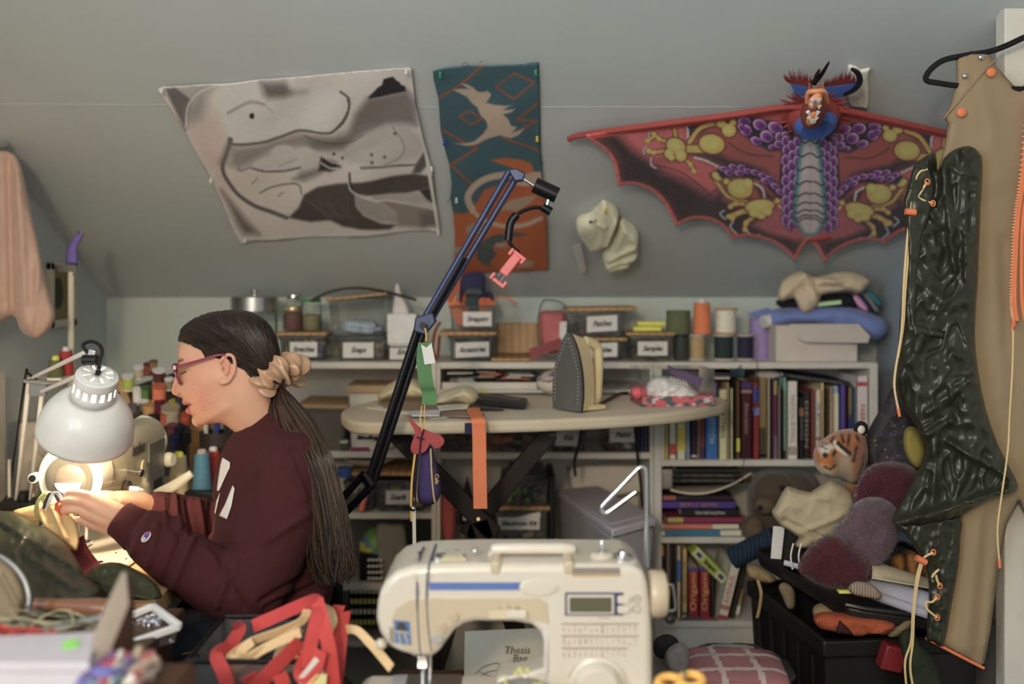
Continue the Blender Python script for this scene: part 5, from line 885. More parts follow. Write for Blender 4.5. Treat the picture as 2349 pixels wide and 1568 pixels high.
m = MB(); m.cyl(P(772, 1150, YB), (P(772, 1150, YB).x, YB, .02), .013, n=14); m.o('post', BKM, ba); m = MB(); m.lathe([(.10, 0), (.10, .012), (.02, .02)], (P(772, 0, YB).x, YB+.085, 0)); m.o('floor_base', BKM, ba)
# things hanging from its elbow
YH = YB-.035
gt = thing('green_tag', 'long green ribbon tag with a white card hanging from the boom elbow', 'tag', P(980, 780, YH)); GRN = M('green_ribbon', C(64, 104, 62, 1.8), .7, bump=.15)
m = MB(); m.ribbon(cr([P(976, 785, YH), P(972, 830, YH), P(978, 880, YH-.003), P(984, 900, YH+.003), P(985, 928, YH)], 8), (.029, .002, 0), .0012); m.o('ribbon', GRN, gt)
m = MB(); m.prism([P(966, 789, YH-.004), P(978, 797, YH-.004), P(990, 786, YH-.004), P(999, 832, YH-.004), P(974, 836, YH-.004)], (0, -.0012, 0)); m.o('white_card', PAPER, gt)
m = MB(); m.tube(cr([P(978, 782, YH), P(977, 760, YH), P(974, 752, YH)], 4), .0018, 6); m.o('gold_loop', M('gold_cord', C(180, 140, 50, 1.8), .5), gt)
YEL = M('yellow_cord', C(190, 150, 50, 1.8), .7)
rb = thing('felt_bird', 'red felt bird cut-out hanging below the green tag', 'ornament', P(975, 960, YH))
m = MB(); m.prism([p for p in cr([P(x, y, YH) for x, y in ((936, 962), (945, 963), (958, 976), (975, 985), (990, 992), (1010, 998), (1019, 1010), (1014, 1022), (998, 1028), (986, 1016), (978, 1032), (966, 1039), (950, 1040), (942, 1030), (946, 1010), (952, 990))], 3, True)], (0, .003, 0)); m.o('felt_shape', M('red_felt', C(140, 52, 54, 1.8), .95, bump=.3), rb)
m = MB(); m.tube(cr([P(968, 930, YH), P(964, 960, YH-.002), P(970, 990, YH-.003)], 4), .0012, 6); m.tube(cr([P(974, 928, YH), P(974, 955, YH-.002), P(978, 985, YH-.003)], 4), .0009, 6); m.o('hanging_cord', YEL, rb)
m = MB(); m.tube(cr([P(972, 985, YH-.004), P(966, 1005, YH-.004), P(962, 1040, YH-.004), P(955, 1110, YH-.010), P(952, 1160, YH-.010)], 5), .0016, 6); m.tube([P(956, 1002, YH-.004), P(974, 1008, YH-.004)], .0016, 6); m.o('dark_cord', M('dark_thread', (0, 0, 0)), rb)
pu = thing('zip_purse', 'purple oblong purse with gold zips hanging below the felt bird', 'purse', P(978, 1160, YH))
puff('pouch', [(956, 1040), (975, 1034), (990, 1022), (1000, 1060), (1010, 1100), (1011, 1130), (1002, 1150), (985, 1158), (965, 1153), (952, 1138), (948, 1100), (952, 1060)], YH+.035, .024, M('purple_cloth', C(52, 40, 84, 1.8), .85, bump=.2), pu, step=4, R=26)
for pts in ([(988, 1028), (990, 1080), (994, 1130), (998, 1152)], [(963, 1040), (958, 1090), (955, 1130), (958, 1150)]): m = MB(); m.tube(cr([P(x, y, YH+.012) for x, y in pts], 6), .0022, 6); m.o('zip', M('gold_zip', C(165, 145, 90, 1.8), .4, .4), pu)
text('Cafe', P(1002, 1098, YH+.012), .011, YEL, pu, rot=(math.pi/2, math.pi/2, 0))
ln = thing('lanyard', 'yellow and white lanyard with a metal clip beside the purple purse', 'lanyard', P(950, 1240, YH))
m = MB(); m.ribbon(cr([P(952, 1040, YH+.01), P(945, 1100, YH+.01), P(943, 1150, YH+.01), P(944, 1195, YH+.01)], 5), (.004, 0, 0), .0015); m.o('yellow_band', YEL, ln)
m = MB(); m.ribbon(cr([P(950, 1165, YH+.005), P(950, 1200, YH+.005), P(951, 1260, YH+.005)], 5), (.007, 0, 0), .0015); m.o('white_band', PAPER, ln)
m = MB(); m.tube(cr([P(947, 1140, YH), P(952, 1150, YH), P(952, 1162, YH), P(946, 1168, YH)], 5), .002, 8); m.ball(P(947, 1166, YH), .006, 10, 6); m.o('clip', CHROME, ln)
# ------------------------------------------------------------------ right: tote, soft toys, cushions
TOTE = M('black_tote', (.012, .011, .011), .38, bump=.05)
tt = thing('storage_tote', 'big black plastic tote stuffed with fabric at the right', 'tote', (.78, 2.15, 0))
c4 = [(.612, 1.955), (.935, 1.985), (.935, 2.385), (.556, 2.345)]
def loop(pts, z, s=1): cx = sum(p[0] for p in pts)/4; cy = sum(p[1] for p in pts)/4; return [Vector((cx+(x-cx)*s, cy+(y-cy)*s, z)) for x, y in pts]
a, b = loop(c4, .575, .97), loop(c4, .004, .84); m = MB(); m.add(b+a, [(3, 2, 1, 0)]+[(i, (i+1) % 4, 4+(i+1) % 4, 4+i) for i in range(4)]); m.o('body', TOTE, tt, bevel=.018, seg=4, solid=.004)
m = MB(); r0, r1, r2, r3 = loop(c4, .555, 1.02), loop(c4, .592, 1.02), loop(c4, .592, .95), loop(c4, .555, .95); m.add(r0+r1+r2+r3, [(i+4*k, (i+1) % 4+4*k, (i+1) % 4+4*((k+1) % 4), i+4*((k+1) % 4)) for k in range(4) for i in range(4)]); m.o('rim', TOTE, tt, bevel=.006, seg=3)
for i in range(5): p = a[3].lerp(a[0], (i+.7)/5.4); q = b[3].lerp(b[0], (i+.7)/5.4); m = MB(); m.cyl(p-Vector((.002, 0, .03)), q+Vector((-.002, 0, .03)), .008, .007, 8); m.o('rib', TOTE, tt)
m = MB(); m.box(P(2045, 1505, 1.95), (.045, .03, .05), Euler((.1, .25, .1))); tag(m.o('red_clip', M('red_clip_plastic', C(125, 28, 36, 1.2), .4), None, bevel=.004), 'red plastic clip on the front of the black tote', 'clip')
ld = thing('tote_lid', 'black tote lid lying askew on the stuffed tote', 'lid', (.78, 2.15, .65))
lq = [P(1722, 1262, 2.33), P(1940, 1392, 1.93), Vector((.945, 1.925, P(2125, 1440, 1.92).z)), Vector((.945, 2.38, .672))]
ol = []
for i in range(4):
    p, pv, nx = lq[i], lq[i-1], lq[(i+1) % 4]
    for t in (-.12, 0, .12): ol.append(p+(nx-p)*t if t > 0 else (p+(pv-p)*(-t) if t < 0 else p+((pv-p)*.03+(nx-p)*.03)))
m = MB(); m.prism([p-Vector((0, 0, .026)) for p in ol], (0, 0, .026)); m.o('panel', TOTE, ld, bevel=.007, seg=4)
m = MB(); m.tube([p+Vector((0, 0, .002)) for p in ol], .006, 8, closed=True); m.o('lip', TOTE, ld)
def soft(name, pts, Y, T, col, label, cat='fabric', k=1.15, **kw):
    a = dict(step=5, R=18); a.update(kw); mt = a.pop('mat', None) or M(name+'_%d_%d_cloth' % col[:2], C(*col, k), .9, bump=.3)
    return tag(puff(name, pts, Y, T, mt, None, **a), label, cat)
soft('tan_canvas', [(1866, 1392), (1892, 1382), (1960, 1396), (2010, 1412), (1990, 1430), (1900, 1428), (1868, 1415)], 2.02, .03, (150, 126, 90), 'folded tan canvas squeezed under the tote lid')
soft('orange_fabric', [(1866, 1412), (1900, 1402), (1960, 1408), (2020, 1412), (2052, 1422), (2054, 1440), (2030, 1455), (2000, 1452), (1970, 1458), (1930, 1450), (1880, 1440)], 1.95, .03, (165, 72, 30), 'frayed orange fabric spilling from the tote', na=.007, ns=25, ridges=[(1990, 1455, 2050, 1425, 5, .008)])
soft('maroon_scrap', [(1915, 1452), (1926, 1422), (1946, 1440), (1958, 1456)], 1.912, .008, (62, 20, 24), 'pointed maroon fabric scrap over the tote rim', smooth=1, R=8)
soft('beige_scrap', [(2046, 1440), (2080, 1415), (2098, 1420), (2090, 1440), (2060, 1460), (2036, 1458)], 1.94, .02, (120, 104, 66), 'beige fabric scrap right of the orange fabric')
soft('green_cloth', [(2062, 1455), (2090, 1440), (2110, 1470), (2150, 1520), (2160, 1600), (2130, 1660), (2100, 1640), (2075, 1520)], 1.93, .02, (40, 48, 30), 'dark green cloth trailing down the front of the tote', na=.008)
soft('work_gloves', [(1712, 1302), (1722, 1294), (1745, 1300), (1770, 1316), (1782, 1330), (1765, 1338), (1735, 1332), (1715, 1322)], 2.22, .02, (150, 125, 85), 'pair of beige cloth gloves hanging over the tote edge', 'gloves', na=.006, ns=40)
m = MB(); m.ribbon(cr([P(1738, 1330, 2.20), P(1746, 1360, 2.19), P(1742, 1395, 2.19), P(1737, 1416, 2.19)], 6), (.006, .004, 0), .002); tag(m.o('tan_strap', M('tan_strap_cloth', C(150, 122, 80, 2.2), .9)), 'narrow tan strap dangling below the gloves', 'strap')
soft('grey_cloth_flap', [(1786, 1345), (1800, 1335), (1822, 1352), (1824, 1390), (1808, 1396), (1795, 1370)], 2.12, .012, (130, 112, 84), 'beige pocket flap hanging from the tote side')
# blue plaid roll, tag
rl = thing('plaid_roll', 'dark blue checked fabric roll lying on the tote lid', 'fabric', P(1725, 1260, 2.36)); m = MB(); m.cyl(P(1680, 1280, 2.40), P(1778, 1232, 2.36), .026, n=18); m.o('roll', M('blue_check', C(28, 52, 74, 1.2), .9, wave=(35, 'X', 1, .4)), rl)
m = MB(); m.prism([P(1774, 1206, 2.16), P(1800, 1208, 2.16), P(1792, 1282, 2.15), P(1768, 1280, 2.15)], (0, .0012, 0)); tag(m.o('swing_tag', PAPER), 'blank white swing tag below the drawstring bag', 'tag')
soft('dark_garment', [(1796, 1212), (1840, 1205), (1850, 1260), (1830, 1300), (1792, 1292)], 2.20, .03, (40, 38, 34), 'dark garment bundled under the drawstring bag')
# tiger plush
tg = thing('tiger_plush', 'orange striped tiger soft toy slumped on the tote', 'soft toy', P(1950, 1250, 2.22))
cv = Canvas(0, 0, 1812, 1568, 6, (158, 88, 34))
cv.poly([(980, 480), (1080, 470), (1110, 560), (1110, 740), (980, 720), (960, 600)], (150, 128, 100), 1, 30); cv.poly([(820, 440), (900, 380), (960, 420), (900, 470), (860, 490)], (196, 186, 172), 1, 14)
cv.poly([(790, 560), (870, 560), (960, 590), (960, 700), (860, 690), (800, 640)], (176, 150, 104), 1, 25); cv.ell(890, 655, 34, 22, (30, 24, 22)); cv.ell(885, 480, 24, 20, (22, 18, 16)); cv.line([(880, 570), (930, 590), (960, 560)], 16, (36, 26, 20))
cv.line([(960, 380), (985, 430), (1050, 470)], 28, (192, 182, 168)); cv.line([(985, 390), (1020, 420), (1075, 465)], 30, (24, 18, 16)); cv.line([(850, 400), (905, 400)], 12, (40, 30, 26)); cv.line([(850, 420), (900, 430)], 10, (40, 30, 26))
for a_ in ([(1010, 330), (1030, 380)], [(1075, 330), (1060, 400)], [(1130, 330), (1145, 370)], [(1130, 420), (1105, 530)], [(1190, 480), (1160, 620)], [(1180, 560), (1150, 640)], [(1210, 560), (1200, 640)], [(950, 350), (930, 380)], [(1240, 600), (1190, 700)], [(1260, 700), (1180, 780)], [(960, 450), (950, 480)]): cv.line(a_, 20, (30, 20, 16))
tiger_at = lambda X, Y: cv_t.at((X-1640)*3.4846, (Y-900)*3.4846, 1.35)
cv_t = cv; FURM = M('plush_fur', (1, 1, 1), .95, attr=True, sheen=.4, bump=.4, bs=500)
puff('body', [(1930, 1080), (1950, 1050), (1985, 1040), (2010, 1060), (2020, 1110), (2010, 1180), (1990, 1270), (1950, 1275), (1930, 1180)], 2.24, .07, FURM, tg, step=6, R=40, colf=tiger_at)
puff('head', [(1866, 1052), (1868, 1030), (1885, 1010), (1905, 995), (1930, 985), (1960, 983), (1982, 990), (1990, 1020), (1992, 1050), (1985, 1085), (1960, 1108), (1935, 1098), (1912, 1096), (1890, 1090), (1872, 1072)], 2.16, .06, FURM, tg, step=4, R=44, colf=tiger_at, ridges=[(1880, 1060, 1905, 1080, 14, .014), (1940, 1020, 1955, 1040, 8, .01), (1895, 1020, 1910, 1050, 10, .012)])
for x, y in ((1975, 985), (1918, 1016)):
    m = MB(); m.ball(P(x, y-2, 2.14), (.016, .010, .017), 14, 10); e = m.o('ear', M('plush_black', (.015, .013, .012), .95), tg); m = MB(); m.ball(P(x+1, y, 2.129), (.008, .004, .009), 10, 8); m.o('inner_ear', M('plush_white', C(180, 170, 155, 2), .95), e)
soft('tiger_rug', [(2040, 1290), (2070, 1262), (2110, 1270), (2140, 1310), (2130, 1340), (2080, 1335)], 2.06, .03, (1, 1), 'tiger striped plush blanket behind the rolled paper', 'blanket', mat=M('tiger_stripe', C(130, 86, 34, 2), .9, wave=(9, 'X', 6, .12), bump=.3))
# bear plush sitting on the bookcase shelf
br = thing('bear_plush', 'grey brown bear soft toy sitting on the lower shelf of the right bookcase', 'soft toy', P(1790, 1232, 2.80)); BRM = M('bear_fur', C(74, 60, 44, 1.5), .98, bump=.7, bs=220, sheen=.3)
puff('body', [(1715, 1120), (1740, 1082), (1790, 1074), (1850, 1080), (1880, 1110), (1875, 1180), (1850, 1228), (1790, 1230), (1735, 1228), (1716, 1180)], 2.80, .08, BRM, br, step=7, R=40, na=.008, ns=30)
m = MB(); m.ball(P(1778, 1128, 2.735), (.062, .05, .055), 20, 14); m.o('head', BRM, br); m = MB(); m.ball(P(1755, 1160, 2.70), (.030, .025, .024), 14, 10); m.o('muzzle', M('bear_muzzle', C(92, 76, 56, 1.5), .95, bump=.5), br)
for x, y, r in ((1794, 1118, .007), (1744, 1164, .008)): m = MB(); m.ball(P(x, y, 2.682), r, 10, 8); m.o('eye' if r < .0075 else 'nose', BLACK, br)
m = MB(); m.ball(P(1730, 1215, 2.72), (.03, .03, .04), 14, 10); m.ball(P(1736, 1220, 2.70), (.02, .02, .024), 12, 8); m.o('paw', M('bear_muzzle', (0, 0, 0)), br)
slab('blue and white booklet standing behind the bear', xat(1763), xat(1800), zat(1092), .012, 2.93, .02, (60, 110, 150), group=None)
# sparkly sweater against the right wall
sw = soft('sequin_sweater', [(2062, 880), (2090, 900), (2110, 960), (2125, 1010), (2120, 1070), (2100, 1110), (2050, 1110), (2010, 1090), (1985, 1050), (1984, 1010), (2000, 970), (2025, 930), (2045, 895)], 2.22, .06, (1, 1), 'dark knitted sweater flecked with purple and green, heaped by the wall', 'sweater', mat=None, step=5, R=30, na=.008) if False else None
def speckle():
    m_ = M('sequin_knit', C(46, 40, 44, 2.2), .8, bump=.6, bs=120); nt = m_.node_tree; N = nt.nodes.new; K = nt.links.new; b = nt.nodes['Principled BSDF']
    tc = N('ShaderNodeTexCoord'); vo = N('ShaderNodeTexVoronoi'); vo.inputs['Scale'].default_value = 130; K(tc.outputs['Object'], vo.inputs['Vector'])
    lt = N('ShaderNodeMath'); lt.operation = 'LESS_THAN'; lt.inputs[1].default_value = .26; K(vo.outputs['Distance'], lt.inputs[0])
    rp = N('ShaderNodeValToRGB'); rp.color_ramp.interpolation = 'CONSTANT'; e = rp.color_ramp.elements; e[0].color = (*C(46, 40, 44, 2.2), 1); e[1].position = .45; e[1].color = (*C(86, 50, 110, 2), 1)
    n = e.new(.62); n.color = (*C(90, 120, 50, 2), 1); n = e.new(.74); n.color = (*C(40, 34, 40, 2), 1)
    K(vo.outputs['Color'], rp.inputs[0]); mx = N('ShaderNodeMix'); mx.data_type = 'RGBA'; K(lt.outputs[0], mx.inputs[0]); mx.inputs[6].default_value = (*C(44, 40, 44, 2.2), 1); K(rp.outputs[0], mx.inputs[7]); K(mx.outputs[2], b.inputs['Base Color'])
    return m_
soft('sequin_sweater', [(2058, 882), (2075, 890), (2100, 960), (2118, 1010), (2116, 1070), (2090, 1100), (2050, 1100), (2010, 1090), (1985, 1050), (1984, 1010), (2000, 970), (2025, 930), (2042, 895)], 2.22, .06, (1, 1), 'dark knitted sweater flecked with purple and green, heaped by the wall', 'sweater', mat=speckle(), step=5, R=30, na=.008)
soft('yellow_knit', [(2076, 985), (2096, 978), (2118, 1000), (2126, 1040), (2110, 1075), (2086, 1060), (2072, 1020)], 2.12, .03, (120, 108, 36), 'yellow speckled knit peeking out beside the sequin sweater', 'fabric', k=2)
# fur cushion of three bands
fu = thing('fur_bolster', 'long faux fur bolster in maroon, mauve and maroon bands leaning on the tote', 'cushion', P(1960, 1350, 2.0))
def fur(part, n=2600, L=.0055, seed=1):
    me = part.data; r = random.Random(seed); m = MB(); ps = list(me.polygons)
    for i in range(n):
        p = r.choice(ps); c = p.center; nn = p.normal; d = (nn+Vector((r.uniform(-.5, .5), r.uniform(-.5, .5), r.uniform(-.9, .1)))).normalized(); s = nn.orthogonal().normalized()*.0012
        m.add([c-s, c+s, c+d*L*r.uniform(.6, 1.2)], [(0, 1, 2)])
    o = m.o('fur_pile', me.materials[0], part, smooth=False); tag(o, kind='stuff')
MAR = M('maroon_fur', C(78, 18, 32, 1.1), .95, sheen=.25, bump=.5, bs=300); MAU = M('mauve_fur', C(98, 74, 86, 1.15), .95, sheen=.3, bump=.5, bs=300)
for nm, mt, pts, Y, sd in (('maroon_band', MAR, [(1960, 1150), (1965, 1110), (1990, 1072), (2030, 1058), (2075, 1062), (2108, 1085), (2105, 1130), (2080, 1170), (2050, 1175), (2000, 1150)], 2.03, 1), ('mauve_band', MAU, [(1912, 1215), (1935, 1190), (1965, 1150), (2010, 1138), (2050, 1155), (2066, 1200), (2055, 1250), (2030, 1285), (2000, 1300), (1950, 1260)], 1.99, 2), ('maroon_band', MAR, [(1830, 1300), (1850, 1262), (1890, 1228), (1925, 1222), (1965, 1255), (2000, 1300), (1985, 1335), (1945, 1348), (1900, 1348), (1850, 1325)], 1.96, 3)):
    fur(puff(nm, pts, Y, .05, mt, fu, step=5, R=40, na=.006, ns=20), seed=sd)
# drawstring bag
db = thing('drawstring_bag', 'cream cotton drawstring bag lying over the tote', 'bag', P(1860, 1260, 2.10))
puff('bag', [(1770, 1175), (1778, 1160), (1800, 1120), (1815, 1116), (1860, 1128), (1905, 1100), (1955, 1130), (1966, 1170), (1940, 1210), (1900, 1240), (1862, 1258), (1820, 1252), (1832, 1232), (1790, 1205)], 2.10, .035, M('cream_cotton', C(165, 150, 118, 1.3), .9, bump=.2), db, step=5, R=26, smooth=2, na=.007, ns=16, ridges=[(1800, 1190, 1880, 1225, 5, -.012), (1810, 1125, 1900, 1140, 6, .008), (1840, 1215, 1925, 1180, 6, .008)])
for x in (1828, 1846): m = MB(); m.tube(cr([P(x-8, 1246, 2.07), P(x-14, 1275, 2.06), P(x-10, 1305, 2.06)], 5), .0018, 6); m.o('drawstring', PAPER, db)
# rolled papers
pr = thing('rolled_patterns', 'rolled white pattern paper lying on the tote lid', 'paper', P(2060, 1380, 1.93))
m = MB(); m.cyl(P(1985, 1340, 2.0), P(2135, 1388, 1.93), .024, n=20); m.o('paper_roll', M('bluish_paper', C(150, 150, 165, 1.4), .7), pr); m = MB(); m.cyl(P(2000, 1362, 1.97), P(2130, 1408, 1.91), .010, n=14); m.o('paper_roll', M('bluish_paper', (0, 0, 0)), pr)
m = MB(); m.grid(lambda u, v: P(2000+u*140, 1325-40*math.sin(math.pi*min(1, v*1.1))*(1-u*.5)+u*25, 2.04-.12*v), 14, 10); tag(m.o('curled_sheet', M('cream_sheet', C(150, 138, 112, 2.1), .7), solid=.002), 'curled cream paper sheet above the pattern rolls', 'paper')
soft('checked_cloth', [(1946, 1345), (1965, 1332), (2000, 1340), (2022, 1362), (2015, 1374), (1985, 1370), (1955, 1362)], 1.90, .012, (1, 1), 'brown and white checked cloth on the tote lid', mat=M('brown_check', C(130, 112, 96, 2), .9, wave=(60, 'X', 0, .4)), R=8)
m = MB(); m.bb(P(1925, 1362, 1.93), P(1952, 1346, 1.95)); tag(m.o('yellow_packet', M('bright_yellow', (0, 0, 0)), None, bevel=.002), 'small yellow packet under the fur bolster', 'packet')
m = MB(); m.cyl(P(1800, 1290, 2.10), P(1836, 1300, 2.08), .006, .006, 10); tag(m.o('marker', M('pale_marker', C(150, 150, 160, 2), .4)), 'pale marker pen lying beside the fur bolster', 'pen')
# floor items right of the sewing machine
pk = thing('fabric_pack', 'clear bag of folded pink and white fabric on the stool at the right', 'bag', P(1680, 1530, 1.95))
m = MB(); m.bb((.33, 1.86, .44), (.56, 2.06, .50)); sl = thing('side_stool', 'low dark side stool under the pink fabric pack', 'stool', (.44, 1.96, 0)); m.o('seat', LEG, sl, bevel=.006)
for sx in (.35, .54):
    for sy in (1.88, 2.04): m = MB(); m.cyl((sx, sy, 0), (sx, sy, .44), .012); m.o('leg', LEG, sl)
R_ = Euler((.0, 0, -.1)).to_matrix(); c_ = Vector((.44, 1.97, .527))
cvp = M('pink_check_cloth', (1, 1, 1), .85, attr=True); m = MB(); m.grid(lambda u, v: c_+R_ @ Vector(((u-.5)*.19, (v-.5)*.17, .022-.012*abs(2*u-1)**6-.012*abs(2*v-1)**6)), 60, 50); m.grid(lambda u, v: c_+R_ @ Vector(((u-.5)*.19, -.085, -.024+.034*v)), 60, 6)
o = m.o('folded_fabric', cvp, pk, solid=.002); setcol(o.data, np.array([C(*((196, 180, 178) if (abs(((v.co.x-c_.x)*7) % .5-.25) < .04 or abs(((v.co.y-c_.y)*7+.1) % .5-.25) < .045) else (160, 100, 108)), 1.25) for v in o.data.vertices]))
m = MB(); m.ball(c_+Vector((0, 0, .002)), (.118, .105, .034), 30, 14, R_); ob = m.o('wrapper', clear('bag_film', (0, 0, 0)), pk)
for v in ob.data.vertices: v.co += Vector((0, 0, 1))*.008*noise.noise(v.co*30)
soft('grey_beanie', [(1500, 1470), (1520, 1455), (1545, 1458), (1562, 1480), (1556, 1500), (1520, 1510), (1502, 1500)], 1.88, .03, (28, 26, 28), 'black knitted beanie beside the hand wheel', 'hat', R=20)
soft('clear_pouch', [(1530, 1490), (1560, 1472), (1580, 1490), (1578, 1530), (1545, 1545), (1526, 1520)], 1.80, .03, (130, 122, 122), 'pale crumpled pouch beside the pink fabric pack', 'pouch', R=16, na=.006)
m = MB(); m.bb((.245, 1.765, 0), (.325, 1.93, .572)); tag(m.o('side_crate', GRB, None, bevel=.004), 'narrow grey crate under the beanie and pouch', 'crate')
# ------------------------------------------------------------------ jumpsuit on hanger
YJ = 1.87
BEI = M('beige_twill', C(142, 120, 88, 1.25), .85, bump=.2, bs=600, vs=6, var=.06); GRE = M('green_nylon', C(38, 40, 25, 1.3), .36, spec=.5, var=.08, vs=8); ORZ = M('orange_trim', C(190, 92, 40, 1.8), .5)
js = thing('jumpsuit', 'beige and dark green jumpsuit with orange zip hanging on the open door', 'jumpsuit', P(2300, 1530, YJ))
mir = lambda pts: [(4672-x, y) for x, y in reversed(pts)]
lf = [(2196, 128), (2230, 116), (2268, 120), (2284, 150), (2320, 190), (2336, 205)]
body = [(2192, 128), (2194, 185), (2178, 245), (2162, 268), (2174, 284), (2168, 330), (2150, 392), (2165, 500), (2180, 700), (2200, 900), (2215, 1100), (2198, 1190), (2190, 1300), (2168, 1400), (2150, 1474), (2200, 1502), (2256, 1531), (2272, 1450), (2290, 1300), (2310, 1200)]
half = lf+[(2346, 420), (2346, 1100), (2320, 1200)]
ol = body+[(2336, 1150)]+mir(body)+mir([(2230, 116), (2268, 120), (2284, 150), (2320, 190)])+[(2336, 205), (2320, 190), (2284, 150), (2268, 120), (2230, 116)]
rd = [(2240, 200, 2290, 420, 26, .008), (2270, 420, 2300, 900, 22, .007), (2300, 560, 2310, 800, 14, -.006), (2230, 180, 2260, 300, 14, -.005), (2245, 1180, 2215, 1480, 16, .008), (2270, 1180, 2245, 1500, 12, -.006), (2205, 1220, 2180, 1440, 12, -.005)]
puff('beige_body', ol, YJ+.02, .014, BEI, js, step=9, R=24, smooth=0, ridges=rd+[(4672-a_, b_, 4672-c_, d_, e_, f_) for a_, b_, c_, d_, e_, f_ in rd], na=.003, ns=10)
def jp(x, y, off=0): return P(x, y, YJ+off)
m = MB(); m.tube(cr([jp(2284, 136, .004), jp(2250, 172, .002), jp(2208, 222, .002), jp(2164, 272, .006)], 6), .0016, 6); m.o('front_seam', BEI, js)
def crink(x, y, d):
    a_ = noise.noise(Vector((x*.014+y*.003, y*.006-x*.004, 1.3))); b_ = noise.noise(Vector((x*.034+y*.012, y*.019-x*.012, 4.2))); c_ = noise.noise(Vector((x*.06, y*.05, 8.8)))
    return min(1, d/10)*(.010*max(-.3, 1-3.2*abs(a_))+.006*max(-.3, 1-3.6*abs(b_))+.002*c_)
puff('green_side', [(2150, 394), (2166, 362), (2190, 342), (2224, 334), (2246, 350), (2254, 378), (2249, 480), (2243, 640), (2236, 760), (2244, 850), (2262, 940), (2290, 1020), (2318, 1075), (2336, 1112), (2322, 1128), (2280, 1142), (2240, 1160), (2200, 1182), (2150, 1196), (2100, 1202), (2046, 1196), (2060, 1160), (2100, 1090), (2124, 1030), (2112, 990), (2075, 940), (2055, 880), (2058, 820), (2066, 700), (2074, 600), (2082, 520), (2092, 450), (2090, 400), (2106, 370), (2146, 350)], YJ-.02, .030, GRE, js, step=4, R=24, smooth=2, disp=crink, ridges=[(2060, 1190, 2330, 1110, 10, .02), (2110, 1000, 2180, 960, 10, .016), (2130, 940, 2236, 860, 10, .014), (2085, 830, 2160, 700, 12, .012), (2160, 380, 2190, 620, 9, .014), (2210, 350, 2215, 640, 9, .012), (2180, 1010, 2320, 1090, 9, .014)])
puff('green_cuff', [(2052, 1198), (2120, 1190), (2200, 1180), (2203, 1230), (2196, 1310), (2180, 1400), (2165, 1482), (2140, 1470), (2124, 1462), (2130, 1380), (2128, 1320), (2108, 1270), (2076, 1226)], YJ-.004, .014, GRE, js, step=4, R=14, smooth=2, disp=lambda x, y, d: crink(x*1.5, y*1.4, d)*.45)
puff('green_sleeve_end', [(2072, 460), (2096, 380), (2130, 372), (2146, 420), (2140, 480), (2120, 540), (2108, 620), (2100, 740), (2168, 760), (2164, 776), (2108, 772), (2094, 790), (2082, 700), (2080, 560)], YJ-.05, .012, GRE, js, step=4, R=10, smooth=1, disp=lambda x, y, d: crink(x*1.3, y*1.3, d)*.4)
for pts in ([(2124, 1462), (2140, 1471), (2200, 1503), (2257, 1532)], [(4672-2257, 1532), (4672-2200, 1503), (4672-2140, 1471)]): m = MB(); m.tube(cr([jp(x, y, .004) for x, y in pts], 6), .003, 8); m.o('hem_piping', ORZ, js)
zp = [(2354, 240), (2340, 400), (2326, 500), (2320, 600), (2318, 690), (2324, 736)]
m = MB(); m.ribbon(cr([jp(x+7, y, -.006) for x, y in zp], 6), (.010, 0, 0), .002); zo = m.o('zip_tape', ORZ, js)
m = MB(); zz = cr([jp(x, y, -.009) for x, y in zp], 14)
for p in zz: m.box(p, (.0045, .003, .0026))
tag(m.o('zip_teeth', M('pale_orange_teeth', C(200, 130, 90, 1.8), .4), zo), kind='stuff')
m = MB(); m.box(jp(2324, 740, -.010), (.006, .004, .012)); m.cyl(jp(2323, 744, -.012), jp(2321, 760, -.012), .0022, n=8); m.o('zip_pull', ORZ, zo)
m = MB(); m.ribbon(cr([jp(x+24+4*math.sin(y*.01), y, -.005) for x, y in zp], 6), (.006, 0, 0), .0015); m.o('zip_tape', ORZ, js)
for x, y, mt, r in ((2251, 131, STEEL, .0055), (2214, 174, STEEL, .005), (2273, 166, ORZ, .0085), (2205, 258, ORZ, .0085)): m = MB(); m.lathe([(r, 0), (r*.95, .002), (r*.6, .0035), (.0004, .004)], jp(x, y, -.0085 if mt is ORZ else -.002), (0, -1, 0), 16); m.o('snap_button', mt, js)
CRD = M('tan_cord', C(170, 145, 95, 1.9), .7)
def cord(pts, r=.0022, off=-.06, tip=False):
    m = MB(); m.tube(cr([jp(x, y, off) for x, y in pts], 6), r, 8); o = m.o('drawcord', CRD, js)
    if tip: a_, b_ = pts[-2], pts[-1]; m = MB(); e = jp(*b_, off); d = (e-jp(*a_, off)).normalized(); m.cyl(e, e+d*.016, .0032, .0026, 10); m.o('cord_tip', ORZ, o)
cord([(2127, 388), (2108, 396), (2094, 430), (2088, 480), (2082, 540), (2074, 640), (2068, 760), (2054, 850), (2052, 890), (2060, 935)], tip=True); cord([(2126, 418), (2110, 444), (2106, 452), (2120, 460), (2140, 466)], off=-.062); cord([(2092, 490), (2086, 560), (2077, 660), (2072, 745), (2060, 820)], off=-.058)
cord([(2324, 758), (2322, 850), (2316, 950), (2312, 1030), (2300, 1120), (2290, 1190), (2288, 1230), (2292, 1282)], off=-.066, tip=True, r=.0018)
cord([(2141, 1267), (2124, 1275), (2112, 1290), (2102, 1330), (2094, 1400), (2090, 1470), (2076, 1520), (2082, 1600), (2088, 1680)], off=-.03, tip=True); cord([(2118, 1284), (2106, 1330), (2097, 1400), (2094, 1470), (2088, 1530), (2098, 1600), (2104, 1690)], off=-.034, tip=True)
for a_ in ([(2154, 1305), (2142, 1316), (2138, 1324)], [(2147, 1318), (2150, 1330), (2155, 1342)], [(2150, 1368), (2138, 1380), (2124, 1380), (2126, 1395), (2136, 1405), (2150, 1416)]): cord(a_, off=-.026)
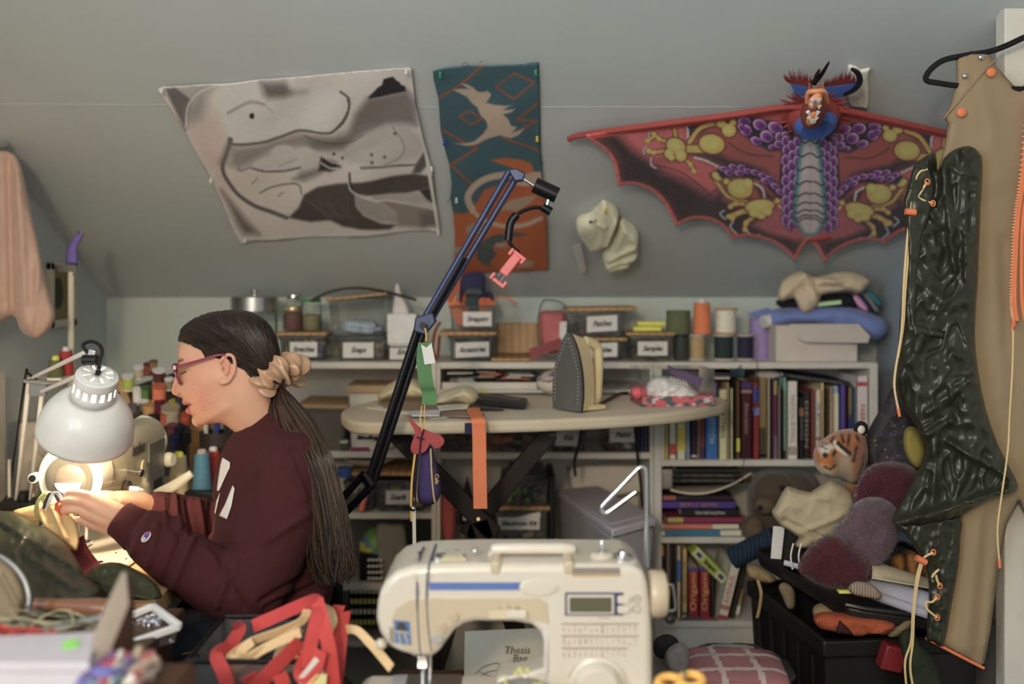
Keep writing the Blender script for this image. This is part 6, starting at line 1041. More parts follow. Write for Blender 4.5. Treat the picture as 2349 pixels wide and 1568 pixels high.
for x, y, o_ in ((2127, 417, -.064), (2140, 466, -.064), (2141, 1266, -.028), (2156, 1343, -.026), (2150, 1369, -.026), (2150, 1416, -.026)): m = MB(); m.tube([jp(x, y, o_)+Vector((.0042*math.cos(t*.628), 0, .005*math.sin(t*.628))) for t in range(10)], .0014, 6, closed=True); m.o('eyelet', ORZ, js)
for a_, b_, o_ in (((2077, 485), (2100, 487), -.066), ((2102, 1278), (2124, 1290), -.036)): m = MB(); m.cyl(jp(*a_, o_), jp(*b_, o_), .006, n=12); m.o('cord_toggle', ORZ, js)
hg = thing('hanger', 'black flocked hanger carrying the jumpsuit', 'hanger', jp(2430, 60)); HB = M('black_flock', (.008, .008, .009), .9)
hp_ = [(2440, 62), (2400, 66), (2349, 86), (2310, 104), (2270, 118), (2210, 128), (2165, 138), (2138, 156), (2124, 176), (2128, 186), (2150, 190), (2200, 197), (2300, 203), (2440, 208)]
hp_ = [(x, y+(62-86)*0) for x, y in hp_]
for s in (0, 1): m = MB(); m.tube(cr([jp(x if not s else 4880-x, y, .012) for x, y in hp_], 5), .0055, 10, flat=.8); m.o('arm', HB, hg)
m = MB(); m.tube(cr([jp(2440, 62, .012), jp(2440, 30, .012), jp(2446, 4, .03), jp(2440, -6, .06), jp(2434, 4, .10), jp(2434, 16, .108)], 6), .0022, 8); m.o('hook', CHROME, hg)
# plush leg below the jumpsuit
soft('zebra_plush_leg', [(2168, 1500), (2195, 1498), (2200, 1560), (2202, 1640), (2170, 1640), (2165, 1560)], 2.02, .03, (1, 1), 'black and white striped plush leg behind the jumpsuit hem', 'soft toy', mat=M('zebra_stripe', C(150, 140, 120, 2), .9, wave=(10, 'Z', 4, .08)), R=14)
# ------------------------------------------------------------------ left: industrial machine, lamp, threads
ZTB = .78
WOOD = M('light_oak', C(190, 150, 100, 1.5), .45, wave=(5, 'Y', 3, .82), vs=8)
tb = thing('machine_table', 'light oak table carrying the industrial sewing machine', 'table', (-.9, 2.1, 0))
m = MB(); m.bb((-1.20, 1.60, ZTB-.035), (-.58, 2.64, ZTB)); m.o('table_top', WOOD, tb, bevel=.004)
for x in (-1.14, -.64):
    for y in (1.68, 2.56): m = MB(); m.bb((x-.025, y-.025, 0), (x+.025, y+.025, ZTB-.035)); m.o('leg', BLACK, tb)
IM = M('machine_enamel', C(176, 168, 140, 1.6), .35, coat=.2, var=.04); IMW = M('machine_cream', C(205, 198, 178, 1.5), .35, coat=.2)
im = thing('industrial_sewing_machine', 'cream industrial sewing machine with a round glass faceplate', 'sewing machine', (-.83, 2.1, ZTB))
XA, ZA_ = -.83, .928
m = MB(); m.bb((-.95, 1.66, ZTB+.0005), (-.69, 2.27, ZTB+.009)); m.o('bed', M('bed_plate', C(190, 184, 168, 1.5), .35, .1), im, bevel=.006)
m = MB()
for x, y, r in ((-.745, 1.80, .006), (-.76, 1.74, .002), (-.72, 1.76, .002), (-.74, 1.86, .002), (-.705, 1.82, .002), (-.725, 1.70, .002)): m.lathe([(r, 0), (r, .0008)], (x, y, ZTB+.009))
tag(m.o('bed_holes', BLACK, im), kind='stuff')
def arm_loft(ys, fn, n=36):
    m = MB(); vs = []
    for y in ys:
        w, h, cz, e = fn(y)
        for j in range(n):
            a = 2*math.pi*j/n; c, s = math.cos(a), math.sin(a); vs.append(Vector((XA+w*math.copysign(abs(c)**e, c), y, cz+h*math.copysign(abs(s)**e, s))))
    k = len(ys); fs = [(i*n+j, i*n+(j+1) % n, (i+1)*n+(j+1) % n, (i+1)*n+j) for i in range(k-1) for j in range(n)]+[tuple(reversed(range(n))), tuple(range((k-1)*n, k*n))]
    return m.add(vs, fs)
arm_loft([1.885, 1.95, 2.0, 2.2, 2.30, 2.355, 2.36], lambda y: (.052+.004*(y > 1.99), .060, ZA_+.004, .62 if y > 1.96 else .85)).o('arm', IM, im)
arm_loft([1.868, 1.872, 1.90, 1.93], lambda y: (.061 if y > 1.87 else .057, .0635 if y > 1.87 else .059, ZA_, 1)).o('head_ring', IMW, im)
m = MB(); m.lathe([(.044, 0), (.044, .004)], (XA, 1.8672, ZA_-.002), (0, -1, 0), 40); m.o('faceplate_recess', M('grey_recess', C(96, 92, 82, 1.5), .4), im)
m = MB(); m.lathe([(.030, 0), (.027, .004), (.02, .006)], (XA+.004, 1.862, ZA_-.004), (0, -1, 0), 30); m.o('crank_disc', M('pink_steel', C(150, 132, 124, 1.5), .3, .4), im)
m = MB(); m.prism([Vector((XA+.004+.026*math.cos(t), 1.8555, ZA_-.004+.024*math.sin(t))) for t in np.linspace(math.pi*1.05, math.pi*1.95, 14)], (0, -.003, 0)); m.o('counterweight', M('pale_steel', C(190, 185, 172, 1.5), .35, .2), im)
m = MB(); m.lathe([(.045, 0), (.044, .003), (.03, .007), (.001, .009)], (XA, 1.8635, ZA_-.002), (0, -1, 0), 40); m.o('glass_window', clear('lens_glass', (.92, .92, .9), .04, .02), im)
m = MB(); m.cyl((XA-.066, 1.875, ZA_+.0), (XA-.066, 1.862, ZA_+.0), .0095, n=18); kn = m.o('side_lug', IMW, im); m = MB(); m.cyl((XA-.066, 1.861, ZA_), (XA-.066, 1.858, ZA_), .0065, n=14); m.o('screw', BLACK, kn)
m = MB(); m.bb((XA-.05, 2.20, ZTB+.009), (XA+.055, 2.36, ZA_-.01)); m.o('pillar', IM, im, bevel=.012, seg=3)
m = MB(); m.bb((XA+.0555, 2.215, ZTB+.03), (XA+.058, 2.345, ZA_+.02)); m.o('side_plate', M('grey_plate', C(120, 118, 112, 1.5), .4, .3), im)
m = MB(); m.bb((XA+.058, 2.25, ZTB+.035), (XA+.060, 2.32, ZTB+.085)); m.o('dark_window', BLACK, im)
m = MB(); m.lathe([(.050, 0), (.058, .003), (.058, .012), (.05, .018), (.02, .02)], (XA, 2.361, ZA_+.01), (0, 1, 0), 36); m.o('hand_wheel', IMW, im)
m = MB(); m.lathe([(.016, 0), (.017, .004), (.015, .012), (.013, .016)], (XA+.06, 2.36, ZA_-.03), (1, -.3, 0), 20); m.o('stitch_dial', IMW, im)
m = MB(); m.lathe([(.019, 0), (.019, .004), (.010, .005)], (XA+.0565, 2.165, ZA_-.025), (1, 0, 0), 24); m.o('access_cap', IM, im)
m = MB(); m.lathe([(.014, 0), (.017, .002), (.007, .005), (.016, .008), (.016, .011), (.005, .014)], (XA+.057, 2.02, ZA_-.045), (1, -.2, 0), 18); te = m.o('tension_discs', M('dark_steel', C(90, 80, 70, 1.5), .3, .7), im); m = MB(); m.cyl((XA+.070, 2.017, ZA_-.045), (XA+.090, 2.012, ZA_-.045), .006, .005, 12); m.cyl((XA+.09, 2.012, ZA_-.045), (XA+.098, 2.01, ZA_-.046), .0022, n=8); m.o('tension_knob', PIN, te)
m = MB(); m.cyl((XA+.056, 2.045, ZA_-.012), (XA+.085, 2.037, ZA_-.016), .0035, n=10); m.cyl((XA+.085, 2.037, ZA_-.016), (XA+.089, 2.036, ZA_-.017), .008, n=12); m.o('thread_post', CHROME, im)
m = MB(); m.box((XA+.018, 1.99, ZA_+.066), (.06, .05, .004), Euler((0, .35, 0))); m.o('top_cover', IMW, im, bevel=.002)
for i in range(3): m = MB(); m.lathe([(.004, 0), (.004, .003)], (XA+.036, 2.0+.016*i, ZA_+.061), (.3, 0, 1), 10); m.o('screw', CHROME, im)
m = MB(); m.box((XA-.005, 2.18, ZA_+.069), (.05, .09, .012)); m.cyl((XA+.02, 2.16, ZA_+.075), (XA+.03, 2.25, ZA_+.085), .006, n=10); m.lathe([(.02, 0), (.022, .004), (.016, .012)], (XA-.01, 2.15, ZA_+.075)); m.o('bobbin_winder', M('dark_steel', (0, 0, 0)), im, bevel=.002)
text('brother', (XA+.0575, 2.13, ZA_+.022), .034, M('grey_ink', C(84, 80, 74, 1.3), .5), im, rot=Euler((math.pi/2, 0, math.pi/2)), width=.10, bold=.0006)
m = MB(); m.tube(cr([(XA+.062, 2.24, ZTB+.06), (XA+.10, 2.235, ZTB+.075), (XA+.145, 2.23, ZTB+.105)], 5), [.007+.004*math.sin(i/10*3) for i in range(11)], 10, flat=.5); m.o('reverse_lever', M('pale_steel', (0, 0, 0)), im)
m = MB(); m.cyl((XA, 1.90, ZA_-.06), (XA, 1.90, ZTB+.03), .005, n=10); m.cyl((XA+.015, 1.91, ZA_-.06), (XA+.015, 1.91, ZTB+.02), .004, n=10); m.box((XA+.012, 1.905, ZTB+.016), (.024, .03, .006)); m.o('needle_bar', CHROME, im)
m = MB(); m.prism([(-.80, 1.70, ZTB+.0095), (-.76, 1.72, ZTB+.0095), (-.75, 1.76, ZTB+.0095), (-.79, 1.75, ZTB+.0095)], (0, 0, .001)); m.o('slide_plate', STEEL, im)
for o_ in im.children_recursive:
    if o_.name.split('.')[0] not in ('bed', 'bed_holes', 'slide_plate', 'reverse_lever'):
        for v in o_.data.vertices:
            if v.co.y > 1.9: v.co.y = 1.9+(v.co.y-1.9)*.70
    elif o_.name.startswith('reverse'):
        for v in o_.data.vertices: v.co.y -= .10
# grey control box behind
gb = thing('control_box', 'grey metal control box with a round dial behind the lamp', 'box', P(85, 1150, 2.33)); m = MB(); m.bb((P(38, 0, 2.30).x, 2.30, ZTB), (P(128, 0, 2.30).x, 2.36, zat(968, 2.30))); m.o('case', M('grey_case', C(130, 122, 110, 1.7), .5), gb, bevel=.012, seg=3)
m = MB(); m.lathe([(.014, 0), (.014, .006), (.009, .009), (.003, .01)], P(104, 1032, 2.299), (0, -1, 0), 20); m.o('dial', M('grey_case', (0, 0, 0)), gb)
# --- desk lamp
LW = M('lamp_white', C(200, 198, 205, 1.5), .35, coat=.3); ax = Vector((-.34, .40, -.85)).normalized(); ct = P(224, 858, 1.70)
dl = thing('desk_lamp', 'white jointed desk lamp with a slotted round shade lighting the machine', 'lamp', P(50, 1165, 2.26)); Rl = frame(ax)
def ring(prof, n=40): 
    m = MB(); vs = []; k = len(prof)
    for r, z in prof:
        for j in range(n): a = 2*math.pi*j/n; vs.append(ct+Rl @ Vector((r*math.cos(a), r*math.sin(a), z)))
    return m.add(vs, [(i*n+j, i*n+(j+1) % n, (i+1)*n+(j+1) % n, (i+1)*n+j) for i in range(k-1) for j in range(n)])
# slotted cap: gaps let the light out
m = MB(); n = 32
pr = [(.030, .0), (.0345, .004), (.0352, .014), (.0352, .018), (.0358, .034), (.0358, .038), (.0365, .050)]
vs = [ct+Rl @ Vector((r*math.cos(2*math.pi*j/n), r*math.sin(2*math.pi*j/n), z)) for r, z in pr for j in range(n)]
fs = [(i*n+j, i*n+(j+1) % n, (i+1)*n+(j+1) % n, (i+1)*n+j) for i in range(len(pr)-1) for j in range(n) if not (i == 3 and j % 2 == 0)]; m.add(vs, fs)
vs = [ct+Rl @ Vector((r*math.cos(2*math.pi*j/n), r*math.sin(2*math.pi*j/n), 0)) for r in (.030, .0255, .0135, .004) for j in range(n)]
m.add(vs, [(i*n+j, i*n+(j+1) % n, (i+1)*n+(j+1) % n, (i+1)*n+j) for i in range(3) for j in range(n) if not (i == 1 and j % 4 == 0)]); m.o('shade_cap', LW, dl, solid=.0012)
sh = ring([(.0365, .050), (.046, .054), (.060, .066), (.0715, .084), (.078, .104), (.080, .122), (.081, .128)]).o('shade', LW, dl, solid=.0014)
m = MB(); m.ball(ct+ax*.075, .022, 20, 14); m.cyl(ct+ax*.02, ct+ax*.062, .012, n=14); bu = m.o('bulb', M('lamp_bulb', (1, .9, .75), .3, emit=(1, .80, .52), es=18), dl)
m = MB(); m.cyl(ct-ax*.006, ct+ax*.002, .0045, n=12); m.cyl(ct-ax*.014, ct-ax*.006, .0025, n=10); m.o('switch', BLACK, dl)
lo = lamp('desk_lamp_light', 'SPOT', ct+ax*.100, (1, .80, .52), 7.5, spot_size=2.35, spot_blend=.35, shadow_soft_size=.02); lo.rotation_euler = ax.to_track_quat('-Z', 'Y').to_euler(); lo.parent = None
el = P(76, 872, 2.0); bs = P(48, 1166, 2.26); hd = P(203, 824, 1.72); e2 = Vector((.018, 0, -.022))
def lbar(a, b, nm='arm_bar', w=.0075): d = (b-a).normalized(); m = MB(); m.box((a+b)/2, (w, w, (b-a).length), frame(d, (0, 1, 0))); return m.o(nm, LW, dl, bevel=.0015)
lbar(bs+Vector((-.010, 0, .02)), el+Vector((-.008, 0, 0))); lbar(bs+Vector((.022, 0, .02)), el+e2); lbar(el+Vector((0, 0, .006)), hd+Vector((-.006, 0, .012))); lbar(el+e2, hd+Vector((.004, 0, -.018)))
m = MB(); m.box((el+e2*.5+el)/2+Vector((.006, 0, -.008)), (.032, .004, .036)); m.o('elbow_plate', STEEL, dl)
m = MB(); m.cyl(el+Vector((-.012, -.01, 0)), el+Vector((.065, -.02, -.004)), .0042, n=12); m.o('tension_rod', CHROME, dl)
for k in (-.020, .034): m = MB(); m.tube(cr([bs+Vector((k, -.012, .03+.012*i)) for i in range(8)], 4), .0046, 8); m.o('spring', M('spring_steel', C(170, 165, 150, 1.5), .35, .6), dl)
m = MB(); m.box(hd+Vector((.004, -.004, -.006)), (.014, .014, .05), Euler((0, .3, 0))); m.o('head_bracket', STEEL, dl, bevel=.002)
m = MB(); m.cyl(hd+Vector((-.004, -.012, 0)), hd+Vector((.02, -.012, 0)), .009, n=12); m.o('wing_nut', BLACK, dl)
m = MB(); m.cyl(hd+Vector((.004, 0, -.02)), ct+ax*.022+Rl @ Vector((0, .03, 0)), .006, n=10); m.o('neck', STEEL, dl)
m = MB(); m.tube(cr([hd+Vector((.0, -.004, .012)), P(190, 792, 1.72), P(205, 783, 1.72), P(225, 788, 1.715), P(234, 805, 1.71), P(228, 830, 1.705), P(226, 850, 1.70)], 6), .0032, 8); m.o('flex', BLACK, dl)
m = MB(); m.tube(cr([el+Vector((.01, 0, .0)), el+Vector((-.006, -.008, .014)), el+Vector((-.016, 0, .006)), bs+Vector((-.02, .01, .12)), bs+Vector((-.035, .01, .03)), bs+Vector((-.06, 0, .006)), bs+Vector((-.09, -.01, .004))], 6), .0026, 8); m.o('flex', BLACK, dl)
m = MB(); m.bb((bs.x-.035, bs.y-.03, ZTB), (bs.x+.045, bs.y+.03, ZTB+.02)); m.cyl(bs+Vector((.006, 0, .01)), bs+Vector((.006, 0, .04)), .014, n=14); m.o('clamp', BLACK, dl, bevel=.004)
# --- thread stand with pole, cones, purple scrap
sx = P(163, 0, 2.45).x
ts = thing('thread_stand', 'white thread stand pole with a hook bracket behind the lamp', 'thread stand', (sx, 2.45, ZTB)); WM = M('white_metal', C(190, 184, 168, 1.6), .4)
m = MB(); m.cyl((sx, 2.45, ZTB), (sx, 2.45, zat(622, 2.45)), .0075, n=14); m.o('pole', WM, ts); m = MB(); m.bb((sx-.09, 2.38, ZTB), (sx+.05, 2.51, ZTB+.012)); m.o('foot', BLACK, ts, bevel=.003)
m = MB(); m.bb((sx-.05, 2.33, zat(862, 2.38)-.006), (sx+.03, 2.465, zat(862, 2.38))); m.o('cone_tray', WM, ts)
m = MB(); m.box((sx-.012, 2.445, zat(616, 2.45)), (.05, .004, .018)); m.tube([(sx+.013, 2.445, zat(610, 2.45)), (sx+.014, 2.445, zat(628, 2.45)), (sx+.004, 2.445, zat(632, 2.45))], .0015, 6); m.o('hook_bracket', STEEL, ts)
spool('red thread cone with white tip on the thread stand', 151, 805, 2.40, zat(862, 2.38)+.0005, .019, (150, 40, 36), None, .25, PIN)
spool('olive thread cone with yellow tip on the thread stand', 128, 826, 2.36, zat(862, 2.38)+.0005, .019, (84, 84, 50), None, .22, M('bright_yellow', (0, 0, 0)))
soft('purple_scrap', [(151, 606), (153, 570), (160, 556), (172, 540), (180, 528), (184, 538), (194, 534), (188, 548), (178, 562), (177, 606)], 2.45, .012, (98, 80, 150), 'purple ribbon scrap tied to the top of the white pole', k=1.9, R=6, step=3, smooth=1)
# picture frame on the left wall
pf = thing('picture_frame', 'white framed small portrait on the left wall', 'picture frame', (WX0, 2.69, P(135, 675, 2.69).z)); zc = P(135, 676, 2.69).z
for a, b in (((2.612, zc-.086), (2.768, zc-.066)), ((2.612, zc+.066), (2.768, zc+.086)), ((2.612, zc-.086), (2.634, zc+.086)), ((2.746, zc-.086), (2.768, zc+.086))): m = MB(); m.bb((WX0, a[0], a[1]), (WX0+.014, b[0], b[1])); m.o('frame_side', M('cream_frame', C(170, 162, 142, 1.8), .5), pf, bevel=.002)
m = MB(); m.bb((WX0, 2.634, zc-.066), (WX0+.004, 2.746, zc+.066)); m.o('mat', M('ochre_print', C(110, 98, 52, 1.8), .6), pf); m = MB(); m.lathe([(.03, 0), (.03, .001)], (WX0+.0042, 2.672, zc+.005), (1, 0, 0), 24, 1.4); m.o('portrait', M('dark_print', C(46, 44, 34, 1.8), .6), pf)
m = MB(); m.bb((WX0, 2.27, 0), (WX0+.022, 2.36, 1.08)); tag(m.o('trim_3', WHITE), kind='structure')
# pink garment
pk = tag(puff('pink_garment', [(-28, 352), (0, 346), (25, 350), (45, 372), (58, 420), (72, 490), (88, 560), (100, 620), (118, 690), (126, 722), (118, 748), (98, 770), (78, 776), (56, 766), (44, 750), (36, 728), (20, 728), (-5, 742), (-28, 748)], 2.30, .022, M('pink_satin', C(172, 138, 122, 1.5), .5, sheen=.3, bump=.15, bs=60), None, step=6, R=26, smooth=3, na=.006, ns=14, ridges=[(20, 360, 28, 720, 8, -.016), (40, 400, 60, 740, 10, .012), (90, 600, 70, 760, 8, .01), (-10, 380, -5, 720, 10, .01)]), 'pale pink satin sleeve hanging on the left wall', 'garment')
m = MB(); m.cyl((WX0-.0, 2.30, 1.60), (WX0+.06, 2.30, 1.61), .005, n=8); tag(m.o('wall_peg', STEEL), 'steel peg on the left wall holding the pink garment', 'peg')
# --- spool rack
rk = thing('spool_rack', 'wooden thread rack leaning behind the machine', 'rack', P(350, 1010, 2.62)); YR = 2.60
dr_ = Vector((.12, -.34, .93)).normalized()
m = MB(); m.prism([P(262, 868, YR), P(276, 868, YR), P(318, 968, YR-.02), P(304, 972, YR-.02)], (0, .012, 0)); m.o('rail', BAMB, rk)
m = MB(); m.prism([P(434, 948, YR-.05), P(478, 948, YR-.05), P(480, 1146, YR-.05), P(436, 1146, YR-.05)], (0, .02, 0)); m.o('upright', M('tan_board', C(150, 108, 62, 1.8), .55, wave=(8, 'Z', 2, .85)), rk)
m = MB(); m.prism([P(270, 900, YR+.03), P(420, 850, YR+.09), P(470, 1060, YR+.03), P(300, 1120, YR)], (0, .012, .004)); m.o('back_board', M('dark_board', C(60, 50, 40, 1.8), .7), rk)
SP = [(294, 877, 34, 13, (150, 160, 60), 1), (315, 908, 40, 10, (190, 184, 172), 1), (333, 902, 32, 11, (62, 100, 50), 0), (365, 902, 40, 15, (198, 98, 66), 0), (319, 853, 28, 11, (150, 140, 120), 1), (340, 846, 26, 10, (110, 52, 44), 0), (352, 838, 22, 9, (120, 90, 60), 0), (365, 862, 30, 14, (70, 34, 34), 1), (343, 937, 30, 14, (170, 130, 80), 0), (366, 932, 28, 11, (84, 26, 44), 0), (391, 948, 36, 20, (165, 150, 128), 0), (400, 928, 18, 13, (180, 160, 60), 0), (380, 958, 30, 12, (176, 84, 62), 0), (413, 916, 30, 11, (40, 46, 60), 0), (425, 960, 26, 11, (170, 70, 40), 0), (395, 985, 26, 11, (120, 60, 60), 0), (412, 988, 28, 12, (30, 32, 54), 0), (426, 1000, 28, 12, (34, 30, 34), 0), (400, 1012, 28, 12, (44, 48, 90), 0), (416, 1026, 26, 12, (36, 32, 34), 0), (330, 930, 26, 10, (96, 92, 84), 1), (304, 940, 26, 11, (90, 84, 96), 0), (352, 965, 26, 12, (60, 40, 46), 0), (430, 900, 24, 9, (150, 140, 120), 1), (388, 880, 26, 10, (120, 112, 90), 1)]
names = 'lime|tall white|leaf green|coral orange|pale grey|rust|tan|dark brown with white ends|sand with yellow|wine red|thick cream|yellow topped|salmon|slate|red orange|dusty red|navy|black|royal blue|charcoal|grey with white ends|mauve grey|plum|small pale|khaki'.split('|')
for i, (px, py, h, r, c, fl) in enumerate(SP):
    Y = 2.585-.0004*(py-840)+(i % 3)*.004-.05*(py > 970); b = P(px, py+h*.45, Y-.03); t = thing('thread_spool', names[i]+' thread spool on the wooden rack behind the machine', 'spool', b, 'spools on the wooden rack'); H = SZ(h, Y); R_ = SZ(r, Y)
    m = MB(); m.lathe([(R_*.6, .003)]+[(R_*(1-.04*(k % 2)), .003+(H-.006)*k/10) for k in range(11)]+[(R_*.6, H-.003)], b, dr_, 16); m.o('thread', M('rackthread_%d' % i, C(*c, 1.9), .6, bump=.3, bs=500), t)
    for z in (0, H-.003): m = MB(); m.lathe([(R_*1.05, 0), (R_*1.05, .003)], b+dr_*z, dr_, 16); m.o('flange', PIN if fl else M('dark_flange_%d' % i, C(*[max(0, v*.8) for v in c], 1.8), .5), t)
for px, y0, Y, r, c, lb, tip in ((410, 1046, 2.34, .025, (178, 160, 122), 'beige thread cone with yellow tip on the table behind the lever', M('bright_yellow', (0, 0, 0))), (463, 1040, 2.35, .0245, (62, 118, 146), 'bright blue thread cone on the table', GREYP), (489, 1034, 2.42, .022, (150, 40, 36), 'red thread cone with white tip behind the blue one', PIN), (414, 1030, 2.47, .016, (150, 140, 40), 'yellow green thread cone behind the beige one', None)):
    spool(lb, px, y0, Y, ZTB+.0005, r, c, None, .32, tip, ridges=24, rough=.45)
m = MB(); m.bb(P(432, 1142, 2.33), P(500, 1128, 2.30)); m.v = [(x, y, max(z, ZTB+.001)) for x, y, z in m.v]
tag(m.o('black_tray', BLACK, None, bevel=.003), 'low black tray in front of the blue thread cone', 'tray')
th = thing('tool_cup', 'dark cup with scissors and pens behind the neck', 'cup', P(497, 1146, 2.52)); cxq = P(497, 0, 2.52).x
m = MB(); m.lathe([(.034, 0), (.038, .002), (.042, .135), (.039, .135), (.034, .01)], (cxq, 2.52, ZTB), n=24); m.o('cup', M('dark_cup', C(50, 44, 38, 1.7), .5), th)
for i, (dx, dy, c, h) in enumerate(((-.02, 0, (180, 176, 170), .19), (-.005, .012, (90, 88, 84), .18), (.004, -.012, (34, 42, 120), .19), (.016, .004, (34, 34, 36), .185), (.026, -.006, (30, 36, 40), .175), (.0, .0, (60, 110, 100), .17))): m = MB(); m.cyl((cxq+dx, 2.52+dy, ZTB+.02), (cxq+dx*1.5, 2.52+dy*1.2, ZTB+h), .006, n=10); m.o('tool', M('tool_%d' % i, C(*c, 1.7), .4), th)
# --- garment being sewn
gj = thing('green_jacket', 'dark green nylon jacket with tan lining being sewn, spread over the table', 'jacket', P(120, 1340, 1.70))
def cr2(x, y, d): return min(1, d/12)*(.012*max(-.3, 1-3*abs(noise.noise(Vector((x*.013+y*.006, y*.012-x*.004, 7)))))+.005*max(-.3, 1-3.2*abs(noise.noise(Vector((x*.03, y*.03+x*.01, 2))))))
yj = lambda x, y: 1.76-.30*max(0, min(1, (y-1170)/200))
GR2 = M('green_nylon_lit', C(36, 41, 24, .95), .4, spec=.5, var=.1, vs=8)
puff('nylon_shell', [(-60, 1180), (0, 1172), (40, 1180), (80, 1200), (120, 1222), (160, 1258), (186, 1300), (200, 1325), (230, 1345), (215, 1372), (120, 1382), (0, 1388), (-60, 1390)], lambda x, y: yj(x, y)-.02, .022, GR2, gj, step=5, R=24, smooth=2, disp=cr2, ridges=[(0, 1190, 180, 1300, 8, .012), (60, 1270, 170, 1340, 8, .010), (20, 1230, 60, 1350, 8, .008)])
puff('olive_flap', [(188, 1345), (200, 1312), (232, 1292), (275, 1290), (320, 1310), (355, 1335), (371, 1362), (362, 1374), (300, 1376), (210, 1378)], lambda x, y: 1.60-.05*max(0, (y-1300)/80), .012, M('olive_nylon', C(52, 55, 32, 1.0), .5, var=.1), gj, step=4, R=12, smooth=2, disp=lambda x, y, d: cr2(x*1.2, y, d)*.5, ridges=[(200, 1320, 350, 1372, 6, .008), (230, 1340, 280, 1376, 6, .008)])
puff('tan_lining', [(86, 1180), (84, 1160), (90, 1140), (104, 1126), (124, 1130), (140, 1150), (168, 1180), (182, 1220), (178, 1262), (160, 1256), (130, 1230), (100, 1205)], lambda x, y: 1.74-.0006*(y-1130), .012, M('khaki_lining', C(160, 130, 84, 1.5), .85, bump=.2), gj, step=4, R=14, smooth=2, na=.004, ns=22, ridges=[(120, 1160, 150, 1230, 8, .012), (100, 1150, 110, 1200, 6, -.008)])
puff('tan_lining', [(30, 1172), (60, 1162), (90, 1158), (100, 1180), (80, 1192), (45, 1186)], 1.77, .012, M('khaki_lining', (0, 0, 0)), gj, step=4, R=10)
puff('lime_facing', [(78, 1176), (82, 1150), (98, 1130), (110, 1128), (100, 1160), (100, 1196), (88, 1190)], 1.725, .006, M('lime_facing_cloth', C(134, 140, 78, 1.4), .8), gj, step=3, R=6)
NVT = M('navy_tape', C(44, 46, 58, 1.6), .7)
zpts = [(98, 1204), (102, 1175), (112, 1142), (122, 1128), (132, 1134), (142, 1152)]; zc3 = cr([P(x, y, 1.712-.0000*(y-1130)) for x, y in zpts], 10)
m = MB(); m.ribbon(zc3, (.012, .004, .002), .0015); zt = m.o('zip_tape', NVT, gj); m = MB()
for p in zc3[::1]: m.box(p+Vector((.004, -.0025, 0)), (.006, .002, .0014))
tag(m.o('zip_teeth', PIN, zt), kind='stuff')
m = MB(); m.ribbon(cr([P(142, 1150, 1.700), P(131, 1152, 1.700), P(132, 1172, 1.698), P(146, 1200, 1.692), P(144, 1225, 1.69), P(152, 1250, 1.685), P(160, 1268, 1.68)], 7), (.0055, 0, .003), .003); m.o('red_piping', M('bright_red_piping', C(176, 46, 36, 1.5), .6), gj)
m = MB(); m.ribbon(cr([P(176, 1236, 1.70), P(182, 1262, 1.69), P(200, 1290, 1.67), P(222, 1318, 1.64)], 6), [(.022+.008*i/18, .006, .012) for i in range(19)], .002); m.o('maroon_band', M('maroon_rib', C(92, 26, 32, 1.6), .9, bump=.3), gj)
puff('lining_pouch', [(-60, 1290), (0, 1282), (30, 1296), (52, 1330), (62, 1372), (50, 1410), (20, 1430), (-60, 1440)], 1.36, .03, M('grey_tan_cloth', C(120, 104, 80, 1.6), .85), gj, step=5, R=22, ridges=[(0, 1310, 40, 1380, 7, .008)])
zz = cr([P(x, y, 1.318) for x, y in ((-20, 1268), (5, 1276), (35, 1298), (58, 1330), (68, 1368), (64, 1395))], 10); m = MB(); m.ribbon(zz, (.010, 0, .004), .0015); zt = m.o('zip_tape', M('olive_nylon', (0, 0, 0)), gj); m = MB()
for p in zz: m.box(p+Vector((.0, -.002, 0)), (.0042, .002, .0026))
tag(m.o('zip_teeth', PIN, zt), kind='stuff')
# ------------------------------------------------------------------ foreground left: cabinet and boxes
DW = M('dark_walnut', C(62, 38, 22, 1.7), .45, wave=(4, 'X', 4, .7), vs=12, var=.15)
ZC = .806
cb = thing('drawer_cabinet', 'old dark wooden drawer cabinet in the left foreground', 'cabinet', (-.85, 1.25, 0))
m = MB(); m.bb((-1.20, .98, 0), (-.505, 1.485, ZC-.022)); m.o('carcass', DW, cb, bevel=.003)
m = MB(); m.bb((-1.21, .96, ZC-.022), (-.492, 1.50, ZC)); m.o('top_board', M('worn_walnut', C(78, 54, 34, 1.7), .5, wave=(5, 'X', 4, .65), var=.25, vs=20), cb, bevel=.004)
for i in range(2): m = MB(); m.bb((-.506, 1.02, .12+.31*i), (-.498, 1.45, .40+.31*i)); dq = m.o('drawer', DW, cb, bevel=.006); m = MB(); m.lathe([(.008, 0), (.008, .012), (.018, .02), (.016, .03), (.006, .034)], (-.498, 1.235, .26+.31*i), (1, 0, 0)); m.o('knob', DW, dq)
m = MB(); m.tube(cr([P(-40, 1388, 1.36), P(30, 1384, 1.36), P(120, 1386, 1.36), P(200, 1392, 1.36), P(245, 1396, 1.36)], 5), [.011+.003*math.cos(i*.35) for i in range(21)], 12); tag(m.o('wooden_rod', M('polished_rod', C(112, 72, 48, 1.6), .3)), 'polished brown wooden rod lying on the dark cabinet', 'rod')
tr = thing('parts_tray', 'clear tray with white rim full of small metal fittings, tilted on the cabinet edge', 'tray', P(340, 1460, 1.40)); q = [P(284, 1418, 1.44), P(350, 1390, 1.46), P(412, 1436, 1.40), P(290, 1478, 1.36)]; qc = sum(q, Vector())/4
for i in range(4): m = MB(); a, b = q[i], q[(i+1) % 4]; d = b-a; m.box((a+b)/2, (.010, .009, d.length), frame(d, (0, 0, 1))); m.o('rim', PIN, tr, bevel=.002)
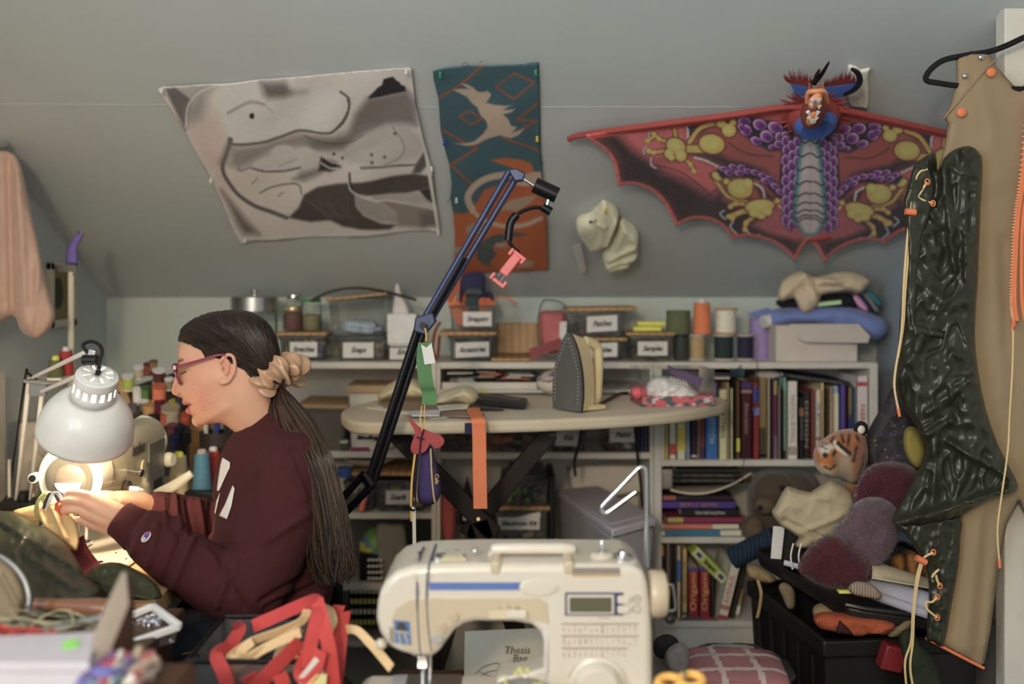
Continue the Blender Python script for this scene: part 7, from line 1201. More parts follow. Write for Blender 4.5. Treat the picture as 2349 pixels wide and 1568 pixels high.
m = MB(); m.add([qc+(p-qc)*.96 for p in q]+[qc+(p-qc)*.86-Vector((0, 0, .022)) for p in q], [(4, 5, 6, 7)]+[(i, (i+1) % 4, 4+(i+1) % 4, 4+i) for i in range(4)]); m.o('tray_body', CLR, tr)
m = MB(); r = random.Random(9)
for i in range(150):
    u, v = r.random(), r.random(); p = (q[0]*(1-u)+q[1]*u)*(1-v)+(q[3]*(1-u)+q[2]*u)*v; p = qc+(p-qc)*.78-Vector((0, 0, .014-.008*r.random())); m.tube([p+Vector((.005*math.cos(t), .005*math.sin(t), .002*math.sin(t*2+i)))*r.uniform(.6, 1) for t in np.linspace(0, 5, 6)], .0013, 5)
tag(m.o('fittings', M('mixed_metal', C(180, 180, 190, 1.6), .25, .9, var=.4, vs=200), tr), kind='stuff')
# white carton with upright flap
wb = thing('carton', 'white carton with a lime sticker and an upright open flap in the near left corner', 'box', P(100, 1600, 1.0)); WC = M('near_white_card', C(205, 196, 205, 1.0), .6); WY = 1.02
m = MB(); zl2 = zat(1518, .985); m.prism([(P(-120, 0, .985).x, .985, zl2), (P(204, 0, .985).x, .985, zl2), (P(218, 0, 1.065).x, 1.07, zl2), (P(-120, 0, 1.065).x, 1.05, zl2)], (0, 0, -.008)); m.o('lid', WC, wb)
m = MB(); m.bb((P(-120, 0, .99).x, .99, ZC+.001), (P(202, 0, .99).x, 1.05, zat(1534, .99))); m.o('body', WC, wb)
m = MB(); m.prism([P(216, 1448, WY), P(246, 1380, WY+.02), P(279, 1312, WY+.04), P(286, 1388, WY+.03), P(262, 1450, WY+.015), P(214, 1560, WY), P(196, 1640, WY), P(196, 1560, WY)], (.003, .004, 0)); m.o('flap', M('grey_card', C(165, 150, 136, 1.15), .7), wb)
m = MB(); m.prism([PZ(143, 1472, zl2+.0004), PZ(180, 1464, zl2+.0004), PZ(180, 1484, zl2+.0004), PZ(144, 1490, zl2+.0004)], (0, 0, .0008)); m.o('sticker', M('lime_sticker', C(120, 205, 70, 1.5), .6), wb)
m = MB(); m.prism([P(286, 1330, 1.10), P(290, 1400, 1.10), P(292, 1660, 1.10), P(240, 1660, 1.08), P(262, 1450, 1.09)], (.004, .012, 0)); tag(m.o('brown_board', DW), 'upright dark brown board behind the white carton flap', 'board')
m = MB(); m.cyl(P(90, 1452, 1.20), P(230, 1418, 1.24), .006, n=12); tag(m.o('steel_ruler_tube', STEEL), 'slim metal tube lying between rod and carton', 'tube')
def tangle(name, cx, cy, Y, n, rx, ry, cols, label, seed, r=.0012, zmin=None, cat='thread'):
    rr = random.Random(seed); m = MB(); c0 = P(cx, cy, Y)
    for i in range(n):
        pts = [c0+Vector((rr.uniform(-rx, rx), rr.uniform(-.04, .04), rr.uniform(-ry, ry))) for _ in range(6)]; m.tube(cr(pts, 5), r*rr.uniform(.7, 1.4), 5, col=C(*cols[i % len(cols)], 1.6))
    if zmin: m.v = [(x, y, max(z, zmin)) for x, y, z in m.v]
    return tag(m.o(name, M('thread_tangle', (1, 1, 1), .8, attr=True), None), label, cat, kind='stuff')
tangle('thread_scraps', 60, 1440, 1.22, 12, .10, .014, [(150, 140, 110), (120, 130, 110), (170, 160, 120), (90, 80, 70)], 'tangle of pale thread ends on the cabinet', 3, r=.0007, zmin=ZC+.002)
tangle('red_scraps', 25, 1475, 1.14, 22, .04, .006, [(150, 40, 34), (120, 34, 30), (170, 60, 50)], 'heap of red thread scraps behind the white carton', 4, r=.002, zmin=ZC+.002)
tangle('yarn_scraps', 250, 1562, 1.0, 50, .015, .016, [(150, 60, 70), (90, 90, 150), (190, 140, 120), (80, 120, 130), (200, 190, 170), (110, 70, 120)], 'heap of colourful yarn scraps in the near foreground', 5, r=.004)
tangle('yarn_scraps', 312, 1552, 1.03, 30, .012, .014, [(190, 180, 170), (170, 150, 130), (150, 80, 80)], 'pale crumpled yarn beside the colourful yarn scraps', 6, r=.004)
m = MB(); m.bb((-.412, .965, 0), (-.345, 1.09, zat(1596, 1.0))); yb = tag(m.o('scrap_bin', DW, None, bevel=.004), 'dark wooden scrap bin under the yarn scraps', 'bin')
# ------------------------------------------------------------------ sewing table, strap bin
ZS = .655
st = thing('sewing_table', 'dark wooden table under the white sewing machine', 'table', (.2, 1.2, 0)); m = MB(); m.bb((-.24, .82, ZS-.03), (.86, 1.50, ZS)); m.o('table_top', DW, st, bevel=.004)
for x in (-.20, .82):
    for y in (.87, 1.45): m = MB(); m.bb((x-.025, y-.025, 0), (x+.025, y+.025, ZS-.03)); m.o('leg', DW, st)
sb = thing('strap_bin', 'clear plastic bin overflowing with red and beige webbing straps', 'bin', P(650, 1640, 1.45))
bq = [(-.445, 1.36), (-.262, 1.36), (-.262, 1.54), (-.445, 1.54)]
lo_, hi_ = loop(bq, .56, .88), loop(bq, zat(1462, 1.45), 1.0); m = MB(); m.add(lo_+hi_, [(3, 2, 1, 0)]+[(i, (i+1) % 4, 4+(i+1) % 4, 4+i) for i in range(4)]); m.o('bin_body', clear('smoked_plastic', (0, 0, 0)), sb, bevel=.01); m = MB(); m.tube(hi_, .004, 8, closed=True); m.o('bin_rim', BLACK, sb)
blobs('contents', (-.43, 1.38, .57), (-.28, 1.52, zat(1490, 1.45)), [(140, 40, 40), (60, 50, 50), (176, 150, 110), (190, 110, 40)], 60, sb, .03, .06, 3)
m = MB(); m.bb((-.46, 1.35, .50), (-.25, 1.55, .555)); bs2 = thing('bin_stool', 'small dark stool under the strap bin', 'stool', (-.35, 1.45, 0)); m.o('seat', DW, bs2, bevel=.004)
for x in (-.44, -.27):
    for y in (1.37, 1.53): m = MB(); m.cyl((x, y, 0), (x, y, .50), .012); m.o('leg', DW, bs2)
RW = M('red_webbing', C(176, 46, 44, 1.6), .75, bump=.3, bs=700); BW = M('beige_webbing', C(196, 164, 116, 1.5), .75, bump=.3, bs=700)
def strap(pts, w, mat, name='red_strap', Y0=1.36, tw=None):
    pp = cr([P(p[0], p[1], p[2] if len(p) > 2 else Y0) for p in pts], 8); k = len(pp); wl = []
    for i in range(k):
        t = (pp[min(k-1, i+1)]-pp[max(0, i-1)]).normalized(); a = t.cross(Vector((0, 1, 0))); a = a.normalized() if a.length > .1 else Vector((1, 0, 0))
        wl.append((a*.9+Vector((0, .42, 0))).normalized()*w)
        if i and Vector(wl[-1]).dot(Vector(wl[-2])) < 0: wl[-1] = -Vector(wl[-1])
    m = MB(); m.ribbon(pp, wl, .0022); return m.o(name, mat, sb)
strap([(580, 1436, 1.45), (640, 1410, 1.45), (700, 1384, 1.43), (728, 1378, 1.40), (725, 1420, 1.36), (712, 1480, 1.34), (705, 1530, 1.33)], .019, RW)
strap([(728, 1378, 1.39), (742, 1430, 1.36), (755, 1490, 1.345), (762, 1550, 1.34), (766, 1600, 1.34)], .019, RW)
strap([(540, 1445, 1.45), (552, 1438, 1.42), (528, 1478, 1.38), (497, 1500, 1.36), (512, 1540, 1.35), (528, 1590, 1.35)], .019, RW)
strap([(790, 1404, 1.44), (782, 1460, 1.40), (776, 1520, 1.38), (770, 1570, 1.38)], .019, RW); strap([(778, 1388, 1.46), (765, 1425, 1.44), (752, 1445, 1.43), (775, 1430, 1.42)], .018, RW)
strap([(690, 1470, 1.36), (660, 1500, 1.345), (620, 1540, 1.335), (585, 1580, 1.33)], .021, RW); strap([(706, 1500, 1.335), (690, 1540, 1.33), (705, 1552, 1.325), (725, 1530, 1.325), (735, 1490, 1.33)], .020, RW)
strap([(545, 1560, 1.37), (575, 1540, 1.37), (600, 1545, 1.365), (560, 1568, 1.36)], .019, RW); strap([(640, 1545, 1.33), (650, 1575, 1.33), (630, 1610, 1.33)], .019, RW)
strap([(705, 1398, 1.42), (690, 1425, 1.395), (640, 1448, 1.385), (580, 1470, 1.38), (535, 1500, 1.375), (530, 1510, 1.37), (565, 1508, 1.365), (620, 1480, 1.36), (690, 1450, 1.365)], .013, BW, 'beige_strap'); strap([(690, 1440, 1.375), (640, 1470, 1.368), (600, 1492, 1.362), (575, 1508, 1.36), (550, 1498, 1.362), (580, 1470, 1.368)], .013, BW, 'beige_strap')
strap([(738, 1392, 1.43), (758, 1402, 1.42), (764, 1425, 1.40), (752, 1448, 1.39)], .012, BW, 'beige_strap'); strap([(795, 1442, 1.40), (820, 1446, 1.38), (850, 1475, 1.36), (880, 1510, 1.35), (898, 1532, 1.34)], .012, BW, 'beige_strap')
m = MB(); m.prism([P(680, 1560, 1.325), P(722, 1506, 1.325), P(740, 1520, 1.325), P(742, 1545, 1.325), P(700, 1585, 1.325)], (0, .001, 0)); m.o('white_card', PAPER, sb)
m = MB(); m.prism([P(700, 1572, 1.32), P(726, 1546, 1.32), P(750, 1546, 1.32), P(745, 1590, 1.32)], (0, .001, 0)); m.o('yellow_note', M('pale_yellow_note', C(220, 200, 130, 1.4), .7), sb)
# ------------------------------------------------------------------ domestic sewing machine
YM = 1.30; DP = .135
MWH = M('ivory_plastic', C(222, 210, 192, .95), .28, coat=.35, var=.015); MBE = M('beige_plastic', C(206, 186, 154, .95), .32, coat=.2, var=.015); NAV = M('navy_print', C(50, 58, 92, 1.4), .4); GRM = M('grey_mark', C(130, 120, 112, 1.4), .5)
sm = thing('sewing_machine', 'white computerised sewing machine with blue stripe in the foreground', 'sewing machine', P(1180, 1640, YM))
oc = [(862, 1420), (864, 1390), (870, 1360), (884, 1334), (908, 1312), (945, 1300), (1010, 1296), (1100, 1294), (1300, 1294), (1440, 1295), (1464, 1300), (1478, 1314), (1487, 1340), (1493, 1390), (1497, 1450), (1500, 1640)]
ic = [(1254, 1640), (1253, 1520), (1249, 1478), (1238, 1450), (1218, 1434), (1180, 1428), (1090, 1427), (1062, 1434), (1042, 1448), (1020, 1478), (1006, 1500), (990, 1508), (955, 1508), (920, 1498), (890, 1484), (870, 1452)]
m = MB(); m.prism([P(x, y, YM) for x, y in oc+ic], (0, DP, 0)); bo = m.o('body', MWH, sm, bevel=.016, seg=5, ang=30)
from mathutils.bvhtree import BVHTree
_be = bo.evaluated_get(bpy.context.evaluated_depsgraph_get()).to_mesh(); mbv = BVHTree.FromPolygons([v.co.copy() for v in _be.vertices], [tuple(p.vertices) for p in _be.polygons])
def fp(x, y, o=.0):                                  # point on the machine's skin at this spot
    if y < 1328:
        h, nn, *_ = mbv.ray_cast(Vector((0, 0, CZ)), (P(x, y, 1.3)-Vector((0, 0, CZ))).normalized())
        if h is not None: return h+(nn if nn.y < 0 or nn.z > 0 else -nn)*o
    return P(x, y, YM)+Vector((0, -o, 0))
def decal(pts, mat, name, th=.0012, o=.0, parent=None, bevel=0): m = MB(); m.prism([fp(x, y, o) for x, y in pts], (0, -th, th if pts[0][1] < 1328 else 0)); return m.o(name, mat, parent or sm, smooth=False, bevel=bevel)
def rc(x0, y0, x1, y1): return [(x0, y0), (x1, y0), (x1, y1), (x0, y1)]
decal([(898, 1420), (910, 1392), (940, 1374), (985, 1370), (1238, 1371), (1254, 1384), (1258, 1430), (1240, 1424), (1205, 1416), (1085, 1415), (1052, 1424), (1030, 1440), (1008, 1470), (992, 1496), (965, 1498), (930, 1486), (902, 1462)], MBE, 'front_panel', .002, 0, bevel=.0008)
bsd = decal(rc(984, 1335, 1196, 1352), M('blue_stripe', C(76, 100, 158, 1.4), .35), 'blue_stripe', .0012)
for pts in ([(972, 1256), (962, 1285), (957, 1340), (958, 1400), (962, 1470), (966, 1506)], [(1000, 1250), (984, 1300), (979, 1350), (980, 1400), (984, 1450), (990, 1492)]): m = MB(); m.tube(cr([fp(x, y, .0012) for x, y in pts], 5), .0013, 6); m.o('groove', NAV, sm)
decal([(954, 1266), (965, 1264), (961, 1300), (956, 1342), (945, 1314), (948, 1290)], M('pale_slot', C(190, 180, 160, 1.3), .4), 'lever_slot', .001); decal([(958, 1266), (965, 1265), (961, 1300), (957, 1335), (954, 1310)], BLACK, 'slot_gap', .0014)
decal(rc(1005, 1274, 1069, 1285), M('dial_cream', C(216, 200, 164, 1.3), .5), 'tension_dial', .002); decal([(1005, 1274), (1014, 1274), (1007, 1280)], BLACK, 'dial_mark', .0024); decal([(1060, 1274), (1069, 1274), (1067, 1280)], BLACK, 'dial_mark', .0024)
for x in (1028, 1038, 1047): decal(rc(x, 1276, x+3, 1278), GRM, 'dial_mark', .0024)
decal([(904, 1420), (940, 1424), (944, 1477), (908, 1472)], M('sticker_blue', C(56, 100, 156, 1.4), .5), 'sticker', .0008, .002)
stk = sm.children[-1]; decal([(915, 1424), (928, 1425), (936, 1445), (908, 1442)], M('sticker_dark', C(60, 56, 56, 1.4), .5), 'printed_skirt', .0005, .0029, stk); decal([(908, 1442), (937, 1446), (941, 1452), (906, 1447)], M('sticker_pale', C(150, 146, 140, 1.4), .5), 'printed_frill', .0005, .0030, stk)
for x, d in ((916, 4), (928, 9)): m = MB(); m.tube([fp(x, 1447, .0032), fp(x+d*.4, 1460, .0032), fp(x+d, 1472, .0032)], .0022, 6); m.o('printed_leg', M('sticker_pale', (0, 0, 0)), stk)
text('Limited', fp(898, 1456, .0022), .012, M('grey_mark', (0, 0, 0)), sm, rot=(math.pi/2, -math.pi/2, 0), width=.020, shear=.2)
def rbtn(x, y, r, mat, nm, sq=1): m = MB(); m.lathe([(r, 0), (r, .0025), (r*.85, .0035), (.0004, .0035)], fp(x, y, .0018), (0, -1, 0), 28, sq); return m.o(nm, mat, sm)
for x, y, t in ((1013, 1435, '∩'), (1041, 1410, '‡')): b = rbtn(x, y, .0065, MBE, 'round_button'); text('O' if x < 1030 else 'I', fp(x, y, .0056), .006, GRM, b, name='symbol')
rbtn(1003, 1463, .009, M('speed_grey', C(150, 146, 140, 1.3), .5), 'oval_button', .7)
decal(rc(1122, 1399, 1212, 1417), M('slot_beige', C(200, 182, 150, 1.2), .4), 'slider_slot', .0012, .002); decal(rc(1161, 1396, 1208, 1414), MWH, 'slider', .006, .002, bevel=.0015)
text('0      30   100', fp(1168, 1392, .0023), .006, GRM, sm, width=.028)
m = MB(); m.lathe([(.024, 0), (.026, .001), (.024, .002)], fp(1236, 1346, .0), (0, -1, 0), 32, .45); m.lathe([(.021, .002), (.021, .0024)], fp(1236, 1346, .0), (0, -1, 0), 32, .4); m.o('oval_emboss', MWH, sm)
# display block
decal([(1296, 1358), (1430, 1358), (1430, 1364), (1418, 1368), (1430, 1380), (1430, 1390), (1418, 1396), (1430, 1402), (1430, 1410), (1296, 1410)], NAV, 'display_frame', .0016); decal(rc(1301, 1362, 1408, 1406), MWH, 'display_bezel', .0024); decal(rc(1306, 1368, 1403, 1402), M('lcd_glass', C(92, 88, 66, 1.2), .15), 'lcd_screen', .003)
for y in (1373, 1396): decal([(1416, y-6), (1420, y-9), (1440, y-9), (1445, y-4), (1445, y+4), (1440, y+9), (1420, y+9), (1416, y+6)], MWH, 'key', .0042, bevel=.001); m = MB(); m.tube([fp(1461+9*math.cos(t*.4), y+9*math.sin(t*.4), .0006) for t in range(16)], .0006, 5, closed=True); m.o('printed_ring', GRM, sm); text('+' if y < 1380 else '-', fp(1461, y, .001), .008, GRM, sm, name='symbol')
text('-------', fp(1386, 1415, .001), .006, GRM, sm, width=.013, name='print')
decal(rc(1313, 1303, 1422, 1318), M('brown_plate', C(116, 104, 98, 1.4), .4), 'name_plate', .0014); decal(rc(1313, 1318, 1422, 1322), M('gold_edge', C(210, 180, 120, 1.3), .3, .5), 'plate_edge', .0016)
for k, (y, n_) in enumerate(((1429, 14), (1457, 14), (1485, 12))):
    m = MB(); m.bb(fp(1288, y+2, .0), fp(1288+n_*12.6, y, .0012)); m.o('chart_line', M('brown_print', C(140, 110, 86, 1.3), .5), sm); m = MB(); r = random.Random(k)
    for i in range(n_):
        x = 1291+i*12.6
        for j in range(7):
            if r.random() < .75: w_ = r.uniform(1, 5); m.bb(fp(x+r.uniform(0, 2), y+6+j*2.3, 0), fp(x+w_, y+7.2+j*2.3, .0010))
    tag(m.o('stitch_symbols', GRM, sm), kind='stuff')
m = MB(); m.lathe([(.038, 0), (.038, .004), (.033, .006), (.030, .016), (.026, .020), (.0005, .021)], fp(1370, 1571, .0), (0, -1, 0), 48); m.o('selector_dial', MWH, sm)
m = MB(); m.tube(cr([fp(1305, 1552, .001), fp(1316, 1532, .001), fp(1332, 1517, .001)], 5), .0008, 5); m.o('dial_arrow', GRM, sm)
decal(rc(1248, 1385, 1256, 1540), M('shaded_blue', C(196, 190, 186, 1.2), .4), 'painted_edge_shading', .0003)  # bluish strip colours in the shading along the pillar's inner edge
# top: handle, winder, guides
zt_ = P(0, 1294, YM).z
m = MB(); m.tube(cr([(P(1128, 0, YM).x, YM+.05, zt_-.002), (P(1134, 0, YM).x, YM+.045, zt_+.006), (P(1150, 0, YM).x, YM+.04, zt_+.010), (P(1300, 0, YM).x, YM+.04, zt_+.010), (P(1312, 0, YM).x, YM+.045, zt_+.006), (P(1318, 0, YM).x, YM+.05, zt_-.002)], 5), .0075, 12, flat=.9); m.o('carry_handle', MWH, sm)
for x in (1138, 1306): m = MB(); m.bb((P(x-14, 0, YM).x, YM-.001, zt_-.014), (P(x+12, 0, YM).x, YM+.07, zt_+.004)); m.o('handle_mount', MBE, sm, bevel=.004)
xw = P(1386, 0, YM).x; m = MB(); m.lathe([(.015, 0), (.016, .003), (.012, .006)], (xw, YM+.035, zt_)); wd = m.o('bobbin_plate', MWH, sm); m = MB(); m.lathe([(.003, 0), (.003, .012), (.0015, .016)], (xw, YM+.035, zt_+.006)); m.o('bobbin_pin', CHROME, wd)
xw = P(1436, 0, YM).x; m = MB(); m.lathe([(.006, 0), (.013, .001), (.013, .003), (.006, .005), (.007, .008), (.003, .010)], (xw, YM+.035, zt_)); m.o('thread_guide', CHROME, sm); m = MB(); m.ball((P(1087, 0, YM).x, YM+.04, zt_+.007), .0042, 12, 8); m.o('guide_button', CHROME, sm)
m = MB(); m.lathe([(.009, 0), (.008, .006), (.003, .008)], (P(1001, 0, YM).x, YM+.03, zt_-.004)); m.box((P(1006, 0, YM).x, YM+.04, zt_-.002), (.014, .012, .010)); m.o('thread_hook', CHROME, sm)
m = MB(); m.tube(cr([P(1482, 1300, YM+.10), P(1482, 1180, YM+.10), P(1481, 1090, YM+.10), P(1478, 1074, YM+.10), P(1468, 1072, YM+.10), P(1456, 1082, YM+.10), P(1420, 1120, YM+.10), P(1386, 1155, YM+.10), P(1380, 1166, YM+.10), P(1384, 1174, YM+.10), P(1394, 1174, YM+.10), P(1420, 1156, YM+.10), P(1458, 1128, YM+.10)], 7), .0032, 10); m.o('wire_spool_arm', CHROME, sm)
m = MB(); x0 = P(1494, 0, YM).x; m.lathe([(.026, 0), (.030, .002), (.031, .005), (.031, .019), (.028, .023), (.010, .024)], (x0, YM+.03, P(0, 1378, YM).z), (1, 0, 0), 40); m.o('hand_wheel', MBE, sm)
m = MB(); m.tube(cr([P(1527, 1341, YM+.03), P(1540, 1341, YM+.03), P(1544, 1348, YM+.03), P(1550, 1392, YM+.03), P(1544, 1400, YM+.03), P(1526, 1400, YM+.03)], 4), .0014, 6); m.o('wire_loop', CHROME, sm); m = MB(); m.ball(P(1537, 1418, YM+.03), .0075, 12, 8); m.o('rubber_bumper', BLACK, sm)
m = MB(); m.ball(P(875, 1476, YM+.05), (.0085, .0085, .0075), 16, 10); m.o('threader_knob', MWH, sm)
text('-- o', fp(1036, 1262, .0006), .008, GRM, sm, rot=(.25, 0, 0), width=.022, name='print'); text('~ 8 o', fp(1405, 1281, .001), .010, GRM, sm, rot=(.4, 0, 0), width=.022, name='print')
# needle bar, foot, bed
xn = P(964, 0, YM).x
m = MB(); m.cyl((xn, YM+.04, P(0, 1508, YM).z), (xn, YM+.04, zb+.004), .0035, n=10); m.box((xn-.004, YM+.035, P(0, 1516, YM).z), (.018, .012, .008)); m.box((xn, YM+.035, P(0, 1538, YM).z), (.013, .014, .016)); m.o('needle_bar', CHROME, sm, bevel=.001)
m = MB(); m.cyl((xn+.009, YM+.045, P(0, 1508, YM).z), (xn+.009, YM+.045, zb+.004), .0028, n=10); m.box((xn+.003, YM+.03, zb+.003), (.024, .03, .004)); m.o('presser_foot', CHROME, sm, bevel=.001)
zb = P(0, 1546, 1.365).z
m = MB(); m.prism([(P(x, 0, YM).x, YM-.05, z) for x, z in ((1254, zb), (840, zb), (822, zb-.004), (812, zb-.014), (808, ZS+.001), (1500, ZS+.001), (1500, zb))], (0, .115, 0)); m.o('bed', MWH, sm, bevel=.006, seg=3)
m = MB(); m.bb((P(925, 0, YM).x, YM-.045, zb+.0002), (P(1055, 0, YM).x, YM+.062, zb+.0012)); m.o('needle_plate', STEEL, sm); m = MB(); m.bb((P(890, 0, YM).x, YM-.045, zb+.0001), (P(924, 0, YM).x, YM+.062, zb+.0008)); m.o('grey_insert', M('grey_insert', C(160, 160, 170, 1.3), .4), sm)
m = MB(); m.prism([P(1140, 1556, YM+.015), P(1205, 1545, YM+.015), P(1256, 1530, YM+.015), P(1256, 1640, YM+.015), P(1140, 1640, YM+.015)], (0, .05, 0)); m.o('bed_shoulder', MWH, sm, bevel=.004)
# pins, scissors, sketch
pn = thing('pin_dish', 'magnetic dish of yellow headed pins on the machine bed', 'pins', P(1200, 1575, 1.20)); m = MB(); m.lathe([(.03, 0), (.034, .006), (.03, .006), (.026, .003)], P(1200, 1590, 1.215)); m.o('dish', STEEL, pn)
for i, (x, y, x2, y2) in enumerate(((1192, 1534, 1196, 1570), (1209, 1536, 1212, 1572), (1157, 1552, 1196, 1578), (1184, 1543, 1200, 1575), (1196, 1542, 1204, 1572), (1240, 1568, 1200, 1580), (1228, 1570, 1190, 1582), (1160, 1566, 1210, 1570))): m = MB(); m.ball(P(x, y, 1.20), .0022, 10, 7); h = m.o('pin_head', M('pin_yellow', C(215, 200, 60, 1.5), .35), pn); m = MB(); m.cyl(P(x, y, 1.20), P(x2, y2, 1.21), .0005, n=5); m.o('pin_shaft', CHROME, h)
sc = thing('scissors', 'scissors with orange handles lying right of the machine', 'scissors', P(1560, 1580, 1.20)); OS = M('orange_handle', C(225, 145, 40, 1.6), .4)
for cx_, cy_ in ((1535, 1566), (1585, 1560)): m = MB(); m.tube([P(cx_+26*math.cos(t*.5236), cy_+15*math.sin(t*.5236), 1.20-.01*math.sin(t*.5236)) for t in range(12)], .0055, 10, closed=True); m.o('handle_loop', OS, sc)
m = MB(); m.cyl(P(1570, 1538, 1.20), P(1571, 1580, 1.20), .0025, n=8); m.cyl(P(1540, 1585, 1.19), P(1640, 1592, 1.17), .006, .002, 8); m.o('blade', STEEL, sc)
sk = thing('sketch_sheet', 'white sketch sheet with handwriting leaning behind the machine', 'paper', P(1150, 1560, 1.60)); m = MB(); m.prism([P(1066, 1448, 1.66), P(1262, 1440, 1.66), P(1268, 1600, 1.58), P(1064, 1604, 1.58)], (0, .003, 0)); m.o('sheet', M('grey_white_paper', C(150, 146, 134, 1.8), .8), sk)
PEN = M('pencil_grey', C(84, 78, 74, 1.6), .7)
for t, x, y in (('Thesis', 1186, 1491), ('Bag', 1192, 1510), ('Tote', 1215, 1528)): text(t, P(x, y, 1.66-.08*(y-1444)/158-.004), .017, PEN, sk, rot=(math.pi/2-.45, 0, 0), shear=.15)
for pts in ([(1090, 1545), (1110, 1528), (1140, 1520), (1150, 1530)], [(1095, 1556), (1120, 1540), (1160, 1535)], [(1100, 1540), (1130, 1552)]): m = MB(); m.tube(cr([P(x, y, 1.66-.08*(y-1444)/158-.003) for x, y in pts], 5), .0006, 5); m.o('pencil_line', PEN, sk)
m = MB(); m.bb((-.20, 1.60, 0), (.14, 1.74, zat(1600, 1.62))); tag(m.o('cardboard_crate', DW, None, bevel=.004), 'dark wooden crate behind the sewing machine holding the sketch sheet', 'crate')
# ------------------------------------------------------------------ the person at the machine
YP = 1.88
def fuse(name, m, vox, it=6):
    o = link('tmp', m.mesh('tmp')); md = o.modifiers.new('r', 'REMESH'); md.mode = 'VOXEL'; md.voxel_size = vox; md = o.modifiers.new('s', 'SMOOTH'); md.iterations = it; md.factor = .5
    me = bpy.data.meshes.new_from_object(o.evaluated_get(bpy.context.evaluated_depsgraph_get())); bpy.data.objects.remove(o); me.name = name; me.shade_smooth(); return me
def eat(m, o): m.add([v.co.copy() for v in o.data.vertices], [tuple(p.vertices) for p in o.data.polygons]); bpy.data.objects.remove(o)
def chain(m, pts, rs, n=14, sub=4):
    pp = cr(pts, sub); k = len(rs); rr = []
    for i in range(len(pp)): u = i/(len(pp)-1)*(k-1); j = min(k-2, int(u)); rr.append(rs[j]+(rs[j+1]-rs[j])*(u-j))
    m.tube(pp, rr, n); m.ball(pp[0], rr[0], n, 8); m.ball(pp[-1], rr[-1], n, 8)
def proj(me):
    co = np.empty(len(me.vertices)*3); me.vertices.foreach_get('co', co); co = co.reshape(-1, 3); return co, CX+co[:, 0]*F/co[:, 1], HZ+(CZ-co[:, 2])*F/co[:, 1]
def normals(me):
    a = np.empty(len(me.vertices)*3); me.vertices.foreach_get('normal', a); return a.reshape(-1, 3)
def displace(me, fn):
    co, px, py = proj(me); co = co+normals(me)*fn(co, px, py)[:, None]; me.vertices.foreach_set('co', co.ravel()); me.update()
def gl(px, py, x0, y0, x1, y1, w, side=None):
    Q = np.stack([px, py], 1); return np.exp(-(segd(Q, np.array((x0, y0), float), np.array((x1, y1), float))/w)**2)
pe = thing('person', 'person in a maroon sweatshirt with long dark ponytail sewing at the machine', 'person', (-.44, YP, 0))
LAT = Vector((0, 0, CZ))-P(500, 850, YP); LAT.z *= .5; LAT.normalize(); LT = Vector((0, 0, CZ))-P(630, 1200, YP); LT.z *= .5; LT.normalize()
def HP(x, y, o=0, l=LAT): return P(x, y, YP)+l*o
yy_ = -LAT; xx_ = yy_.cross(Vector((0, 0, 1))).normalized(); RH = Matrix((xx_, yy_, xx_.cross(yy_))).transposed()
sk_ = M('dummy_skin', (.6, .4, .3))
# ---- skin: head, neck, hidden core, hands, legs fused into one surface
hd_ = [(420, 776), (412, 786), (408, 800), (407, 826), (409, 838), (414, 850), (411, 862), (405, 878), (399, 892), (398, 899), (401, 906), (410, 909), (418, 911), (420, 917), (421, 924), (427, 928), (434, 930), (430, 936), (429, 943), (433, 949), (441, 952), (443, 960), (446, 970), (455, 976), (472, 974), (492, 971), (508, 970), (524, 980), (545, 998), (560, 1030), (640, 1030), (650, 980), (632, 930), (622, 890), (630, 850), (632, 810), (622, 770), (600, 738), (560, 722), (510, 722), (462, 736), (436, 760)]
m = MB(); eat(m, puff('h', hd_, YP, .074, sk_, None, step=5, smooth=2, prof=.36, ridges=[(470, 872, 500, 862, 20, .004), (455, 900, 500, 940, 30, .003), (418, 852, 432, 850, 6, -.003), (418, 910, 428, 925, 5, .001), (412, 905, 416, 900, 6, .004), (412, 828, 440, 826, 7, .003), (440, 928, 446, 926, 5, -.0015), (470, 962, 520, 930, 9, .003)]))
ec = HP(520, 841, .0735); Re = RH @ Euler((0, .25, -.22)).to_matrix()
m.tube([ec+Re @ Vector((.0145*math.cos(a)*(1-.25*(a > 3.6)), -.005, .026*math.sin(a))) for a in np.linspace(-1.9, 2.9, 22)], [.0034+.0012*(i < 5) for i in range(22)], 8); m.ball(ec+Re @ Vector((0, .002, 0)), (.0125, .0055, .024), 14, 10, Re); m.ball(ec+Re @ Vector((-.002, -.003, -.024)), (.0075, .005, .008), 10, 8); m.tube(cr([ec+Re @ Vector(v) for v in ((-.004, -.005, .014), (.004, -.006, .004), (.003, -.006, -.012))], 4), .0026, 8)
chain(m, [P(414, 850, YP), P(409, 874, YP), P(405.5, 895, YP)], [.007, .0085, .0102]); chain(m, [P(417, 848, YP), P(417, 896, YP)], [.010, .013])
for s in (-1, 1): m.ball(HP(414, 900, s*.0105), (.0085, .007, .0075), 12, 8)
chain(m, [HP(430, 920, .014), HP(425.5, 921), HP(430, 920, -.014)], [.006, .0066, .006]); chain(m, [HP(437, 941, .012), HP(434, 941), HP(437, 941, -.012)], [.006, .0072, .006]); m.ball(HP(456, 963), (.013, .017, .013), 14, 10)
m.ball(HP(520, 841, -.0735), (.012, .006, .026), 12, 8)
for s, Y0 in ((-1, YP-.02), (1, YP+.02)): chain(m, [P(605, 1015, YP), P(640, 1090, YP+s*.08)], [.05, .05])
chain(m, [P(590, 1020, YP), P(610, 1200, YP), P(620, 1420, YP)], [.05, .065, .07])
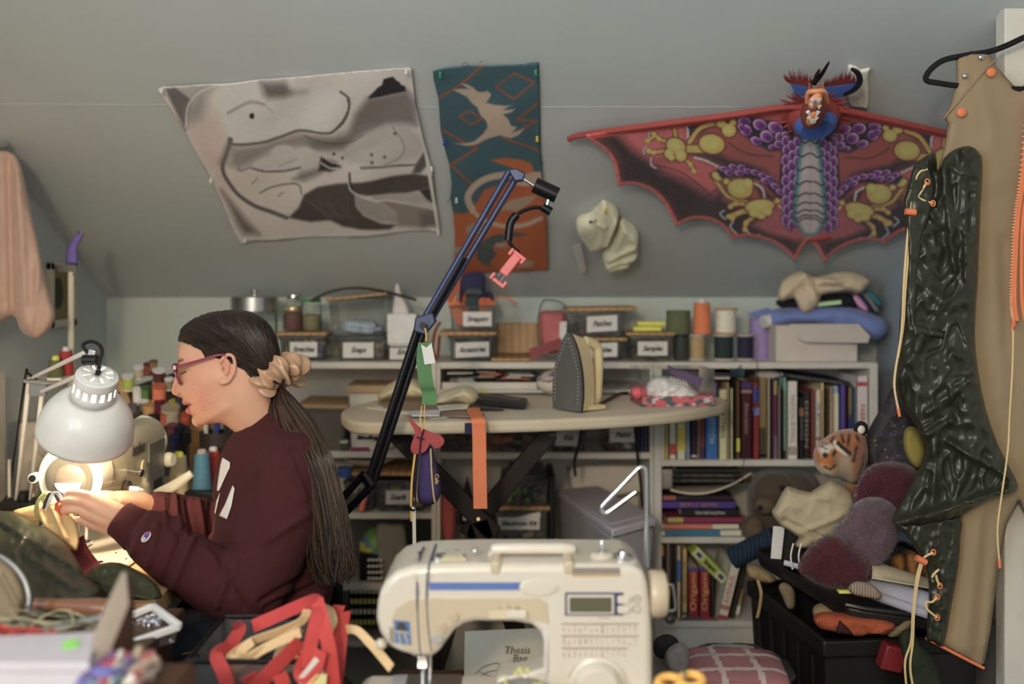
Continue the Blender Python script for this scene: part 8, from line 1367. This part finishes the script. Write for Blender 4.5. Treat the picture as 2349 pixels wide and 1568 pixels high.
# arms (inside the sleeves)
NA = [P(672, 1085, 1.762), P(640, 1210, 1.735), P(590, 1330, 1.715), P(545, 1352, 1.71), P(450, 1305, 1.715), P(350, 1235, 1.72), P(290, 1198, 1.722)]
FA = [P(620, 1090, 2.00), P(580, 1190, 2.05), P(520, 1212, 2.05), P(440, 1190, 2.0), P(352, 1168, 1.96)]
chain(m, NA, [.042, .036, .032, .03, .028, .024, .022]); chain(m, FA, [.042, .036, .032, .028, .022])
# near hand
K = lambda x, y, Y: P(x, y, Y)
for a in ([(288, 1196, 1.722), (262, 1172, 1.715), (205, 1139, 1.705)], [(286, 1200, 1.725), (255, 1182, 1.712), (200, 1155, 1.70)], [(284, 1204, 1.725), (250, 1192, 1.712), (196, 1175, 1.70)], [(282, 1210, 1.728), (245, 1202, 1.718), (198, 1194, 1.71)]): chain(m, [K(*q) for q in a], [.020, .0165, .0098])
for a, r in (([(206, 1137, 1.704), (178, 1130, 1.699), (160, 1131, 1.708), (152, 1138, 1.735)], .0070), ([(200, 1153, 1.70), (170, 1147, 1.694), (150, 1150, 1.703), (146, 1158, 1.732)], .0074), ([(196, 1173, 1.70), (166, 1168, 1.694), (148, 1172, 1.702), (148, 1182, 1.73)], .0074), ([(198, 1194, 1.71), (174, 1192, 1.702), (160, 1194, 1.71), (162, 1200, 1.735)], .0064)):
    chain(m, [K(*q) for q in a], [r*1.12, r, r*.98, r*.8], sub=5)
chain(m, [K(268, 1178, 1.74), K(225, 1150, 1.755), K(190, 1142, 1.752), K(165, 1146, 1.748)], [.017, .0125, .0095, .0075])
# far hand
for dy, dY in ((-7, .0), (2, -.008), (12, -.006), (20, .004)): chain(m, [P(352, 1166, 1.955), P(320, 1152+dy*.6, 1.93+dY), P(268, 1146+dy, 1.87+dY)], [.021, .018, .0115]); chain(m, [P(268, 1146+dy, 1.87+dY), P(236, 1142+dy*1.1, 1.84+dY), P(212, 1148+dy, 1.825+dY), P(200, 1156+dy, 1.825)], [.0098, .0085, .008, .0065])
chain(m, [P(318, 1160, 1.925), P(285, 1166, 1.88), P(255, 1168, 1.85), P(236, 1166, 1.835)], [.017, .0125, .0095, .0075])
# legs and feet (under jeans and shoes)
LG = []
for Y0 in (1.775, 1.975):
    a = [P(625, 1478, Y0), P(500, 1482, Y0), Vector((-.60, Y0, .62)), Vector((-.63, Y0, .55)), Vector((-.61, Y0, .30)), Vector((-.59, Y0, .09)), Vector((-.66, Y0, .045)), Vector((-.74, Y0, .035))]; LG.append(a); chain(m, a, [.07, .066, .052, .05, .045, .032, .03, .025])
me = fuse('body', m, .0022, 3)
co, px, py = proj(me); base = np.array((205, 158, 134)); col = np.tile(base, (len(px), 1)).astype(float)
def blend(mask, c): 
    global col; col = col*(1-mask[:, None])+np.array(c, float)*mask[:, None]
hm_ = (py < 990) & (px > 390)
blend(.32*np.exp(-((px-462)/30)**2-((py-905)/42)**2)*hm_, (196, 120, 108)); blend(.35*np.exp(-((px-400)/9)**2-((py-898)/12)**2)*hm_, (214, 130, 110)); blend(.45*np.exp(-((px-520)/14)**2-((py-835)/26)**2)*hm_, (206, 128, 112))
for x, y in ((456, 873), (448, 880), (458, 919), (462, 912), (484, 924), (459, 958), (470, 932), (452, 950), (478, 905), (442, 893), (466, 940)): blend(.22*np.exp(-((px-x)/2.2)**2-((py-y)/2.2)**2)*hm_, (170, 84, 76))
blend(.85*np.maximum(gl(px, py, 421, 923, 434, 927, 4), gl(px, py, 429, 936, 434, 946, 5.5)*(px < 440))*hm_*(px < 439), (186, 96, 92)); blend(.9*gl(px, py, 427, 929.5, 437, 928, 1.8)*hm_, (96, 44, 44))
blend(.9*gl(px, py, 416, 857, 426, 852, 2.0)*hm_, (52, 34, 30)); blend(.35*gl(px, py, 414, 846, 430, 842, 6)*hm_, (170, 120, 104)); blend(.8*gl(px, py, 406, 830, 418, 825, 3)*hm_, (64, 44, 36)); blend(.6*np.exp(-((px-412)/3)**2-((py-903)/1.8)**2)*hm_, (110, 52, 46)); blend(.75*np.exp(-((px-512)/3)**2-((py-845)/5)**2)*hm_, (120, 60, 52))
hh = (px < 330) & (py > 1100); blend(.4*hh*np.maximum.reduce([np.exp(-((px-x)/7)**2-((py-y)/6)**2) for x, y in ((152, 1132), (146, 1150), (145, 1170), (158, 1193), (200, 1150), (196, 1176), (205, 1136))]), (216, 140, 122))
c8 = col/255; setcol(me, np.where(c8 <= .04045, c8/12.92, ((c8+.055)/1.055)**2.4)*1.15)
SKM = M('skin', (1, 1, 1), .48, attr=True, var=.05, vs=40, bump=.06, bs=700, spec=.35); SKM.node_tree.nodes['Principled BSDF'].inputs['Subsurface Weight'].default_value = .08; SKM.node_tree.nodes['Principled BSDF'].inputs['Subsurface Radius'].default_value = (.008, .003, .0015)
body = link('body', me, SKM, pe)
# ---- hair
def hflow(x, y): return np.arctan2(y-872, x-640)+.25*np.sin((x-400)*.01)
cap = [(408, 782), (412, 760), (424, 744), (448, 728), (482, 716), (520, 711), (560, 712), (596, 724), (622, 748), (638, 782), (644, 815), (643, 850), (648, 876), (640, 892), (618, 896), (600, 884), (580, 868), (562, 850), (549, 832), (541, 812), (528, 802), (510, 800), (496, 812), (482, 822), (470, 820), (462, 806), (444, 796), (426, 788)]
from mathutils.bvhtree import BVHTree
bbv = BVHTree.FromPolygons([v.co for v in me.vertices], [tuple(p.vertices) for p in me.polygons])
ho = puff('hair', cap, YP, .082, sk_, pe, step=4, smooth=2, prof=.34); hme = ho.data; hme.materials.clear(); pm = P(500, 850, YP)
for v in hme.vertices:                              # drape the cap over the skull on both sides
    s = (v.co-pm).dot(LAT); sg = 1 if s >= 0 else -1
    if abs(s) < 1e-3: continue
    q = v.co-LAT*s; h, *_ = bbv.ray_cast(q+LAT*(sg*.3), LAT*(-sg), .3)
    if h is not None: v.co = q+LAT*(sg*max(abs(s), abs((h-pm).dot(LAT))+.0045))
hme.update(); co, px, py = proj(hme); fl = hflow(px, py); nz = np.array([noise.noise(Vector((f*26, c[1]*14, .3)))+.6*noise.noise(Vector((f*80, c[1]*30, 2))) for f, c in zip(fl, co)])
co = co+normals(hme)*(nz*.0014)[:, None]; hme.vertices.foreach_set('co', co.ravel()); setcol(hme, np.clip(np.array(C(48, 36, 29, .75))[None]*(1+.6*nz[:, None]), .004, 1))
HM = M('hair_shade', (1, 1, 1), .46, attr=True, spec=.4, var=.1, vs=60); hme.materials.append(HM)
hbv = None
m = MB(); rr = random.Random(2); L_ = [(606, 955), (655, 1005), (690, 1090), (706, 1190), (712, 1290), (735, 1345)]; R_ = [(668, 900), (722, 968), (766, 1058), (790, 1150), (806, 1225), (818, 1295), (800, 1345)]
def edge(E, t): u = t*(len(E)-1); j = min(len(E)-2, int(u)); f = u-j; return Vector((E[j][0]+(E[j+1][0]-E[j][0])*f, E[j][1]+(E[j+1][1]-E[j][1])*f))
for i in range(620):
    s = rr.random(); end = rr.uniform(.80, 1.0) if rr.random() < .85 else rr.uniform(.55, .8); ph = rr.uniform(0, 6); dep = rr.uniform(-1, 1); pts = []
    for k in range(13):
        t = k/12*end; a, b = edge(L_, t), edge(R_, t); w_ = s+(.05*math.sin(ph+t*7)+.06*math.sin(ph*2+t*16)*t)*t; q = a.lerp(b, w_)
        q = Vector((640+10*(s-.5), 885)).lerp(q, min(1, t*7)) if t < .143 else q
        Y = YP-.02+dep*.010-(.135 if t > .3 else .135*(t/.3)**1.2)+.018*dep*t+.05*max(0, s-.6)*t
        pts.append(P(q.x+rr.uniform(-1.5, 1.5), q.y, Y))
    c = C(*[(62, 46, 36), (80, 60, 44), (46, 34, 28), (98, 74, 54)][i % 4], .7); m.tube(cr(pts, 2), [.0017*(1-.75*(j/24)**2) for j in range(25)], 4, col=c)
hbv = BVHTree.FromPolygons([v.co for v in hme.vertices], [tuple(p.vertices) for p in hme.polygons]); ms = MB(); hl = cr([(x, y, 0) for x, y in ((410, 778), (412, 762), (424, 746), (448, 730), (482, 718), (520, 713), (560, 714), (596, 726), (622, 750), (638, 784), (640, 830))], 12)+cr([(x, y, 0) for x, y in ((412, 782), (428, 790), (446, 798), (464, 808), (500, 808), (530, 806), (548, 832), (575, 866))], 12)
for i in range(420):
    q0 = Vector(hl[rr.randrange(len(hl))]); q0 = Vector((q0.x+2, q0.y+1, 0)); q2 = Vector((630+rr.uniform(-6, 8), 866+rr.uniform(-14, 16), 0)); q1 = (q0+q2)/2+Vector((rr.uniform(-10, 10), rr.uniform(-16, 4)-.06*(q2-q0).length, 0)); pts = []
    t0 = rr.uniform(0, .35)
    for k in range(11):
        t = t0+(1-t0)*k/10; q = q0*(1-t)**2+q1*2*t*(1-t)+q2*t*t; d = (P(q.x, q.y, 1.8)-Vector((0, 0, CZ))).normalized(); h, nn, *_ = hbv.ray_cast(Vector((0, 0, CZ)), d)
        if h is not None: pts.append(h+Vector((0, -.0006, 0)))
    if len(pts) > 3: ms.tube(pts, .0009, 4, col=C(*[(44, 33, 28), (70, 52, 40), (36, 28, 25), (86, 66, 50)][i % 4], .62))
tag(ms.o('hair_strands', HM, pe), kind='stuff')
pt = m.o('ponytail', HM, pe); tag(pt, kind='stuff')
core = [(618, 900), (668, 912), (716, 975), (755, 1062), (776, 1150), (790, 1225), (798, 1290), (775, 1325), (735, 1320), (716, 1200), (700, 1100), (660, 1010), (615, 955)]
puff('ponytail_core', core, lambda x, y: YP-.012-.125*max(0, min(1, (y-900)/170))+.03*max(0, min(1, (x-740)/60)), .012, M('hair_dark', C(44, 32, 26, 1.0), .4, spec=.5, wave=(30, 'X', 6, .5)), pe, step=6, R=20, smooth=2)
# scrunchie
m = MB(); c0 = HP(634, 862, .030); Rs = frame(Vector((.55, -.25, -.8))); n1, n2 = 90, 18; vs = []
for i in range(n1):
    a = 2*math.pi*i/n1; rf = .019+.0055*math.sin(a*6+.6)+.004*math.sin(a*13+1); mr = .033+.003*math.sin(a*5)
    for j in range(n2):
        b = 2*math.pi*j/n2; q = rf*(1+.28*math.sin(b*3+a*9)+.15*math.sin(a*23+b)); vs.append(c0+Rs @ Vector(((mr+q*math.cos(b))*math.cos(a), (mr+q*math.cos(b))*math.sin(a), q*math.sin(b)*1.1)))
m.add(vs, [(i*n2+j, i*n2+(j+1) % n2, ((i+1) % n1)*n2+(j+1) % n2, ((i+1) % n1)*n2+j) for i in range(n1) for j in range(n2)]); m.o('scrunchie', M('champagne_satin', C(172, 130, 96, 1.3), .27, sheen=.2, spec=.6), pe, sub=1, ang=180)
# glasses
GLM = M('plum_frame', C(120, 34, 62, 1.5), .3, coat=.3); gx = Vector((18, 0, -42)).normalized(); g0 = thing('g', '', '') if False else None
gv = (P(419, 878, YP)-P(401, 836, YP)); gc = (P(419, 878, YP)+P(401, 836, YP))/2
gl_ = None
for s in (-1, 1):
    cc = gc+RH @ Vector((-.002, s*.034, 0)); m = MB(); m.tube([cc+gv*(.5*math.copysign(abs(math.sin(a))**.75, math.sin(a)))+RH @ Vector((0, .027*math.copysign(abs(math.cos(a))**.75, math.cos(a)), 0)) for a in np.linspace(0, 2*math.pi, 28)[:-1]], .0023, 8, closed=True); rm = m.o('glasses_rim', GLM, pe)
    m = MB(); m.prism([cc+gv*(.47*math.copysign(abs(math.sin(a))**.75, math.sin(a)))+RH @ Vector((0, .025*math.copysign(abs(math.cos(a))**.75, math.cos(a)), 0)) for a in np.linspace(0, 2*math.pi, 24)[:-1]], (.0012, 0, .0005)); m.o('lens', clear('lens_glass', (0, 0, 0)), rm)
    m = MB(); m.ribbon(cr([HP(402, 840, s*.062), HP(430, 832, s*.074), HP(470, 820, s*.080), HP(500, 811, s*.082), HP(520, 812, s*.078)], 5), [(0, 0, .0065-.0035*i/20) for i in range(21)], .0028); m.o('glasses_temple', GLM, pe)
m = MB(); m.tube(cr([gc-gv*.25+Vector((0, -.008, 0)), gc-gv*.3+Vector((-.004, 0, 0)), gc-gv*.25+Vector((0, .008, 0))], 4), .0022, 8); m.o('glasses_bridge', GLM, pe)
m = MB(); m.box(HP(404, 839.5, .066), (.005, .003, .007)); m.o('glasses_hinge', CHROME, pe)
# ---- sweatshirt
MAR_ = M('maroon_fleece', C(80, 27, 32, .78), .92, bump=.25, bs=900, sheen=.0, var=.05, vs=12)
to = [(538, 990), (516, 1022), (499, 1066), (488, 1120), (481, 1200), (479, 1270), (484, 1340), (486, 1400), (496, 1426), (560, 1436), (640, 1440), (740, 1432), (762, 1350), (772, 1250), (768, 1150), (745, 1070), (705, 1000), (655, 952), (622, 940), (590, 965)]
m = MB(); eat(m, puff('t', to, YP, .165, sk_, None, step=8, smooth=2, prof=.36)); SR = [.072, .068, .062, .058, .052, .048, .036]
chain(m, NA[:-1]+[P(312, 1213, 1.721)], SR, 18); chain(m, FA[:-1]+[P(362, 1170, 1.962)], [.07, .062, .056, .046, .036], 18); chain(m, [P(600, 1030, YP), P(665, 1070, YP-.09)], [.06, .066]); chain(m, [P(600, 1030, YP), P(640, 1080, YP+.09)], [.06, .064])
sme = fuse('sweatshirt', m, .0045, 10)
FO = [(535, 1295, 500, 1385, 8, .010), (505, 1290, 560, 1395, 7, -.008), (560, 1280, 545, 1350, 7, .007), (470, 1262, 520, 1310, 7, .006), (440, 1240, 400, 1345, 8, .009), (415, 1235, 378, 1330, 6, -.008), (360, 1205, 345, 1290, 8, .009), (335, 1195, 305, 1270, 7, .006), (395, 1225, 352, 1215, 6, .005), (610, 1240, 700, 1180, 10, .006), (600, 1380, 690, 1330, 7, -.008), (640, 1405, 740, 1360, 8, .007), (560, 1420, 740, 1395, 6, .005), (610, 1395, 750, 1330, 6, -.006), (560, 1120, 540, 1240, 12, .006), (590, 1090, 560, 1200, 8, -.005), (655, 1030, 700, 1140, 8, .006), (680, 1020, 650, 1060, 8, -.004), (400, 1140, 410, 1215, 6, .010), (430, 1145, 440, 1225, 6, -.009), (455, 1150, 470, 1225, 6, .009), (485, 1150, 480, 1220, 6, -.006), (375, 1145, 380, 1205, 5, .006)]
def folds(co, px, py):
    h = np.zeros(len(px))
    for x0, y0, x1, y1, w, a in FO: h += a*gl(px, py, x0, y0, x1, y1, w)
    return h+.004*np.array([noise.noise(Vector(c)*11) for c in co])
displace(sme, folds); sw = link('sweatshirt', sme, MAR_, pe)
RIB = M('maroon_rib_knit', C(82, 28, 33, .78), .95, bump=.3, bs=900)
def cuff(a, b, r0, r1, n=54):
    m = MB(); d = (b-a); R = frame(d); vs = []; pr = [(r0*.90, .0), (r0*1.0, .003), (r0*1.04, d.length*.4), (r1, d.length), (r1*.9, d.length+.002)]
    for r, z in pr:
        for j in range(n): an = 2*math.pi*j/n; vs.append(a+R @ Vector((r*(1+.018*(j % 2))*math.cos(an), r*(1+.018*(j % 2))*math.sin(an), z)))
    m.add(vs, [(i*n+j, i*n+(j+1) % n, (i+1)*n+(j+1) % n, (i+1)*n+j) for i in range(len(pr)-1) for j in range(n)]); return m.o('cuff', RIB, sw, solid=.003, ang=180)
cuff(P(272, 1187, 1.722), P(318, 1217, 1.721), .0295, .036); cuff(P(347, 1166, 1.957), P(376, 1172, 1.966), .031, .036)
m = MB(); hb = cr([HP(492, 1410, 0, LT), HP(510, 1418, .11, LT), HP(600, 1426, .16, LT), HP(700, 1422, .13, LT), HP(750, 1412, 0, LT), HP(700, 1402, -.13, LT), HP(600, 1402, -.16, LT), HP(510, 1402, -.11, LT)], 8, True); m.ribbon(hb+[hb[0]], (0, 0, .05), .006); m.o('waistband', RIB, sw)
m = MB(); m.tube(cr([HP(540, 1000, 0, LT), HP(556, 997, .045, LT), HP(590, 978, .068, LT), HP(622, 952, .05, LT), HP(634, 942, 0, LT), HP(620, 950, -.05, LT), HP(590, 976, -.068, LT), HP(556, 995, -.045, LT)], 6, True), .0085, 10, closed=True, flat=.7); m.o('collar', RIB, sw)
bv = BVHTree.FromPolygons([v.co for v in sme.vertices], [tuple(p.vertices) for p in sme.polygons]); EYE = Vector((0, 0, CZ))
def patch(pts, mat, name, off=.0014, step=3, parent=None):
    V, tris, d = tri2d(pts, step); vs = []; ok = []
    for x, y in V:
        dr = (P(x, y, 1.8)-EYE).normalized(); h, nn, *_ = bv.ray_cast(EYE, dr); ok.append(h is not None); h = h if h is not None else P(x, y, 1.75); nn = nn if nn is not None else Vector((0, -1, 0)); vs.append(h+(nn if nn.dot(dr) < 0 else -nn)*off)
    m = MB(); m.add(vs, [tuple(t) for t in tris if all(ok[i] for i in t)]); return m.o(name, mat, parent or sw, solid=.0008, ang=180)
FW = M('white_felt', C(232, 226, 218, 1.0), .9)
patch([(512, 1049), (529, 1060), (528, 1073), (517, 1096), (504, 1126), (499, 1124), (503, 1093), (507.5, 1065)], FW, 'chest_letter'); patch([(535, 1113), (539.5, 1120), (532, 1161), (522, 1190), (504.5, 1182), (518.5, 1155)], FW, 'chest_letter'); patch([(506, 1130), (502, 1150), (496, 1178), (494, 1176), (498, 1150)], FW, 'chest_letter')
def ov(cx, cy, a, b, r): return [(cx+a*math.cos(t)*math.cos(r)-b*math.sin(t)*math.sin(r), cy+a*math.cos(t)*math.sin(r)+b*math.sin(t)*math.cos(r)) for t in np.linspace(0, 2*math.pi, 25)[:-1]]
eb = patch(ov(336, 1231, 15, 8.5, -.75), FW, 'sleeve_emblem', .002, 2); patch(ov(337, 1229, 12.5, 6, -.75), M('emblem_blue', C(44, 60, 170, 1.2), .7), 'emblem_field', .0032, 2, eb); patch([(339, 1222), (346, 1221), (343, 1229), (337, 1230)], M('emblem_red', C(200, 60, 50, 1.2), .7), 'emblem_red', .0044, 2, eb); patch(ov(331, 1236, 6, 2.6, -.5), FW, 'emblem_letter', .0044, 2, eb)
# ---- jeans, shoes, chair
JN = M('dark_denim', C(40, 46, 58, 1.3), .9, bump=.35, bs=700, var=.12, vs=30); m = MB()
for a in LG: chain(m, a[:6], [.088, .083, .068, .064, .058, .052], 18)
chain(m, [P(640, 1440, YP-.06), P(640, 1440, YP+.06)], [.10, .10])
jme = fuse('jeans', m, .006, 8); displace(jme, lambda co, px, py: .004*np.array([noise.noise(Vector(c)*16) for c in co])+sum(.007*gl(px, py, *q) for q in ((470, 1430, 520, 1475, 7), (500, 1425, 545, 1470, 7), (455, 1440, 500, 1500, 8)))); jn = link('jeans', jme, JN, pe)
m = MB(); m.tube(cr([P(418, 1500, 1.698), P(460, 1492, 1.694), P(500, 1494, 1.694)], 6), .0016, 6); m.o('seam_stitching', M('denim_stitch', C(150, 130, 90, 1.2), .8), jn)
for a in LG:
    m = MB(); chain(m, [a[5]+Vector((.02, 0, -.03)), a[6]+Vector((0, 0, -.002)), a[7]+Vector((-.01, 0, .0))], [.042, .04, .033]); link('shoe', fuse('shoe', m, .006, 4), BLACK, pe)
ch = thing('work_stool', 'dark padded stool under the seated person', 'stool', (-.40, YP, 0)); m = MB(); m.lathe([(.12, 0), (.13, .012), (.13, .04), (.115, .055), (.02, .06)], (-.42, YP-.02, .48)); m.o('seat', BLACK, ch); m = MB(); m.cyl((-.42, YP-.02, .05), (-.42, YP-.02, .48), .025); m.o('post', STEEL, ch); m = MB(); m.lathe([(.13, 0), (.13, .015), (.03, .05)], (-.42, YP-.02, 0)); m.o('base', BLACK, ch)
